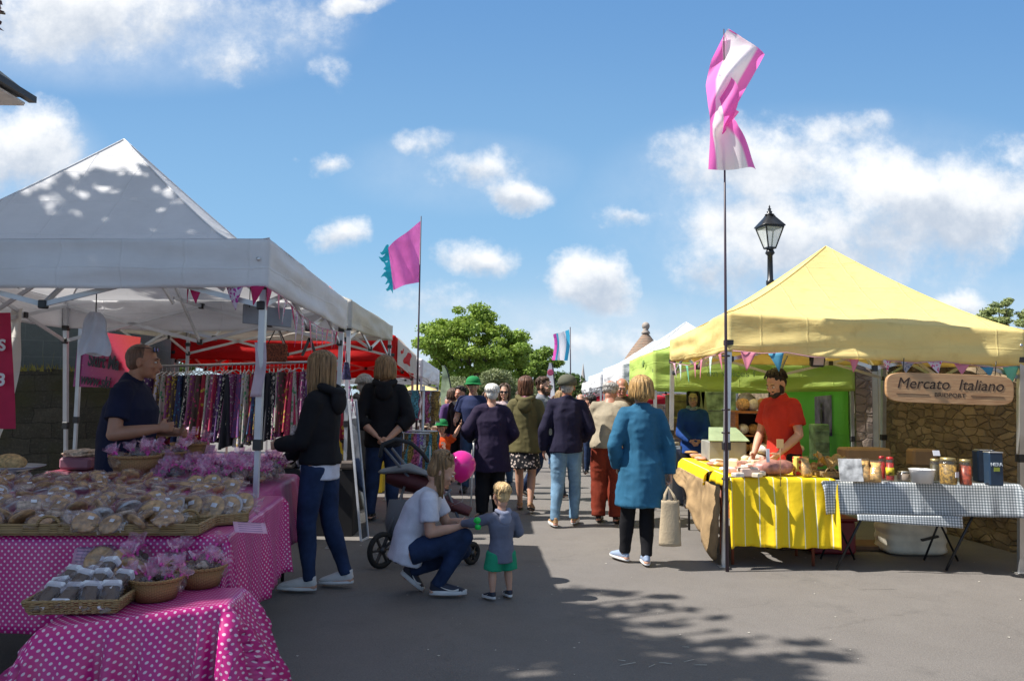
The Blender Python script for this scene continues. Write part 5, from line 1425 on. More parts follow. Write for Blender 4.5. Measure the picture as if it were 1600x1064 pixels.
# rectangular basket with dark packets in white wrap
rb_ = thing('basket', 'rectangular shallow wicker basket of dark packets at the low table front left corner', 'basket', tuple(atz(133, 945, .675)), R(7)); mb = MB()
L_, D_, h_ = .30, .23, .05
for k in range(5):
    z = .004 + k * .0105; e = 1 + k * .03
    pts = [V((x * e, y * e, z)) for x, y in ((-L_ / 2, -D_ / 2), (L_ / 2, -D_ / 2), (L_ / 2, D_ / 2), (-L_ / 2, D_ / 2), (-L_ / 2, -D_ / 2))]
    for a, b in zip(pts, pts[1:]): mb.tube([lerp(a, b, i / 20) + (b - a).normalized().cross(V((0, 0, 1))) * .0028 * (1 if (i + k) % 2 else -1) for i in range(21)], .0068, n=6)
part('woven_side', mb, M_wick2, rb_, local=True); mb = MB(); mb.box((0, 0, .006), (L_ * .98, D_ * .98, .008)); part('basket_base', mb, M_wick2, rb_, local=True)
pk = thing('cake_packet', 'x', 'cake packet')
mb = MB(); mb.box((0, 0, .02), (.06, .12, .034), bev=.01); part('slice', mb, M_choc, pk, local=True)
mb = MB(); mb.box((0, -.052, .0215), (.068, .028, .043), bev=.006); mb.box((0, .052, .0215), (.068, .028, .043), bev=.006); part('white_sleeve', mb, mat('paper_white', (.7, .7, .74), .6), pk, local=True)
mb = MB(); crink(mb, .05, .6, .25, 5); w = MB(); w.add([V((V(p).x * .85, V(p).y * 1.6, V(p).z + .025)) for p in mb.v], mb.f, smooth=False); part('wrapper', w, M_cello, pk, local=True)
bc = rb_.location
for k in range(11):
    q = V((-.11 + .072 * (k % 4), -.05 + .075 * (k // 4), .03 + .03 * (k // 5)))
    q = Matrix.Rotation(R(7), 3, 'Z') @ q
    place(pk, (bc.x + q.x, bc.y + q.y, bc.z + q.z), (.5 + rgp.uniform(-.2, .2), rgp.uniform(-.25, .25), rgp.uniform(-.5, .5)), 'dark cake slice in white and clear wrapping filling the rectangular basket', 'dark slices in the rectangular basket')
for k, (px, py) in enumerate(((160, 862), (190, 866), (175, 885), (205, 880))):
    q = atz(px, py, .76); place(PIES[0], (q.x, q.y, .71), (1.1, .2, k), 'upright round pastry behind the rectangular basket on the low table', 'round pastries at the back of the low table', 1.1)
# seller side table with stacked trays, plate
st = thing('side_table', 'small wine red draped table behind the pies left of the seller', 'table', (-4.0, 6.4, 0)); q = aty(125, 705, 6.4)
mb = MB(); mb.box((q.x, 6.5, .42), (.42, .5, .84), bev=.02); part('drape', mb, mat('wine_cloth', (.22, .02, .05), .7), st)
mb = MB(); mb.box((q.x, 6.45, .9), (.26, .26, .1), bev=.02); b_ = part('box', mb, mat('rose_box', (.3, .12, .16), .6), None, loc=(q.x, 6.45, .85)); tag(b_, 'dull pink cake box on the small wine red table', 'box')
mb = MB(); crink(mb, .14, .25, .3, 3); w = MB(); w.add([V(p) + V((q.x, 6.45, .975)) for p in mb.v], mb.f, smooth=False); tag(part('icing_bag', w, M_sugar, loc=(q.x, 6.45, .97)), 'crumpled clear wrap piled on the dull pink cake box', 'wrapping')
q = aty(20, 735, 5.5); mb = MB(); mb.lathe((q.x, 5.5, q.z), [(.001, 0), (.09, 0), (.2, .03), (.205, .035), (.09, .008), (.001, .008)], n=30, cap=False); mb.lathe((q.x, 5.5, q.z - .22), [(.09, 0), (.03, .03), (.02, .2), (.05, .22)], n=16)
tag(part('cake_stand', mb, mat('white_china', (.7, .7, .74), .25), loc=(q.x, 5.5, q.z)), 'white cake stand at the far left end of the pie table', 'cake stand')
mb = MB(); mb.ell((q.x - .03, 5.5, q.z + .06), (.1, .1, .06)); mb.ell((q.x + .05, 5.45, q.z + .06), (.07, .07, .05)); tag(part('cake', mb, M_pastry, loc=(q.x, 5.5, q.z + .03)), 'golden brown cake on the white stand at the left edge', 'cake')
tag(part('stand_box', MB().box((q.x, 5.5, .72 + (q.z - .9) / 2 + .0), (.4, .4, max(.1, q.z - .22 - .82)), bev=.01), mat('riser_grey', (.3, .3, .34)), loc=(q.x, 5.5, .8)), 'grey box lifting the white cake stand', 'box')
# ---------------------------------------------------------------- left hangings
M_bannerL = mat('raspberry_banner', (.5, .01, .07), .6, trans=.2)
bn = thing('banner', 'raspberry red banner with white letters cut off by the left edge', 'banner', tuple(aty(0, 600, 6.0)))
A_, B_ = aty(-60, 489, 6.0), aty(19, 489, 6.0); C_, D_2 = aty(22, 670, 6.0), aty(-60, 670, 6.0)
mb = MB(); mb.grid(lambda u, v: (A_ * (1 - u) + B_ * u) * (1 - v) + (D_2 * (1 - u) + C_ * u) * v + V((0, .02 * math.sin(u * 5 + v * 3), 0)), 12, 16); part('banner_cloth', mb, M_bannerL, bn)
Mw = mat('white_print', (.75, .7, .72), .6)
for s_, px, py, sz in (('S', 3, 540, .12), ('3', 2, 594, .13)): text(s_, sz, Mw, 'lettering', bn, frame_mtx(aty(px, py, 5.95), (1, 0, 0)), bold=.004)
mb = MB(); A_, B_ = aty(22, 480, 7.0), aty(36, 480, 7.0); C_, D_2 = aty(30, 600, 7.0), aty(-10, 760, 7.0)
mb.grid(lambda u, v: (aty(18, 482, 7) * (1 - u) + aty(38, 482, 7) * u) * (1 - v) + (aty(-30, 740, 7) * (1 - u) + aty(34 - 12, 640, 7) * u) * v + V((0, .03 * math.sin(v * 7 + u * 4), 0)), 8, 14)
tag(part('side_wall_panel', mb, F_white2, loc=tuple(aty(10, 600, 7))), 'gathered white side panel of the stall behind the raspberry banner', 'fabric panel')
sk_ = thing('banner', 'orange and pink printed vinyl banner tied to the block building', 'banner', tuple(aty(180, 570, 8.0)))
c4 = [aty(124, 514, 8.4), aty(220, 527, 8.1), aty(212, 606, 8.1), aty(114, 604, 8.4)]
mb = MB(); mb.grid(lambda u, v: (c4[0] * (1 - u) + c4[1] * u) * (1 - v) + (c4[3] * (1 - u) + c4[2] * u) * v, 16, 10, lambda u, v: (u, v))
def bcol(g, u, v):
    n = g.noise(g.nt.nodes['Texture Coordinate'].outputs['UV'], 9, 6, .7)
    k = g.m('ADD', u, g.m('MULTIPLY', g.m('SUBTRACT', 1, v), .6)); c = g.mix(g.rng(k, .5, 1.4, 0, 1), (.42, .015, .12, 1), (.52, .05, .04, 1))
    c = g.mix(g.rng(u, .0, .3, .8, 0), c, (.22, .02, .16, 1)); return g.mix(g.m('MULTIPLY', g.rng(n, .58, .62), g.rng(u, 0, .4, .7, 0)), c, (.6, .2, .2, 1))
part('vinyl', mb, uvmat('skirt_banner', bcol, .35), sk_)
Mk = mat('black_print', (.015, .012, .012), .5)
xd = (c4[1] - c4[0]).normalized(); 
mid1 = lerp(c4[0], c4[3], .5) + xd * .53 + V((0, -.03, 0)); mid2 = lerp(c4[0], c4[3], .84) + xd * .12 + V((0, -.03, 0))
text('Skirt Ma', .2, Mk, 'lettering', sk_, frame_mtx(mid1 - xd * .33, xd), align='LEFT', bold=.006, sx=.66); text('www.ski', .17, Mk, 'lettering', sk_, frame_mtx(mid2, xd), align='LEFT', shear=.2, bold=.004, sx=.72)
# white bags hanging roll
bg_ = thing('carrier_bags', 'bundle of white carrier bags hanging from the gazebo frame', 'carrier bags', tuple(aty(150, 495, 5.6)))
mb = MB(); 
def bgf(u, v):
    w = .03 + .075 * min(1, v * 1.6) ** .6 + .01 * math.sin(v * 9); p = aty(148, 488 + 66 * v, 5.3); a = u * 2 * PI; return p + V((math.cos(a) * w, math.sin(a) * .03 * (1 + .4 * math.sin(a * 5 + v * 6)), .012 * math.sin(a * 3) * v))
mb.grid(bgf, 40, 20); part('bags', mb, mat('thin_white_plastic', (.62, .6, .64), .4, trans=.3, bump=.5, bscale=25), bg_)
mb = MB(); mb.bar(aty(150, 489, 5.3), aty(151, 452, 5.3), .004); part('hook', mb, M_black_metal, bg_)
# notice board hung on tent right side
nb = thing('notice_board', 'grey notice board hanging under the front right gazebo corner', 'notice board', tuple(aty(420, 494, 5.15)))
mb = MB(); a, b = aty(380, 494, 5.15), aty(455, 494, 5.45); d = (b - a); mb.box((a + b) / 2, (d.length, .02, .13), Matrix.Rotation(math.atan2(d.y, d.x), 3, 'Z'), bev=.003); part('board', mb, mat('grey_board', (.2, .21, .24), .5), nb)
mb = MB(); mb.bar(a + V((.04, 0, .06)), a + V((.04, 0, .2)), .003); mb.bar(b + V((-.04, 0, .06)), b + V((-.04, 0, .2)), .003); part('cord', mb, M_black_metal, nb)
# paper hanging on the front pole
mb = MB(); mb.grid(lambda u, v: aty(398 + 17 * u - 5 * v + 3 * math.sin(v * 4), 535 + 85 * v, 4.9 + .02 * math.sin(u * 3)), 6, 14)
tag(part('paper_bag', mb, mat('pale_pink_paper', (.62, .5, .56), .5, trans=.3), loc=tuple(aty(403, 580, 4.9)), solid=.002), 'long pale pink paper sleeve hung on the front gazebo pole', 'paper sleeve')
# ---------------------------------------------------------------- bunting
def pennmat(name, col, spot=None):
    if not spot: return mat('bunting_' + name, col, .7, trans=.35, var=.05)
    m, nt = newmat('bunting_' + name); g = NG(nt); tc = nt.nodes.new('ShaderNodeTexCoord'); vo = g.node('ShaderNodeTexVoronoi'); vo.inputs['Scale'].default_value = 45; nt.links.new(tc.outputs['Object'], vo.inputs['Vector'])
    finish(nt, g.mix(g.m('LESS_THAN', vo.outputs['Distance'], .42), (*col, 1), (*spot, 1)), .7, trans=.3); return m
BP = [pennmat('magenta', (.6, .02, .15)), pennmat('floral', (.7, .6, .72), (.5, .05, .35)), pennmat('pink', (.8, .3, .4)), pennmat('blue', (.12, .42, .6)), pennmat('mint', (.25, .65, .45)), pennmat('white_pink', (.8, .7, .75), (.75, .12, .3)), pennmat('grey_floral', (.55, .5, .5), (.25, .25, .35)), pennmat('white_mint', (.75, .8, .78), (.2, .6, .4))]
def bunting(label, pts, flags, w=.11, h=.13):
    """pts world polyline; flags list of (t along, material, w, h)"""
    b = thing('bunting', label, 'bunting', tuple(pts[0]))
    mb = MB(); mb.tube(pts, .004, n=5); part('string', mb, mat('bunting_string', (.6, .3, .4), .7), b)
    seg = [(pts[i + 1] - pts[i]).length for i in range(len(pts) - 1)]; tot_ = sum(seg)
    for k, fl in enumerate(flags):
        t, mi = fl[0], fl[1]; ww = fl[2] if len(fl) > 2 else w; hh = fl[3] if len(fl) > 3 else h
        d = t * tot_; i = 0
        while i < len(seg) - 1 and d > seg[i]: d -= seg[i]; i += 1
        q = lerp(pts[i], pts[i + 1], min(1, d / seg[i])); dr_ = (pts[i + 1] - pts[i]).normalized()
        m_ = MB(); sw_ = rgp.uniform(-.03, .03)
        m_.grid(lambda u, v: q + dr_ * (u - .5) * ww * (1 - v * .985) + V((sw_ * v, -.02 * math.sin(v * 2.5 + k) * v + .012 * math.sin(u * 5 + k) * (1 - v), -hh * v)), 6, 6)
        part('pennant', m_, BP[mi], b, solid=.001)
    return b
P1 = [aty(292, 445, 4.95), aty(345, 449, 4.93), aty(405, 447, 4.78)]
bunting('magenta and floral bunting along the front of the nearest gazebo', P1, [(.02, 0, .02), (.11, 0, .11), (.62, 1, .15, .15), (.97, 0, .12, .12)], .11, .12)
P2 = [aty(414, 447, 4.8), aty(440, 463, 5.2), aty(470, 492, 5.9), aty(500, 512, 6.5), aty(535, 520, 7.5)]
bunting('pink ribbon and rag bunting down the right side of the nearest gazebo', P2, [(.04, 0, .13, .14)] + [(.12 + .078 * k, (2, 5, 0, 1, 5, 2, 5, 1, 2, 5, 0)[k], .07, .17 + .1 * (k in (3, 4, 5))) for k in range(11)])
P3 = [aty(536, 522, 8.1), aty(540, 560, 8.08), aty(548, 610, 8.06), aty(556, 650, 8.05)]
bunting('pink and navy rags tied down the middle gazebo pole', P3, [(.1, 0, .1, .2), (.35, 5, .1, .25), (.6, 1, .1, .3), (.8, 5, .08, .3)])
PR = [aty(1047, 566, 9.9), aty(1075, 571, 8.9), aty(1100, 560, 8.0), aty(1135, 549, 6.95)]
bunting('pink and mint bunting on the street side of the yellow gazebo', PR, [(.08, 5, .12, .2), (.2, 7, .12, .2), (.32, 4, .12, .22), (.48, 2, .14, .18), (.6, 2, .12, .22), (.76, 7, .16, .2), (.9, 2, .12, .17)])
PF = [aty(1145, 548, 6.93)] + [aty(x, 549 + (x - 1145) * .056 + 3 * math.sin(x * .05), 6.92) for x in range(1190, 1640, 40)]
def tx(x): return (x - 1145) / (1630 - 1145)
bunting('multicoloured bunting along the front of the yellow gazebo', PF, [(tx(1169), 2, .14, .17), (tx(1212), 3, .14, .17), (tx(1335), 2, .1, .14), (tx(1385), 5, .09, .1), (tx(1418), 6, .13, .1), (tx(1460), 5, .14, .11), (tx(1502), 2, .14, .1), (tx(1541), 3, .12, .09), (tx(1580), 4, .15, .18), (tx(1598), 0, .08, .08)])
# ---------------------------------------------------------------- skirt rails
def skirtmat(i):
    rg_ = random.Random(i * 7 + 3); base = rg_.choice([(.35, .02, .05), (.04, .05, .14), (.5, .45, .42), (.02, .02, .03), (.3, .08, .2), (.05, .2, .25), (.55, .3, .08), (.6, .15, .25), (.1, .06, .05), (.12, .05, .18), (.6, .55, .6), (.45, .03, .1)])
    sp_ = rg_.choice([(.6, .55, .5), (.5, .05, .15), (.05, .25, .4), (.5, .35, .05), (.02, .02, .04), (.1, .3, .15)])
    m, nt = newmat('skirt_print_%d' % i); g = NG(nt); tc = nt.nodes.new('ShaderNodeTexCoord'); vo = g.node('ShaderNodeTexVoronoi'); vo.inputs['Scale'].default_value = rg_.uniform(14, 40); nt.links.new(tc.outputs['Object'], vo.inputs['Vector'])
    n = g.noise(tc.outputs['Object'], 20, 3)
    c = g.mix(g.m('LESS_THAN', g.m('ADD', vo.outputs['Distance'], g.m('MULTIPLY', n, .3)), rg_.uniform(.35, .55)), (*base, 1), (*sp_, 1)); finish(nt, c, .75, trans=.1); return m
SM = [skirtmat(i) for i in range(16)]
def rail(label, a, b, zl, posts=True):
    r = thing('clothes_rail', label, 'clothes rail', tuple(((a + b) / 2).xy) + (0,)); mb = MB(); mb.bar(a, b, .014); part('rail', mb, M_alu, r)
    for p in (a, b):
        mb = MB(); mb.bar(p, V((p.x, p.y, .05)), .014); mb.bar(V((p.x, p.y - .25, .04)), V((p.x, p.y + .25, .04)), .014); part('upright', mb, M_alu, r)
    return r
ra, rb2 = aty(232, 573, 8.7), aty(530, 564, 8.5)
rail('long chrome clothes rail of printed skirts under the cream gazebo', ra, rb2, 0)
def skirt_proto(k):
    s_ = thing('hanging_skirt', 'x', 'skirt'); L_ = (.72, .64, .78)[k]
    def f(u, v):
        a = u * 2 * PI; w = .035 + .05 * v; dp = .16 + .07 * v; q = 1 + .22 * v * math.sin(a * 7 + k)
        return V((math.cos(a) * w * q, math.sin(a) * dp * q, -.1 - L_ * v - .02 * v * math.sin(a * 2)))
    mb = MB(); mb.grid(f, 42, 10); part('fabric', mb, SM[k], s_, local=True)
    mb = MB(); mb.tube([(0, -.17, -.1), (0, 0, -.05), (0, .17, -.1)], .006, n=6); mb.tube([(0, 0, -.05), (0, 0, -.01), (0, .02, .018), (0, 0, .03), (0, -.016, .014)], .003, n=5); part('hanger', mb, M_alu, s_, local=True)
    return s_
SP = [skirt_proto(k) for k in range(3)]; nn_ = 46
for k in range(nn_):
    t = (k + .5) / nn_; q = lerp(ra, rb2, t); pr = SP[k % 3]
    o = place(pr, q - V((0, 0, .015)), (0, rgp.uniform(-.03, .03), rgp.uniform(-.35, .35)), 'printed skirt hanging in the packed row on the chrome rail', 'printed skirts packed on the rail', rgp.uniform(.9, 1.05))
    fb = [c_ for c_ in o.children if c_.name.startswith('fabric')][0]
    if k > 2: fb.data = fb.data.copy(); fb.data.materials.clear(); fb.data.materials.append(SM[(k * 7 + k // 5) % 16])
# dark folded stock under rail
sh = thing('folded_stock_table', 'dark table of folded clothes below the skirt rail', 'table', (-2.6, 8.3, 0)); mb = MB(); mb.box((-2.75, 8.5, .35), (2.2, .6, .7), bev=.01); part('dark_drape', mb, mat('black_cloth', (.012, .012, .015), .9), sh)
for k in range(14):
    mb = MB(); x_ = -3.75 + .155 * k; h_ = rgp.uniform(.06, .16); mb.box((x_, 8.3 + rgp.uniform(-.05, .08), .7 + h_ / 2), (.15, .26, h_), Matrix.Rotation(rgp.uniform(-.2, .2), 3, 'Z'), bev=.02)
    tag(part('folded_clothes', mb, mat('folded_cloth_%d' % (k % 4), ((.06, .05, .05), (.1, .08, .07), (.03, .03, .05), (.15, .08, .1))[k % 4], .9, bump=.4), loc=(x_, 8.3, .7)), 'dull coloured pile of folded clothes below the hanging skirts', 'folded clothes', 'folded clothes piled below the rail')
# black clothes hanging loosely on tent 2
def hanger_item(px, py, Y, m, lab, h=.5, w=.1):
    t = thing('hanging_garment', lab, 'garment', tuple(aty(px, py, Y))); mb = MB(); p0_ = aty(px, py, Y)
    mb.grid(lambda u, v: p0_ + V(((math.cos(u * 2 * PI)) * w * (.4 + .6 * v) * (1 + .2 * math.sin(u * 20)), math.sin(u * 2 * PI) * .05, -h * v)), 30, 8); part('cloth', mb, m, t)
    mb = MB(); mb.bar(p0_, p0_ + V((0, 0, .12)), .004); part('hook', mb, M_black_metal, t)
hanger_item(608, 556, 9.5, M_black_plastic, 'dark bundle of belts hanging under the cream gazebo corner', .3, .05)
hanger_item(541, 566, 8.0, mat('navy_floral', (.05, .04, .12), .8, var=.6, vscale=40), 'navy floral scarf bunch tied on the pole near the seller row', .18, .05)
# brown patterned bag hung near the rail
bgx = thing('hanging_bag', 'rust patterned cloth bag hanging above the skirt rail', 'bag', tuple(aty(432, 545, 8.4))); mb = MB(); c_ = aty(432, 551, 8.4); mb.box(c_, (.24, .04, .2), bev=.02); part('bag_body', mb, mat('rust_pattern', (.2, .05, .02), .8, var=.7, vscale=60), bgx); mb = MB(); mb.bar(c_ + V((-.1, 0, .09)), c_ + V((0, 0, .3)), .006); mb.bar(c_ + V((.1, 0, .09)), c_ + V((0, 0, .3)), .006); part('strap', mb, M_black_metal, bgx)
vst = thing('hanger_straps', 'black forked strap hanging from the cream gazebo frame', 'strap', tuple(aty(483, 530, 8.2))); mb = MB(); mb.sbar(aty(484, 528, 8.2), aty(472, 556, 8.2), .03, .01); mb.sbar(aty(484, 528, 8.2), aty(494, 556, 8.2), .03, .01); part('strap', mb, M_black_plastic, vst)
# mirror
mr = thing('mirror', 'tall narrow white framed mirror leaning at the pole of the cream gazebo', 'mirror', tuple(atz(565, 845)))
b0, b1 = atz(566, 846), atz(577, 838); t0_, t1_ = aty(536, 638, 7.75), aty(541, 634, 7.9)
b0 = atz(564, 846); b1 = b0 + V((.035, .2, 0)); up_ = V((-.02, .1, 1.45)); t0_ = b0 + V((-.19, .12, 1.42)); t1_ = b1 + V((-.19, .12, 1.42))
mb = MB(); 
for a, b in ((b0, b1), (b1, t1_), (t1_, t0_), (t0_, b0)): mb.sbar(a + V((0, 0, .01)), b + V((0, 0, .01)), .022, .02)
part('mirror_frame', mb, mat('white_gloss', (.7, .7, .72), .3), mr); mb = MB(); mb.add([b0 + V((0, 0, .02)), b1 + V((0, 0, .02)), t1_, t0_], [(0, 1, 2, 3)], smooth=False); part('mirror_glass', mb, mat('mirror_glass', (.25, .27, .3), .03, 1, var=0), mr, solid=.004)
# jewellery / scarf stand
js = thing('scarf_stand', 'spinner stand hung with scarves, bead strings and brass trinkets', 'display stand', (aty(660, 700, 10.6).x, 10.6, 0)); cx_ = js.location.x
mb = MB(); mb.bar((cx_, 10.6, 0), (cx_, 10.6, 1.62), .02); mb.lathe((cx_, 10.6, 0), [(.25, 0), (.25, .03), (.03, .06)], n=20); 
for zz in (1.55, 1.0): mb.tube([V((cx_ + math.cos(a) * .2, 10.6 + math.sin(a) * .2, zz)) for a in [2 * PI * i / 20 for i in range(21)]], .008, n=5); mb.bar((cx_ - .2, 10.6, zz), (cx_ + .2, 10.6, zz), .007); mb.bar((cx_, 10.4, zz), (cx_, 10.8, zz), .007)
part('stand_frame', mb, M_alu, js)
cols_ = [(.4, .25, .05), (.25, .15, .06), (.3, .15, .5), (.5, .1, .2), (.1, .3, .35), (.5, .5, .5), (.6, .15, .3)]
for k in range(34):
    a = rgp.uniform(0, 2 * PI); zz = 1.55 if k % 2 else 1.0; L_ = rgp.uniform(.35, .52); q = V((cx_ + math.cos(a) * .2, 10.6 + math.sin(a) * .2, zz)); mb = MB()
    mb.grid(lambda u, v: q + V(((u - .5) * .06, .01 * math.sin(v * 9 + k), -L_ * v)) + V((.01 * math.sin(v * 14 + k), 0, 0)), 3, 10)
    part('scarf', mb, mat('scarf_%d' % (k % 7), cols_[k % 7], .7, var=.6, vscale=50), js)
rk = thing('scarf_rack', 'low rack of pink and teal scarves right of the pushchair handle', 'display rack', (aty(650, 750, 9.9).x, 9.9, 0)); x_ = rk.location.x
mb = MB(); 
for dx in (-.17, .17): mb.bar((x_ + dx, 9.9, 0), (x_ + dx, 9.9, 1.0), .01)
mb.bar((x_ - .17, 9.9, 1.0), (x_ + .17, 9.9, 1.0), .01); part('rack_frame', mb, M_alu, rk)
for k in range(9):
    q = V((x_ - .15 + .038 * k, 9.9, 1.0)); mb = MB(); mb.grid(lambda u, v: q + V(((u - .5) * .08, .015 * math.sin(v * 7 + k + u * 3), -(.5 + .07 * (k % 3)) * v)), 4, 8); part('scarf', mb, mat('scarf_%d' % ((k * 3 + 1) % 7), cols_[(k * 3 + 1) % 7], .7, var=.6, vscale=50), rk)
# stalls deeper on the left: tables with coloured stock
for k, (px, Y, c1) in enumerate(((560, 12.2, (.7, .5, .03)), (640, 16.5, (.1, .12, .16)), (690, 14.5, (.6, .08, .04)), (610, 13.2, (.08, .15, .4)))):
    p = aty(px, 640, Y); gz = ground_z(Y); t = thing('stall_table', ('yellow draped stall table behind the jeans of the black hooded shopper', 'dark stall table under the farthest white gazebo', 'small orange draped display beside the green capped boy', 'blue draped stall table under the red gazebo')[k], 'stall table', (p.x, Y, gz))
    w_ = .5 if k == 2 else 1.1
    mb = MB(); mb.box((p.x - .1, Y, gz + .4), (w_, .6, .8), bev=.02); part('drape', mb, mat('stall_drape_%d' % k, c1, .8), t)
    mb = MB()
    for q in range(9): mb.box((p.x - .1 + rgp.uniform(-.45, .45) * w_, Y - .1, gz + .8 + .06), (.12, .12, rgp.uniform(.08, .3)), bev=.02)
    part('stock', mb, mat('stall_stock_%d' % k, (.4, .3, .2), .7, var=.8, vscale=12), t)
# ---------------------------------------------------------------- yellow stall
zt_ = .79
q1 = atz(1138, 746, zt_); 
YT = [(1.98, 6.98), (2.78, 6.95), (2.8, 7.6), (2.0, 7.6)]
table('wooden table under the yellow striped cloth at the stall front', YT, zt_, (.3, .1, .05), legm=mat('red_brown_wood', (.22, .06, .03), .6))
tablecloth('tablecloth', 'bright yellow cloth with thin cream stripes hanging at the stall corner', [YT[0], (2.9, 6.95), (2.9, 7.6), YT[3]], zt_ + .006, (.62, .02, .05, .12), M_yel, nfold=5, flare=.09, fold=.03, seed=3.3, res=.03)
ST = [(1.95, 7.62), (2.62, 7.62), (2.7, 9.1), (2.02, 9.1)]
table('side table along the street edge of the yellow stall', ST, zt_, (.3, .1, .05))
tablecloth('tablecloth', 'yellow cloth band folded over the street side table edge', ST, zt_ + .006, (.02, .1, .1, .16), M_yel, nfold=6, flare=.1, fold=.012, seed=2)
# hessian below
mb = MB()
def hf(u, v):
    y = 7.02 + 2.05 * u; x = 1.93 + .07 * u - .0
    ln = .62 * (.55 + .45 * math.cos(u * PI * .9)) + .08 * nz((u * 9, 0, 0), 1)
    return V((x - .03 - .06 * v + .03 * math.sin(u * 17 + v * 2) * v + .02 * nz((u * 9, v * 5, 0), 1), y, .69 - ln * v))
mb.grid(hf, 60, 16); tag(part('hessian_drape', mb, M_hess, loc=(1.93, 8.1, .69), solid=.003), 'rough brown hessian sacking hanging below the yellow band by the street', 'hessian')
GTq = [(2.8, 6.93), (4.5, 6.86), (4.52, 7.5), (2.82, 7.57)]
ft_ = thing('trestle_table', 'folding table with crossed black legs under the checked cloth', 'table', (3.65, 7.2, 0))
mb = MB(); P_ = [V((*q, zt_ - .03 - h)) for h in (0, .025) for q in GTq]; mb.add(P_, [(0, 1, 2, 3), (7, 6, 5, 4), (0, 4, 5, 1), (1, 5, 6, 2), (2, 6, 7, 3), (3, 7, 4, 0)], smooth=False); part('table_top', mb, mat('table_top', (.3, .28, .26), .6), ft_)
for xc in (3.08, 4.05):
    for y_, a_, b_, r_ in ((6.93, .2, -.19, .012), (7.35, .16, -.16, .01), (7.35, -.16, .16, .01)):
        mb = MB(); mb.bar((xc + a_, y_, zt_ - .06), (xc + b_, y_ - .02, .01), r_); part('leg', mb, M_black_metal, ft_)

tablecloth('tablecloth', 'grey and white gingham oilcloth on the jar table', GTq, zt_ - .012, (.3, .12, .03, .03), M_ging, nfold=8, flare=.08, fold=.008, seed=5, res=.03)
mb = MB(); a, b = V((3.05, 6.86, 0)), V((3.95, 6.82, 0))
mb.grid(lambda u, v: a * (1 - u) + b * u + V((0, -.03 - .01 * v + .008 * math.sin(u * 9), .5 - .1 * v * (.5 + .5 * u))), 30, 5, lambda u, v: (u * .9, v * .1)); tag(part('cloth_fold', mb, M_ging, loc=(3.5, 6.83, .45), solid=.002), 'lower folded strip of gingham hanging below the checked cloth', 'cloth')
# water container
wc = thing('water_container', 'ribbed white plastic water container under the jar table', 'water container', (3.98, 7.75, 0)); c = V((3.98, 7.75, .27))
mb = MB(); prof = []
rings = []
for k in range(23):
    z = .0 + .54 * k / 22; e = (.9 if k in (0, 22) else 1.0) + (.03 if k % 4 in (1, 2) else 0)
    ring = []
    for i in range(28):
        a = 2 * PI * i / 28; cx, cy = math.cos(a), math.sin(a); r = (abs(cx) ** 5 + abs(cy) ** 5) ** (-.2)
        ring.append(V((3.98 + cx * r * .29 * e, 7.75 + cy * r * .2 * e, .01 + z)))
    rings.append(ring)
mb.loft(rings); part('tank', mb, mat('dirty_white_plastic', (.75, .7, .58), .5, var=.15), wc)
mb = MB(); mb.sbar((3.98, 7.53, .16), (4.14, 7.53, .2), .03, .02); part('tap_bar', mb, M_black_plastic, wc)
mb = MB(); mb.lathe((4.05, 7.75, .55), [(.06, 0), (.06, .03), (.05, .04)], n=18); part('cap', mb, M_black_plastic, wc)
rc = thing('crate', 'dark red plastic crate under the checked table', 'crate', (3.15, 7.7, 0)); mb = MB(); mb.box((3.15, 7.7, .17), (.42, .3, .32), bev=.02); part('crate_body', mb, mat('dark_red_plastic', (.2, .012, .02), .5), rc)
mb = MB(); mb.box((3.15, 7.7, .34), (.45, .33, .025), bev=.008); part('crate_rim', mb, mat('dark_red_plastic', (.2, .012, .02), .5), rc)
tag(part('plank', MB().box((3.4, 7.95, .03), (1.4, .35, .05), bev=.008), mat('dull_plank', (.16, .09, .05), .8), loc=(3.4, 7.95, .03)), 'dull brown board lying on the ground under the checked table', 'board')
# sign
sg = thing('name_board', 'carved wooden board reading Mercato Italiano hung below the yellow valance', 'sign', tuple(aty(1483, 607, 6.84)))
L0, R0 = aty(1383, 604, 6.86), aty(1583, 611, 6.80); xd = (R0 - L0).normalized(); cc = (L0 + R0) / 2; Wd = (R0 - L0).length; Hd = .265
out_ = []
for i in range(48):
    a = 2 * PI * i / 48; cx, cy = math.cos(a), math.sin(a); px_ = (abs(cx) ** (2 / 9.0)) * (1 if cx > 0 else -1) * Wd / 2; py_ = (abs(cy) ** (2 / 3.6)) * (1 if cy > 0 else -1) * Hd / 2
    out_.append((px_, py_))
M4 = frame_mtx(cc, xd); mb = MB(); mb.smooth = False
mb.loft([[M4 @ V((x * e, y * e, z)) for x, y in out_] for z, e in ((-.018, .985), (-.012, 1), (.012, 1), (.018, .985))])
m, nt = newmat('sign_wood'); g = NG(nt); tc = nt.nodes.new('ShaderNodeTexCoord'); mp = nt.nodes.new('ShaderNodeMapping'); mp.inputs['Scale'].default_value = (.8, 1, 9); nt.links.new(tc.outputs['Object'], mp.inputs[0])
n = g.noise(mp.outputs[0], 3.2, 7, .7); n2 = g.noise(mp.outputs[0], 12, 5)
finish(nt, g.mix(g.rng(n, .35, .68), g.mix(g.rng(n2, .4, .6), (.32, .16, .075, 1), (.42, .24, .12, 1)), (.5, .31, .16, 1)), .5, 0, n2, .2)
part('board', mb, m, sg)
Mcar = mat('carved_dark', (.03, .014, .008), .7)
text('Mercato  Italiano', .135, Mcar, 'lettering', sg, M4 @ Matrix.Translation((0, .035, .0185)), shear=.22, sx=.99)
text('BRIDPORT', .052, Mcar, 'lettering', sg, M4 @ Matrix.Translation((0, -.058, .0185)), sx=1.1)
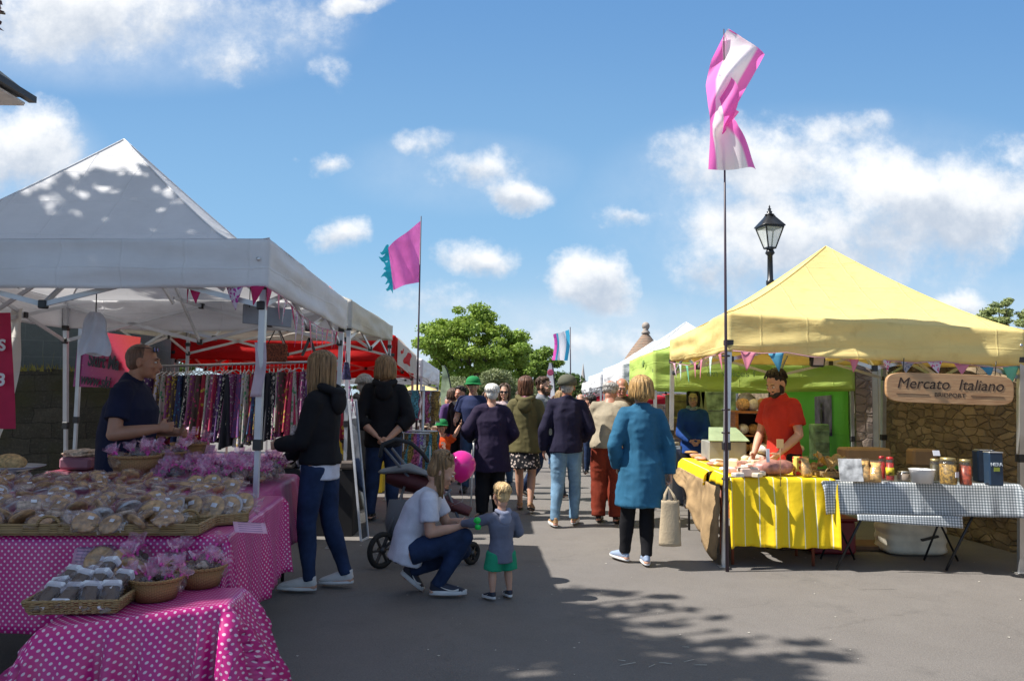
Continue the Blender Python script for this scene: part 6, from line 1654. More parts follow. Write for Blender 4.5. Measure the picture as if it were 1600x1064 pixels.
for sx in (-1, 1):
    mb = MB(); mb.sbar(M4 @ V((sx * .18, -.058, .019)), M4 @ V((sx * Wd * .42, -.058, .019)), .005, .004); part('carved_line', mb, Mcar, sg)
    mb = MB(); mb.bar(M4 @ V((sx * Wd * .36, Hd * .45, 0)), M4 @ V((sx * Wd * .36, Hd * .45 + .14, .02)), .004); part('cord', mb, M_black_metal, sg)
sl = thing('work_light', 'small square black floodlight clipped under the yellow valance', 'floodlight', tuple(aty(1277, 564, 7.2))); c = aty(1277, 564, 7.2)
mb = MB(); mb.box(c, (.13, .06, .11), Matrix.Rotation(.3, 3, 'X'), bev=.012); part('housing', mb, M_black_plastic, sl); mb = MB(); mb.box(c + V((0, -.034, -.0)), (.095, .006, .08), Matrix.Rotation(.3, 3, 'X')); part('lens', mb, mat('lamp_lens', (.5, .4, .4), .2), sl); mb = MB(); mb.bar(c + V((-.07, 0, 0)), c + V((-.07, 0, .16)), .006); mb.bar(c + V((.07, 0, 0)), c + V((.07, 0, .16)), .006); part('clip', mb, M_black_metal, sl)
# goods on gingham table ---------------------------------------
zg = zt_ - .005
M_glass = cellomat('jar_glass', (.93, .95, .94), (.5, .5, .5), .04)
def jar(px, py, r, h, content, lidm, label, cc_=None):
    q = atz(px, py, zg); t = thing('jar', label, 'jar', tuple(q))
    mb = MB(); mb.lathe(q, [(.001, 0), (r * .92, 0), (r, .01), (r, h * .8), (r * .82, h * .9), (r * .8, h * .93)], n=24); part('glass', mb, M_glass, t)
    mb = MB(); mb.lathe(q, [(.001, .006), (r * .9, .006), (r * .93, .015), (r * .93, h * .76), (.001, h * .77)], n=22); part('contents', mb, content, t)
    mb = MB(); mb.lathe(q, [(r * .84, h * .9), (r * .86, h * .91), (r * .86, h), (.001, h + .004)], n=22); part('lid', mb, lidm, t); return t, q
Mred = mat('tomato_sauce', (.5, .02, .01), .4); M_antip = mat('antipasti', (.5, .28, .05), .5, var=.6, vscale=45); M_chil = mat('chilli_oil', (.5, .07, .02), .35, var=.5, vscale=30)
t, q = jar(1378, 749, .03, .21, Mred, mat('red_lid', (.45, .02, .02), .4), 'thin red topped sauce bottle behind the brighter one'); 
t, q = jar(1391, 751, .034, .21, Mred, mat('red_lid', (.45, .02, .02), .4), 'bright red sauce jar with a yellow and blue label'); mb = MB(); mb.lathe(q, [(.035, .05), (.0352, .05), (.0352, .12), (.035, .12)], n=22, cap=False); part('jar_label', mb, mat('yellow_blue_label', (.6, .4, .02), .5, var=.9, vscale=20), t)
t, q = jar(1482, 757, .07, .23, M_antip, mat('gold_lid', (.4, .32, .15), .4, .6), 'fat jar of yellow antipasti with a small white label'); mb = MB(); c_ = q + V((.045, -.056, .09)); mb.box(c_, (.06, .004, .045), Matrix.Rotation(.65, 3, 'Z')); part('jar_label', mb, mat('paper_white', (.7, .7, .74)), t)
jar(1509, 758, .05, .22, M_chil, mat('gold_lid', (.4, .32, .15)), 'orange red jar of peppers beside the dark blue tins')
jar(1462, 752, .045, .2, mat('dark_olive', (.08, .06, .02), .5), mat('gold_lid', (.4, .32, .15)), 'dull jar of dark olives half behind the yellow antipasti jar')
jar(1412, 751, .055, .085, mat('pale_paste', (.45, .33, .25), .6), mat('tin_lid', (.6, .6, .6), .3, .8), 'low wide jar with a bright metal lid left of the white bucket')
bk = thing('bucket', 'small white metal bucket between the low jar and the antipasti', 'bucket', tuple(atz(1441, 754, zg))); q = bk.location.copy()
mb = MB(); mb.lathe(q, [(.001, .003), (.08, .003), (.082, 0), (.105, .115), (.109, .12), (.103, .115), (.078, .01), (.001, .01)], n=28, cap=False); part('pail', mb, mat('white_enamel', (.7, .7, .72), .25), bk); mb = MB(); mb.tube([q + V((math.cos(a) * .107, -.02 - .02 * math.sin(a), .11 + .05 * math.sin(a) - .03)) for a in [PI * i / 12 for i in range(13)]], .003, n=5); part('bail_handle', mb, M_alu, bk)
for k, (px, py, lab) in enumerate(((1553, 758, 'tall dark blue tin with pale lettering at the right end of the jars'), (1538, 752, 'plain dark blue tin just behind the lettered one'))):
    q = atz(px, py, zg); t = thing('tin', lab, 'tin', tuple(q)); mb = MB(); mb.box(q + V((0, 0, .14)), (.12 if k == 0 else .16, .09, .28), bev=.008); part('tin_body', mb, mat('navy_tin', (.03, .06, .11), .3, .3), t)
    mb = MB(); mb.box(q + V((0, 0, .282)), (.124, .094, .008), bev=.003); part('tin_rim', mb, M_alu, t)
    if k == 0:
        text('NERA', .04, mat('pale_print', (.6, .65, .7)), 'lettering', t, frame_mtx(q + V((0, -.048, .18)), (1, 0, 0)), bold=.001); mb = MB(); mb.box(q + V((0, -.047, .14)), (.05, .003, .035)); part('label_patch', mb, mat('olive_print', (.3, .35, .05)), t)
def boxobj(name, label, cat, px, py, z, d, m, rz=0, extra=None, rx=0):
    q = atz(px, py, z); o = part(name, MB().box((0, 0, d[2] / 2), d, bev=min(d) * .12), m, local=True); o.location = q; o.rotation_euler = (rx, 0, rz); tag(o, label, cat); return o
boxobj('menu_board', 'grey and white handwritten card propped on the checked cloth', 'menu board', 1331, 752, zg, (.2, .01, .2), mat('speckled_board', (.5, .5, .5), .5, var=.5, vscale=12), -.1, rx=-.25)
boxobj('cardboard_box', 'open brown cardboard box behind the bottles and pasta bags', 'cardboard box', 1350, 728, zg, (.5, .25, .2), M_card, .05)
boxobj('cardboard_box', 'orange brown cardboard box behind the white bucket', 'cardboard box', 1440, 728, zg, (.26, .2, .19), M_card, -.05)
boxobj('price_card', 'tiny white price card clipped above the bucket box', 'price card', 1464, 712, zg + .26, (.06, .004, .045), mat('paper_white', (.7, .7, .74)), .1, rx=-.3)
# pasta bags
M_pasta = mat('pasta', (.68, .42, .12), .6, var=.45, vscale=35, bump=.6, bscale=60)
def pasta(px, py, z, h, w, rx, rz, label, m=M_pasta):
    q = atz(px, py, z); t = thing('pasta_bag', label, 'pasta bag', tuple(q)); t.rotation_euler = (rx, 0, rz)
    mb = MB(); mb.tube([(0, 0, .004), (0, 0, h * .2), (0, 0, h * .6), (0, 0, h * .8), (0, 0, h)], [(w * .5, .025), (w * .55, .04), (w * .5, .036), (w * .4, .018), (w * .5, .004)], n=14, side=(1, 0, 0)); part('filled_bag', mb, m, t, local=True)
    mb = MB(); mb.tube([(0, 0, .0), (0, 0, h * .2), (0, 0, h * .6), (0, 0, h * .78), (0, 0, h * 1.1)], [(w * .54, .03), (w * .6, .046), (w * .55, .04), (w * .42, .02), (w * .56, .004)], n=9, side=(1, 0, 0)); part('clear_wrap', mb, M_cello, t, local=True)
pasta(1352, 752, zg, .19, .1, -.35, -.2, 'cream pasta bag right of the handwritten card'); pasta(1368, 753, zg, .18, .09, -.4, -.5, 'leaning pasta bag closest to the red bottles')
pasta(1262, 745, zt_ + .01, .17, .1, -.2, .4, 'glossy golden biscuit bag at the seam of yellow and checked cloths'); 
wtr = tray('dark tray of brown paper wrapped bread at the start of the checked cloth', tuple(atz(1297, 744, zg + .01)), .26, .24, .05)
mb = MB(); q = atz(1297, 738, zg + .03)
mb.grid(lambda u, v: q + V(((u - .5) * .26, (v - .5) * .2, .06 + .07 * abs(u - .5) * 2 + .05 * nz((u * 4, v * 4, 0), 1) * 2 + .04 * v)), 14, 10); tag(part('brown_paper', mb, mat('brown_paper', (.42, .27, .1), .7, bump=.5), loc=q, solid=.003), 'crumpled golden brown paper standing in the dark tray', 'wrapping paper')
boxobj('biscuit_packet', 'red and yellow patterned packet at the right end of the yellow cloth', 'packet', 1250, 742, zt_ + .01, (.12, .07, .17), None or uvmat('packet_pattern', lambda g, u, v: (.6, .1, .05, 1), .4), .2)
pk_ = bpy.data.materials['packet_pattern']; nt = pk_.node_tree; g = NG(nt); tc = nt.nodes['Texture Coordinate']; vo = g.node('ShaderNodeTexVoronoi'); vo.inputs['Scale'].default_value = 22; nt.links.new(tc.outputs['Object'], vo.inputs['Vector'])
b_ = [n_ for n_ in nt.nodes if n_.type == 'BSDF_PRINCIPLED'][0]; nt.links.new(g.mix(g.m('GREATER_THAN', vo.outputs['Distance'], .45), (.5, .03, .03, 1), (.7, .55, .12, 1)), b_.inputs['Base Color'])
# yellow table goods
zy = zt_ + .012
hj = thing('cured_ham', 'big pink cured ham joint lying behind the cardboard price board', 'ham', tuple(atz(1205, 742, zy))); q = hj.location
mb = MB(); mb.ell(q + V((0, .02, .07)), (.17, .1, .075)); mb.ell(q + V((.12, .03, .07)), (.1, .08, .07)); part('joint_of_meat', fuse(mb, .008, 3, lambda p, n: .008 * nz(p, 14)), mat('ham', (.5, .22, .18), .45, var=.4, vscale=12), hj, local=False)
hj.children[0].data.transform(Matrix.Translation(-hj.location))
boxobj('price_board', 'brown cardboard price board standing on the cured ham', 'price board', 1214, 722, zy + .02, (.2, .02, .2), mat('brown_board', (.28, .14, .08), .7), -.05).location.z += .07
boxobj('paper_slip', 'small white slip peeking above the left corner of the brown price board', 'paper', 1200, 722, zy + .13, (.03, .004, .12), mat('paper_white', (.7, .7, .74)))
boxobj('price_tag', 'small orange price tag on a stick in front of the red shirt', 'price tag', 1219, 700, zy + .31, (.055, .004, .07), mat('orange_tag', (.7, .42, .16), .6))
mb = MB(); q = atz(1219, 700, zy + .31); mb.bar(q, q + V((0, 0, -.3)), .003); tag(part('tag_stick', mb, M_wood, loc=q), 'thin stick holding the orange price tag', 'stick')
rg5 = random.Random(44)
LOAF = 'pale cheese or bread wrapped in white film'
def lump(name, label, cat, loc, r, m, grp=None, k=.12):
    b = MB(); b.ell((0, 0, 0), 1, 14, 9); mb = MB(); sd = rg5.random() * 9
    mb.add([V((V(p).x * r[0], V(p).y * r[1], V(p).z * r[2])) * (1 + k * noise.noise(V(p) * 2 + V((sd, 0, 0)))) for p in b.v], b.f)
    o = part(name, mb, m, local=True); o.location = V(loc) + V((0, 0, r[2] * .9)); o.rotation_euler = (0, 0, rg5.uniform(0, 3)); tag(o, label, cat, grp); return o
M_crm = mat('cream_cheese', (.72, .62, .46), .6, var=.2); M_crust = mat('crust', (.42, .22, .08), .8, var=.35, vscale=20, bump=.5); M_wrapw = mat('white_wrap', (.72, .66, .6), .35, var=.25, vscale=20, bump=.4); M_pinkm = mat('pink_meat', (.6, .3, .24), .4, var=.4, vscale=20)
for k, (px, py) in enumerate(((1160, 742), (1172, 735), (1150, 730), (1182, 728), (1165, 722), (1190, 722), (1148, 716), (1178, 714), (1205, 716))):
    lump('cheese', 'pale wrapped cheese in the sunny cluster behind the front canopy pole', 'cheese', atz(px, py, zy + .01 * (k > 4)), (.055, .05, .04), (M_wrapw, M_crm, M_crust)[k % 3], 'wrapped cheeses behind the front pole')
boxobj('cake_box', 'low white box with a pink window in front of the wrapped cheeses', 'box', 1170, 744, zy, (.17, .12, .075), mat('pinkish_box', (.55, .4, .34), .5))
for k in range(16):
    px = 1078 + 62 * rg5.random(); py = 706 + (px - 1065) * .42 - rg5.uniform(0, 8)
    q = atz(px, py, zy); lump('meat_packet', 'clear packet of sliced meat laid along the street side table', 'meat packet', q, (.085, .06, .022), (M_pinkm, M_wrapw, M_crust)[k % 3], 'sliced meat packets along the side table')
for k in range(6):
    q = atz(1165 + 9 * k, 706 - (k % 2) * 5, zy + .1); lump('bread_loaf', 'sunlit floury loaf piled in front of the wooden cabinet', 'bread', (q.x, 8.3 + .06 * k, zy + .05 * (k % 3)), (.11, .07, .055), (M_wrapw, M_crm)[k % 2], 'floury loaves before the cabinet')
for k in range(26):
    px = 1142 + 56 * rg5.random(); py = 746 - 26 * rg5.random(); q = atz(px, py, zy)
    b_ = part('cheese_packet', MB().box((0, 0, .022 + .02 * (k % 2)), (.1, .07, .04 + .04 * (k % 2)), bev=.008), (M_wrapw, M_crm, M_pinkm)[k % 3], local=True); b_.location = q; b_.rotation_euler = (0, 0, rg5.uniform(0, 3)); tag(b_, 'squared packet of cheese between the wrapped rounds on the yellow cloth', 'cheese packet', 'squared cheese packets on the yellow cloth')
for k in range(7):
    q = atz(1270 + 4 * k, 738 - 3 * k, zy); lump('bread_roll', 'brown roll beside the dark bread tray', 'bread roll', (q.x, q.y + .05 * (k % 3), q.z + .0), (.04, .035, .03), (M_crust, M_pastry)[k % 2], 'brown rolls by the dark tray')
# glass display case
dc = thing('display_case', 'small chilled glass display case with a sloping green reflecting lid', 'display case', (2.35, 8.75, zy)); 
mb = MB(); mb.box((2.42, 8.8, zy + .11), (.42, .36, .22), bev=.01); part('case_body', mb, mat('grey_case', (.3, .3, .28), .35), dc)
mb = MB(); mb.add([(2.2, 8.6, zy + .225), (2.66, 8.6, zy + .225), (2.62, 8.98, zy + .36), (2.3, 8.98, zy + .36)], [(0, 1, 2, 3)], smooth=False); part('glass_lid', mb, mat('green_glass_lid', (.3, .4, .26), .12), dc, solid=.006)
# cabinet with loaves
cb = thing('cabinet', 'orange brown wooden cabinet of bread behind the canopy pole', 'cabinet', (2.95, 9.4, 0)); M_cab = mat('orange_wood', (.42, .15, .035), .5, vscale=5, stretch=(1, 1, 10), var=.3)
x0_, x1_ = aty(1150, 650, 9.4).x, aty(1222, 650, 9.4).x; ztop = aty(1180, 644, 9.4).z
mb = MB(); mb.box(((x0_ + x1_) / 2, 9.55, ztop), (x1_ - x0_ + .06, .42, .03), bev=.005); part('cabinet_top', mb, M_cab, cb)
for x_ in (x0_, (x0_ * .35 + x1_ * .65), x1_): mb = MB(); mb.box((x_, 9.55, ztop / 2), (.035, .38, ztop - .035)); part('upright', mb, M_cab, cb)
for z_ in (.55, .82, 1.05): mb = MB(); mb.box(((x0_ + x1_) / 2, 9.56, z_), (x1_ - x0_ - .04, .34, .02)); part('shelf', mb, M_cab, cb)
mb = MB(); mb.box(((x0_ + x1_) / 2, 9.73, ztop / 2), (x1_ - x0_, .012, ztop - .05)); part('back_panel', mb, mat('dark_back', (.06, .03, .02), .8), cb)
for k in range(12):
    z_ = (.84, 1.07, ztop + .02)[k % 3]; lump('bread_loaf', 'crusty loaf stacked on the wooden cabinet shelves', 'bread', (x0_ + .1 + (x1_ - x0_ - .15) * (k // 3) / 3.3, 9.45, z_), (.1, .07, .065 if k % 3 < 2 else .08), (M_crust, M_pastry, M_wrapw)[(k * 2 + k // 3) % 3], 'crusty loaves on the wooden cabinet')
lump('cloth_roll', 'grey and black bundle on top of the wooden cabinet', 'bundle', (x0_ + .16, 9.5, ztop + .015), (.12, .1, .12), mat('grey_bundle', (.2, .2, .22), .8, var=.6, vscale=10))
# stall interior behind: lime gazebo goods
for k, (px, py, Y, d, col, lab) in enumerate(((1125, 640, 12.6, (.5, .1, .9), (.45, .44, .42), 'pale grey panel standing at the back of the lime gazebo'), (1070, 640, 12.9, (.6, .3, .5), (.25, .17, .1), 'brown shelf unit of crafts behind the dark haired stallholder'), (1062, 668, 11.4, (.3, .3, .3), (.35, .2, .1), 'brown cardboard box on the craft table under the lime gazebo'), (1100, 605 + 30, 13.1, (.8, .05, .4), (.5, .5, .52), 'white board at the back of the lime gazebo'), (1280, 690, 10.9, (.22, .2, .5), (.3, .4, .3), 'pale green box stack against the green side wall'))):
    q = aty(px, py, Y); mb = MB(); mb.box(q, d, bev=.015)
    for z in range(3): mb.box(q + V((0, -d[1] / 2 - .01, d[2] * (z - 1) / 3.2)), (d[0] * .9, .03, .02))
    o = part(('panel', 'shelf_unit', 'cardboard_box', 'board', 'box_stack')[k], mb, mat('stall_item_%d' % k, col, .7, var=.4, vscale=8), loc=tuple(q)); tag(o, lab, ('panel', 'shelf', 'box', 'board', 'box')[k])
al = thing('easel', 'slanting wooden easel beside the dark haired stallholder', 'easel', tuple(aty(1110, 690, 11.2).xy) + (0,)); 
for a, b in (((1098, 612), (1118, 760)), ((1098, 612), (1085, 760))): mb = MB(); mb.sbar(aty(*a, 11.2), aty(*b, 11.2), .06, .03); part('easel_leg', mb, mat('pale_wood', (.4, .33, .25), .7), al)
ct = thing('craft_table', 'grey draped craft table at the front of the lime gazebo', 'table', (2.5, 11.2, 0)); mb = MB(); mb.box((2.75, 11.2, .4), (1.5, .6, .8), bev=.02); part('drape', mb, mat('grey_blue_drape', (.15, .17, .22), .8), ct)
mb = MB()
for k in range(14): mb.box((2.1 + .095 * k, 11.0 + .1 * (k % 2), .84), (.07, .06, .05 + .05 * (k % 3)), bev=.008)
part('trinkets', mb, mat('trinkets', (.4, .32, .22), .6, var=.8, vscale=14), ct)
pn = thing('wall_hanging', 'purple wall hanging with a dark figure on the green side wall', 'wall hanging', tuple(aty(1303, 640, 10.9))); 
a, b = aty(1294, 620, 11.5), aty(1312, 617, 10.9); a.x = b.x = 4.53; mb = MB(); mb.grid(lambda u, v: a * (1 - u) + b * u + V((-.01 * math.sin(u * 6), 0, -.58 * v)), 8, 8); part('hanging_cloth', mb, mat('purple_hanging', (.25, .18, .5), .7, trans=.2, var=.3, vscale=8), pn, solid=.004)
mb = MB(); c_ = (a + b) / 2 + V((-.025, 0, -.3)); mb.ell(c_, (.008, .05, .12)); mb.ell(c_ + V((0, 0, .16)), (.008, .025, .04)); part('figure_motif', mb, mat('dark_motif', (.04, .03, .06)), pn)
# ---------------------------------------------------------------- pushchair
Yp = 6.9; pc = thing('pushchair', 'black and dark red pushchair with large rear wheel behind the crouching woman', 'pushchair', tuple(atz(660, 880).xy) + (0,))
def wheel(px, Y, r, x=None):
    c = aty(px, 800, Y); c.z = r; t = MB(); ring = [c + V((math.cos(a) * (r - .022) , .25 * 0, math.sin(a) * (r - .022))) for a in [2 * PI * i / 30 for i in range(31)]]
    Rz = Matrix.Rotation(R(50), 3, 'Z'); ring = [Rz @ (p - c) + c for p in ring]
    t.tube(ring, .024, n=10, cap=False); w = part('wheel', t, mat('tyre', (.012, .012, .012), .8), pc)
    h = MB(); ax = Rz @ V((0, 1, 0)); h.bar(c - ax * .03, c + ax * .03, .028, 14)
    for k in range(6):
        a = 2 * PI * k / 6; h.sbar(c, Rz @ V((math.cos(a) * (r - .04), 0, math.sin(a) * (r - .04))) + c, .03, .014)
    part('rim', h, mat('wheel_rim', (.06, .06, .065), .35, .6), w); return c
w1 = wheel(598, 6.75, .155); w2 = wheel(640, 7.35, .155); w3 = wheel(738, 6.95, .1)
M_pcf = mat('pushchair_frame', (.14, .14, .15), .35, .6)
fr = MB(); hub = aty(650, 792, 7.0); hl = aty(594, 694, 7.0); fr.bar(w1, aty(700, 770, 6.95), .013); fr.bar(w2, aty(705, 765, 7.2), .013); fr.bar(w3 + V((0, 0, .02)), aty(700, 770, 6.95), .013); fr.bar(aty(700, 770, 6.95), aty(594, 695, 6.9), .0) if False else None
fr.bar(w1, aty(632, 760, 6.9), .012); fr.bar(aty(718, 838, 6.95), aty(600, 700, 6.9), .013); fr.bar(aty(722, 838, 7.2), aty(612, 700, 7.25), .013); fr.bar(w3, aty(718, 838, 6.95), .012); part('frame', fr, M_pcf, pc)
hd = MB(); hp_ = [aty(594, 712, 6.9), aty(598, 694, 6.9), aty(618, 686, 6.95), aty(642, 692, 7.0), aty(660, 708, 7.05), aty(668, 720, 7.1)]; hd.tube(hp_, .019, n=10, round_ends=True); part('handle', hd, mat('foam_grip', (.02, .022, .026), .8), pc)
sm_ = MB(); sm_.tube([aty(607, 742, 7.05), aty(640, 750, 7.05), aty(680, 764, 7.05)], [(.14, .07), (.17, .1), (.15, .07)], n=18, side=(0, 1, 0), round_ends=False); sm_.tube([aty(668, 760, 7.05), aty(700, 786, 7.05), aty(735, 800, 7.05)], [(.14, .05), (.15, .06), (.13, .04)], n=16, side=(0, 1, 0))
so_ = part('seat', fuse(sm_, .012, 3, lambda p, n: .006 * nz(p, 12)), mat('wine_fabric', (.07, .008, .01), .7), pc); so_.data.transform(Matrix.Translation(-pc.location))
cv = MB(); cv.tube([aty(608, 735, 7.0), aty(640, 731, 7.0), aty(668, 740, 7.0)], [(.1, .03), (.13, .045), (.09, .02)], n=16, side=(0, 1, 0), round_ends=True); part('seat_liner', cv, mat('grey_liner', (.2, .2, .2), .8), pc)
bs = MB(); bs.box(aty(645, 810, 7.1), (.36, .3, .2), bev=.05); part('basket', bs, mat('black_mesh', (.03, .03, .035), .9), pc)
bgp = MB(); bgp.tube([aty(622, 842, 6.85), aty(622, 815, 6.85), aty(622, 780, 6.85)], [(.09, .03), (.12, .04), (.08, .02)], n=14, side=(1, 0, 0)); part('hanging_pouch', bgp, mat('grey_pouch', (.12, .12, .13), .8), pc)
# balloon
bc_ = aty(721, 727, 6.3); bl_ = thing('balloon', 'shiny pink balloon floating by the crouching woman face', 'balloon', tuple(bc_)); mb = MB(); mb.lathe(bc_, [(.006, -.142), (.014, -.135), (.045, -.118), (.085, -.085), (.112, -.035), (.118, .015), (.104, .06), (.07, .098), (.03, .116), (.001, .12)], n=36)
part('balloon_skin', mb, mat('balloon_pink', (.8, .03, .32), .12, var=.02, trans=.25, coat=.4), bl_); mb = MB(); mb.tube([bc_ + V((0, 0, -.14)), bc_ + V((.01, .1, -.3)), aty(705, 790, 6.9)], .0015, n=4); part('string', mb, mat('paper_white', (.7, .7, .74)), bl_)
# ---------------------------------------------------------------- the people in the photograph
def cm(name, col, bump=.5, bscale=5.5, var=.15, rough=.85, vscale=6):
    n_ = 'cloth_' + name
    if n_ in MAT: return MAT[n_]
    m, nt = newmat(n_); g = NG(nt); tc = nt.nodes.new('ShaderNodeTexCoord'); mp = g.node('ShaderNodeMapping'); nt.links.new(tc.outputs['Object'], mp.inputs[0]); mp.inputs['Scale'].default_value = (1, 1, 1.7); mp.inputs['Rotation'].default_value = (.2, .35, 0)
    rd = g.node('ShaderNodeTexNoise', noise_type='RIDGED_MULTIFRACTAL'); rd.inputs['Scale'].default_value = bscale if bscale < 14 else 6; rd.inputs['Detail'].default_value = 3; nt.links.new(mp.outputs[0], rd.inputs['Vector'])
    big = g.noise(tc.outputs['Object'], vscale, 5, .6); wv = g.noise(tc.outputs['Object'], 220, 2, .6)
    c = g.mix(g.rng(big, .3, .7), (*[q * (1 - var * 1.5) for q in col], 1), (*[min(1, q * (1 + var)) for q in col], 1)); c = g.mix(g.rng(wv, .35, .65, 0, .25), c, (*[q * .55 for q in col], 1))
    h = g.m('ADD', g.m('MULTIPLY', rd.outputs['Fac'], .8), g.m('MULTIPLY', wv, .08))
    finish(nt, c, rough, 0, h, bump, .014, 0, .25); MAT[n_] = m; return m
navy = cm('navy', (.012, .014, .04)); black = cm('black', (.009, .009, .012)); jeansd = cm('dark_denim', (.018, .035, .09), bscale=90, var=.35); jeansl = cm('light_denim', (.17, .29, .42), var=.35, vscale=4); jeansm = cm('mid_denim', (.05, .1, .2), var=.3)
white_t = cm('white_tee', (.62, .63, .72), bump=.2); blue_c = cm('blue_coat', (.025, .12, .215)); olive = cm('olive', (.12, .105, .045)); beige = cm('beige_knit', (.34, .29, .21), bscale=120); rust = cm('rust_cord', (.19, .028, .012), bscale=60)
purp = cm('aubergine', (.022, .014, .04)); greyh = cm('grey_hoodie', (.19, .2, .24)); red_t = cm('red_tee', (.5, .035, .022)); orange_t = cm('orange_tee', (.72, .09, .015)); navy2 = cm('navy_jacket', (.014, .012, .034)); greyc = cm('grey_coat', (.12, .12, .12))
M_wsole = mat('white_sole', (.62, .62, .62), .5); M_wcan = mat('white_canvas_shoe', (.6, .58, .57), .7, bump=.2); M_nshoe = mat('navy_trainer', (.015, .02, .04), .6); M_tan = mat('tan_suede', (.42, .25, .12), .8); M_bshoe = mat('black_shoe', (.012, .011, .011), .4); M_blueshoe = mat('blue_grey_shoe', (.25, .32, .45), .6)
GP0 = 'people'
def at(px, Y): p = aty(px, 640, Y); return (p.x, Y, ground_z(Y))
# seller
person('balding seller in a navy polo behind the cake tables with sunglasses on his head', at(198, 6.0), -82, 1.87, dict(Er=(.27, .0, 1.1), Wr=(.23, .27, 1.16), El=(-.25, .1, 1.12), Wl=(-.12, .32, 1.12), head=(0, .06, 1.62)),
       SKIN_TAN, (0, -2, 0), ('cropped', hairmat('buzz', (.16, .085, .055), .3)), dict(name='polo_shirt', m=navy, hem=.8, ease=.022, collar=1, waist=.025, amp=.008), ('trousers', black), ('slip', M_bshoe, M_bshoe), build=1.3, lean=4, curl=1.0, glasses=('onhead', M_black_plastic, mat('blue_lens', (.02, .05, .3), .08)))
# black hooded customer
p2, J2, _, _ = person('long fair haired shopper in a black hooded jacket and jeans at the cake table', at(503, 6.0), 78, 1.80,
       dict(El=(-.2, .06, 1.1), Wl=(-.12, .28, 1.07), Er=(.2, .16, 1.12), Wr=(.16, .36, .93), Al=(-.1, .01, .085), Tl=(-.12, .18, .025), Kl=(-.1, .05, .5), Ar=(.1, -.19, .1), Kr=(.1, -.04, .5), Tr=(.1, -.03, .028), head=(0, .03, 1.62)),
       SKIN_FAIR, (-8, -8, 0), ('long', H_dblonde, .42), [dict(name='white_top', m=white_t, hem=.82, ease=.012, sleeve='none', amp=.01), dict(name='hooded_jacket', m=black, hem=.93, ease=.03, sleeve='long', hood=1, amp=.009)], ('trousers', jeansd, dict(ease=.009)), ('plimsoll', M_wcan, M_wsole, 'laces'), female=True, curl=(1.1, .5), build=.98)
w_ = p2.matrix_basis @ V(J2['Wl']); 
mb = MB(); q = aty(468, 676, 5.85); mb.box(q, (.13, .03, .08), Matrix.Rotation(.35, 3, 'Y'), bev=.006); tag(part('purse', mb, mat('patterned_purse', (.45, .35, .33), .7, var=.6, vscale=40), loc=q), 'small pale patterned purse held by the black jacketed shopper', 'purse')
# black hoodie with hands behind
person('tall shopper in a black hoodie with hands clasped behind the back', at(601, 9.2), 4, 1.92, dict(El=(-.27, -.1, 1.1), Er=(.27, -.1, 1.1), Wl=(-.07, -.2, .93), Wr=(.07, -.2, .9), Kl=(-.11, .03, .5), Al=(-.13, 0, .085)),
       SKIN_FAIR, (0, 0, 0), ('bob', H_dblonde, .19), dict(name='hoodie', m=black, hem=.8, ease=.04, sleeve='pushed', hood=1, amp=.012), ('trousers', jeansd), ('slip', M_bshoe, M_bshoe), build=1.05, curl=.9, palms=((1, -.3, 0), (-1, -.3, 0)))
person('shopper in a grey hood and long grey coat half hidden by the tall black hoodie', at(568, 10.0), 12, 1.72, None, SKIN_FAIR, (0, 0, 0), ('bob', H_grey, .05), dict(name='coat', m=greyc, hem=.55, ease=.04, sleeve='long', flare=.03, hood=1), ('trousers', black), ('slip', M_bshoe, M_bshoe))
# crouching woman
k_ = 1 / .943
def sc_(d): return {a: tuple(x * k_ for x in b) for a, b in d.items()}
person('crouching woman in a white tee and jeans holding a green toy out to the toddler', at(667, 5.9), -84, 1.65,
       sc_(dict(pel=(0, -.12, .33), waist=(0, -.115, .46), chest=(0, -.03, .62), neckb=(0, .06, .775), head=(0, .13, .925), Sl=(-.15, .07, .72), Sr=(.15, .03, .73), Er=(.19, .04, .49), Wr=(.1, .25, .515), El=(-.15, .17, .5), Wl=(-.05, .36, .53),
                Hl=(-.09, -.1, .33), Hr=(.09, -.1, .33), Kr=(.1, .3, .44), Ar=(.1, .1, .085), Tr=(.1, .26, .028), Kl=(-.12, .3, .3), Al=(-.1, -.1, .15), Tl=(-.1, -.02, .03))),
       SKIN_FAIR, (0, -28, 0), ('long', H_dblonde, .3, 78), dict(name='white_tee', m=white_t, hem=.86, ease=.02, sleeve='short', amp=.008, dropdir=(0, -.3, -.9)), ('trousers', jeansd, dict(amp=.005)), ('trainer', M_nshoe, M_wsole, 'swoosh'), female=True, curl=(.7, .9), voxel=.007)
ty = thing('toy', 'small bright green plastic toy held between the woman and toddler', 'toy', tuple(aty(747, 818, 5.74))); q = V(ty.location); mb = MB(); mb.lathe(q, [(.001, -.045), (.022, -.04), (.024, -.01), (.016, 0), (.03, .01), (.034, .03), (.022, .045), (.001, .05)], n=18); part('toy_body', mb, mat('toy_green', (.01, .6, .08), .3), ty); mb = MB()
for k in range(5): mb.ell(q + V((math.cos(k * 1.26) * .03, math.sin(k * 1.26) * .03, .022)), .009, 8, 6)
part('toy_knobs', mb, mat('toy_green', (.01, .6, .08)), ty)
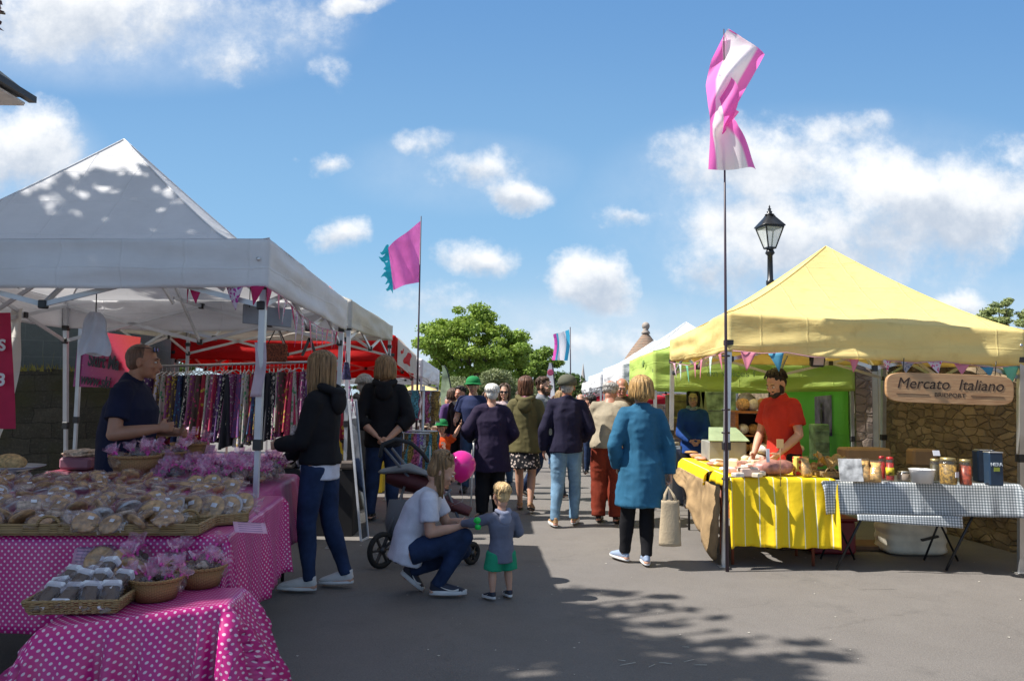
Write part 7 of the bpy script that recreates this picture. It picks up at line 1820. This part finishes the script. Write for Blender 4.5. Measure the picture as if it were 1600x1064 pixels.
# toddler
def kidJ(**o):
    d = dict(pel=(0, 0, .74), waist=(0, 0, .9), chest=(0, .0, 1.1), neckb=(0, -.01, 1.27), head=(0, .03, 1.515), Sl=(-.2, 0, 1.2), Sr=(.2, 0, 1.2), El=(-.27, 0, .98), Er=(.27, 0, .98), Wl=(-.27, .1, .8), Wr=(.27, .1, .8), Hl=(-.1, 0, .7), Hr=(.1, 0, .7), Kl=(-.13, .02, .4), Kr=(.13, .02, .4), Al=(-.14, -.02, .1), Ar=(.14, -.02, .1), Tl=(-.17, .15, .03), Tr=(.17, .15, .03))
    d.update(o); return d
person('blond toddler in a grey hooded top and green shorts seen from behind', at(786, 5.78), 28, .875, kidJ(El=(-.36, .16, 1.12), Wl=(-.46, .38, 1.08), Er=(.31, .0, .96), Wr=(.27, .18, .9)),
       SKIN_FAIR, (0, -6, 0), ('short', H_toddler), dict(name='hooded_top', m=cm('slate_blue', (.15, .16, .22)), hoodm=cm('slate_light', (.26, .28, .38)), hem=.76, ease=.03, sleeve='long', hood=1, amp=.01), ('shorts', cm('green_shorts', (.02, .3, .16)), dict(ease=.03)), ('trainer', M_nshoe, M_wsole, 'swoosh'), child=True, build=1.08, headscale=1.36)
# boy with 13
pb, Jb, _, _ = person('small boy in an orange number thirteen tee and green cap facing the camera', at(691, 11.8), 178, 1.2, kidJ(head=(0, .03, 1.5), El=(-.3, .03, 1.32), Wl=(-.4, .05, 1.52), Er=(.26, .05, .96), Wr=(.14, .2, .95)),
       SKIN_FAIR, (0, -4, 0), ('short', H_brown), dict(name='orange_tee', m=orange_t, hem=.6, ease=.03, sleeve='short', collar=0), ('shorts', navy, dict(ease=.03)), ('trainer', M_nshoe, M_wsole), child=True, build=1.05, headscale=1.18, hat=('cap', cm('green_cap', (.015, .2, .06))))
me_t = text('13', .17, cm('faded_print', (.75, .45, .35)), 'number_print', None, None, bold=.008)
me_t.data.transform(Matrix.Translation((0, .118 * pb['_s'] + .055, 1.07 * pb['_s'])) @ Matrix.Rotation(R(180), 4, 'Z') @ Matrix.Rotation(R(90), 4, 'X')); me_t.parent = pb
# father
person('man in a green cap and navy tee holding the small boy hand', at(739, 12.1), 172, 1.80, dict(Er=(.25, .02, 1.12), Wr=(.24, .16, 1.08)), SKIN_FAIR, (10, -7, 0), ('short', H_brown), dict(name='navy_tee', m=cm('navy_tee', (.02, .03, .09)), hem=.86, ease=.02, sleeve='short'), ('trousers', jeansm), ('slip', M_bshoe, M_bshoe), hat=('cap', cm('green_cap', (.015, .2, .06))), build=1.02)
person('woman with dark glasses and long brown hair facing the camera', at(788, 13.0), 176, 1.72, None, SKIN_FAIR, (0, 0, 0), ('long', H_brown, .25), dict(name='pale_top', m=cm('pale_floral', (.45, .35, .36), var=.5, vscale=20), hem=.85, sleeve='short'), ('trousers', jeansm), ('slip', M_bshoe, M_bshoe), female=True, glasses=('worn', M_black_plastic, mat('dark_lens', (.02, .01, .01), .08)))
# elderly woman in navy cardigan
person('white haired person in a long dark aubergine cardigan walking away', at(768, 9.5), 8, 1.63, dict(El=(-.33, -.02, 1.14), Wl=(-.24, .2, 1.02), Er=(.3, -.05, 1.12), Wr=(.22, .17, .98)), SKIN_FAIR, (5, -5, 0), ('short', H_white), dict(name='cardigan', m=purp, hem=.62, ease=.05, sleeve='long', flare=.035, amp=.014, sl_ease=.035), ('trousers', black, dict(wide=.02)), ('slip', M_bshoe, M_bshoe), build=1.2)
wk = thing('walking_stick', 'pale walking stick held by the white haired person', 'walking stick', tuple(atz(735, 812))); mb = MB(); a_ = aty(740, 690, 9.35); mb.tube([V(wk.location), a_], .011, n=8); part('shaft', mb, mat('pale_cane', (.6, .58, .55), .4), wk); mb = MB(); mb.tube([a_, a_ + V((.03, .05, .03)), a_ + V((.04, .12, .01))], .014, n=8, round_ends=True); part('handle', mb, M_black_plastic, wk)
# olive parka
floral = newmat('floral_skirt'); g = NG(floral[1]); tc = floral[1].nodes.new('ShaderNodeTexCoord'); vo = g.node('ShaderNodeTexVoronoi'); vo.inputs['Scale'].default_value = 26; floral[1].links.new(tc.outputs['Object'], vo.inputs['Vector']); finish(floral[1], g.mix(g.m('LESS_THAN', vo.outputs['Distance'], .33), (.01, .01, .015, 1), (.6, .5, .45, 1)), .8)
person('brown haired woman in an olive parka over a short floral skirt walking away', at(821, 10.0), -4, 1.73, dict(Ar=(.08, -.1, .13), Tr=(.1, .06, .03), Kr=(.09, .03, .5), Al=(-.07, .25, .085), Tl=(-.08, .42, .03), Kl=(-.08, .16, .5), El=(-.24, -.02, 1.13), Wl=(-.2, .18, 1.0), Er=(.24, -.03, 1.12), Wr=(.21, .16, 1.0)), SKIN_FAIR, (0, 0, 0), ('long', H_auburn, .2), dict(name='parka', m=olive, hem=.78, ease=.045, sleeve='long', hood=1, flare=.015, amp=.013), ('skirt', floral[0], dict(len=.37)), ('slip', mat('tan_sandal', (.3, .16, .08), .6), M_bshoe), female=True, scarf=cm('pink_scarf', (.35, .15, .2), var=.5, vscale=30))
person('bearded man with glasses in a grey jacket walking toward the right', at(848, 11.4), -118, 1.78, dict(Ar=(.1, -.28, .12), Tr=(.1, -.12, .03), Kr=(.1, -.02, .5), Al=(-.1, .28, .085), Tl=(-.1, .44, .05), Kl=(-.1, .2, .52)), SKIN_FAIR, (0, -5, 0), ('short', H_brown), dict(name='jacket', m=cm('grey_jacket', (.2, .21, .24)), hem=.85, ease=.03, sleeve='long', collar=1), ('trousers', jeansd), ('slip', M_bshoe, M_bshoe), beard=H_brown, glasses=('worn', M_black_plastic, M_glass))
person('man in a dark navy jacket, olive cap and light jeans walking away', at(886, 9.0), -4, 1.735, dict(Ar=(.09, .12, .085), Tr=(.12, .28, .03), Kr=(.1, .12, .5), Al=(-.13, -.1, .085), Tl=(-.17, .05, .03), Kl=(-.1, .0, .5), El=(-.27, -.04, 1.12), Wl=(-.27, .06, .88), Er=(.27, -.03, 1.12), Wr=(.2, .2, 1.0)), SKIN_RED, (0, 0, 0), ('short', H_grey), dict(name='jacket', m=navy2, hem=.86, ease=.045, sleeve='long', collar=1, amp=.014, sl_ease=.03), ('trousers', jeansl, dict(ease=.012, amp=.014)), ('trainer', M_tan, M_wsole), hat=('cap', cm('olive_cap', (.11, .11, .08))), build=1.0)
person('stooping grey haired man in a beige jumper and rust red corduroys', at(950, 9.3), -18, 1.72, dict(Kl=(-.11, .03, .5), El=(-.25, .08, 1.12), Wl=(-.15, .28, 1.08), Er=(.25, .1, 1.13), Wr=(.15, .3, 1.1)), SKIN_RED, (-10, -18, 0), ('balding', H_grey), dict(name='jumper', m=beige, hem=.9, ease=.035, sleeve='long', amp=.013), ('trousers', rust, dict(ease=.02, wide=.015, amp=.015)), ('slip', M_bshoe, M_bshoe), build=1.15, lean=14)
person('bald older man in a brown jacket looking over the stooping man', at(972, 10.9), 165, 1.76, None, SKIN_RED, (10, -14, 0), ('balding', H_grey), dict(name='jacket', m=cm('brown_jacket', (.08, .05, .03)), hem=.85, ease=.03, sleeve='long', collar=1), ('trousers', black), ('slip', M_bshoe, M_bshoe))
# blue coat
person('blonde woman in a long blue coat with a cream bag walking away', at(1002, 7.0), 2, 1.665, dict(El=(-.27, -.05, 1.12), Wl=(-.22, .08, .92), Er=(.25, -.04, 1.12), Wr=(.27, -.02, .86), Ar=(.04, -.05, .085), Tr=(.05, .1, .03), Kr=(.06, .04, .5), Al=(-.13, .14, .085), Tl=(-.2, .27, .03), Kl=(-.11, .08, .5)),
       SKIN_FAIR, (0, 0, 0), ('bob', hairmat('honey', (.45, .27, .1)), .15), dict(name='coat', m=blue_c, hem=.56, ease=.04, sleeve='long', flare=.045, collar=1, amp=.016, sl_ease=.03), ('trousers', black, dict(ease=.008, len=.97)), ('slip', M_blueshoe, M_wsole), female=True, build=1.04, curl=1.1)
tb = thing('tote_bag', 'cream canvas tote bag hanging from the blue coated woman hand', 'bag', tuple(aty(1045, 768, 6.98))); q = aty(1047, 812, 6.82)
mb = MB(); mb.tube([q + V((-.005, 0, -.22)), q + V((0, 0, -.18)), q + V((.0, 0, .05)), q + V((.005, 0, .17))], [(.03, .085), (.055, .105), (.05, .1), (.02, .095)], n=20, side=(0, 1, 0)); 
mb = MB(); mb.grid(lambda u, v: q + V((math.cos(u * 2 * PI) * (.092 - .012 * v) * (1 + .06 * math.sin(u * 15 + v * 4)), math.sin(u * 2 * PI) * .045 * (1.1 - .5 * v), -.22 + .39 * v)), 40, 14); mb.grid(lambda u, v: q + V((math.cos(u * 2 * PI) * .092 * v, math.sin(u * 2 * PI) * .05 * v, -.22)), 20, 2)
part('canvas', mb, mat('cream_canvas_bag', (.5, .4, .27), .9, bump=.4, trans=.15), tb, solid=.003)
for dy in (-.02, .02):
    mb = MB(); a_ = q + V((-.05, dy, .165)); b_ = q + V((.05, dy, .165)); t_ = aty(1044, 764, 6.86); mb.tube([a_, lerp(a_, t_, .5) + V((-.012, 0, 0)), t_ + V((0, dy * .3, .015)), lerp(b_, t_, .5) + V((.012, 0, 0)), b_], [(.012, .003)] * 5, n=8); part('strap', mb, mat('cream_canvas_bag', (.5, .4, .27)), tb)
person('dark haired stallholder in a bright blue cardigan and patterned scarf', at(1083, 10.75), 172, 1.6, dict(El=(-.2, .08, 1.1), Wl=(-.08, .2, 1.0), Er=(.2, .08, 1.1), Wr=(.06, .22, 1.0)), SKIN_FAIR, (-10, 0, 0), ('long', H_dark, .26), dict(name='cardigan', m=cm('royal_blue', (.015, .06, .25)), hem=.8, ease=.03, sleeve='long'), ('trousers', black), ('slip', M_bshoe, M_bshoe), female=True, scarf=cm('grey_scarf', (.3, .36, .36), var=.5, vscale=30))
person('bearded young stallholder in a red tee looking down at the bread', at(1224, 7.98), 118, 1.80, dict(El=(-.25, .04, 1.12), Wl=(-.16, .24, .96), Er=(.25, .04, 1.12), Wr=(.15, .26, .94)), SKIN_FAIR, (5, -26, 0), ('short', H_dark), dict(name='red_tee', m=red_t, hem=.82, ease=.022, sleeve='short', collar=1, amp=.009), ('trousers', black), ('slip', M_bshoe, M_bshoe), beard=H_dark, lean=7, curl=.7)
# far crowd
rg6 = random.Random(8)
far = [(707, 14.5, 1.66, 20, 'shopper with a purple top behind the green capped man', (.1, .05, .16), H_brown, 'bob'), (719, 13.6, 1.7, 150, 'dark clad shopper just left of the green capped man', (.01, .01, .012), H_dark, 'short'), (868, 17.5, 1.62, 185, 'distant red topped shopper left of the olive capped man', (.3, .08, .06), H_auburn, 'long'),
       (876, 15.5, 1.68, 10, 'fair haired shopper in a blue check shirt far down the street', (.15, .2, .4), H_blonde, 'bob'), (907, 16.5, 1.66, 175, 'bald distant man right of the olive cap', (.35, .3, .28), H_grey, 'balding'), (916, 18.5, 1.6, 190, 'auburn haired shopper by the far white canopy pole', (.06, .07, .12), H_auburn, 'bob'),
       (925, 15.8, 1.62, 0, 'dark haired shopper near the crimson gazebo', (.06, .04, .05), H_dark, 'short'), (812, 16.5, 1.7, 0, 'distant shopper in grey beyond the olive parka', (.12, .12, .13), H_brown, 'short'), (760, 17.5, 1.68, 180, 'distant shopper in cream beyond the white haired person', (.4, .36, .3), H_brown, 'bob'), (700, 19, 1.6, 170, 'distant shopper in teal past the boy', (.03, .2, .2), H_grey, 'short'), (838, 21, 1.7, 10, 'farthest shopper in dark green seen between the parka and bearded man', (.03, .07, .03), H_dark, 'short')]
for k, (px, Y, h, f_, lab, col, hm, hk) in enumerate(far):
    person(lab, at(px, Y), f_, h, dict(Ar=(.1, .12 if k % 2 else -.1, .1), Al=(-.1, -.12 if k % 2 else .1, .1)), (SKIN_FAIR, SKIN_RED)[k % 2], (0, -5, 0), (hk, hm, .15), dict(name='top', m=cm('far_%d' % k, col), hem=.82, ease=.03, sleeve='long'), ('trousers', (jeansd, black, jeansm)[k % 3]), ('slip', M_bshoe, M_bshoe), voxel=.014, eyes=False)
for o in list(TMP.objects): bpy.data.objects.remove(o)
bpy.data.scenes.remove(TMP)
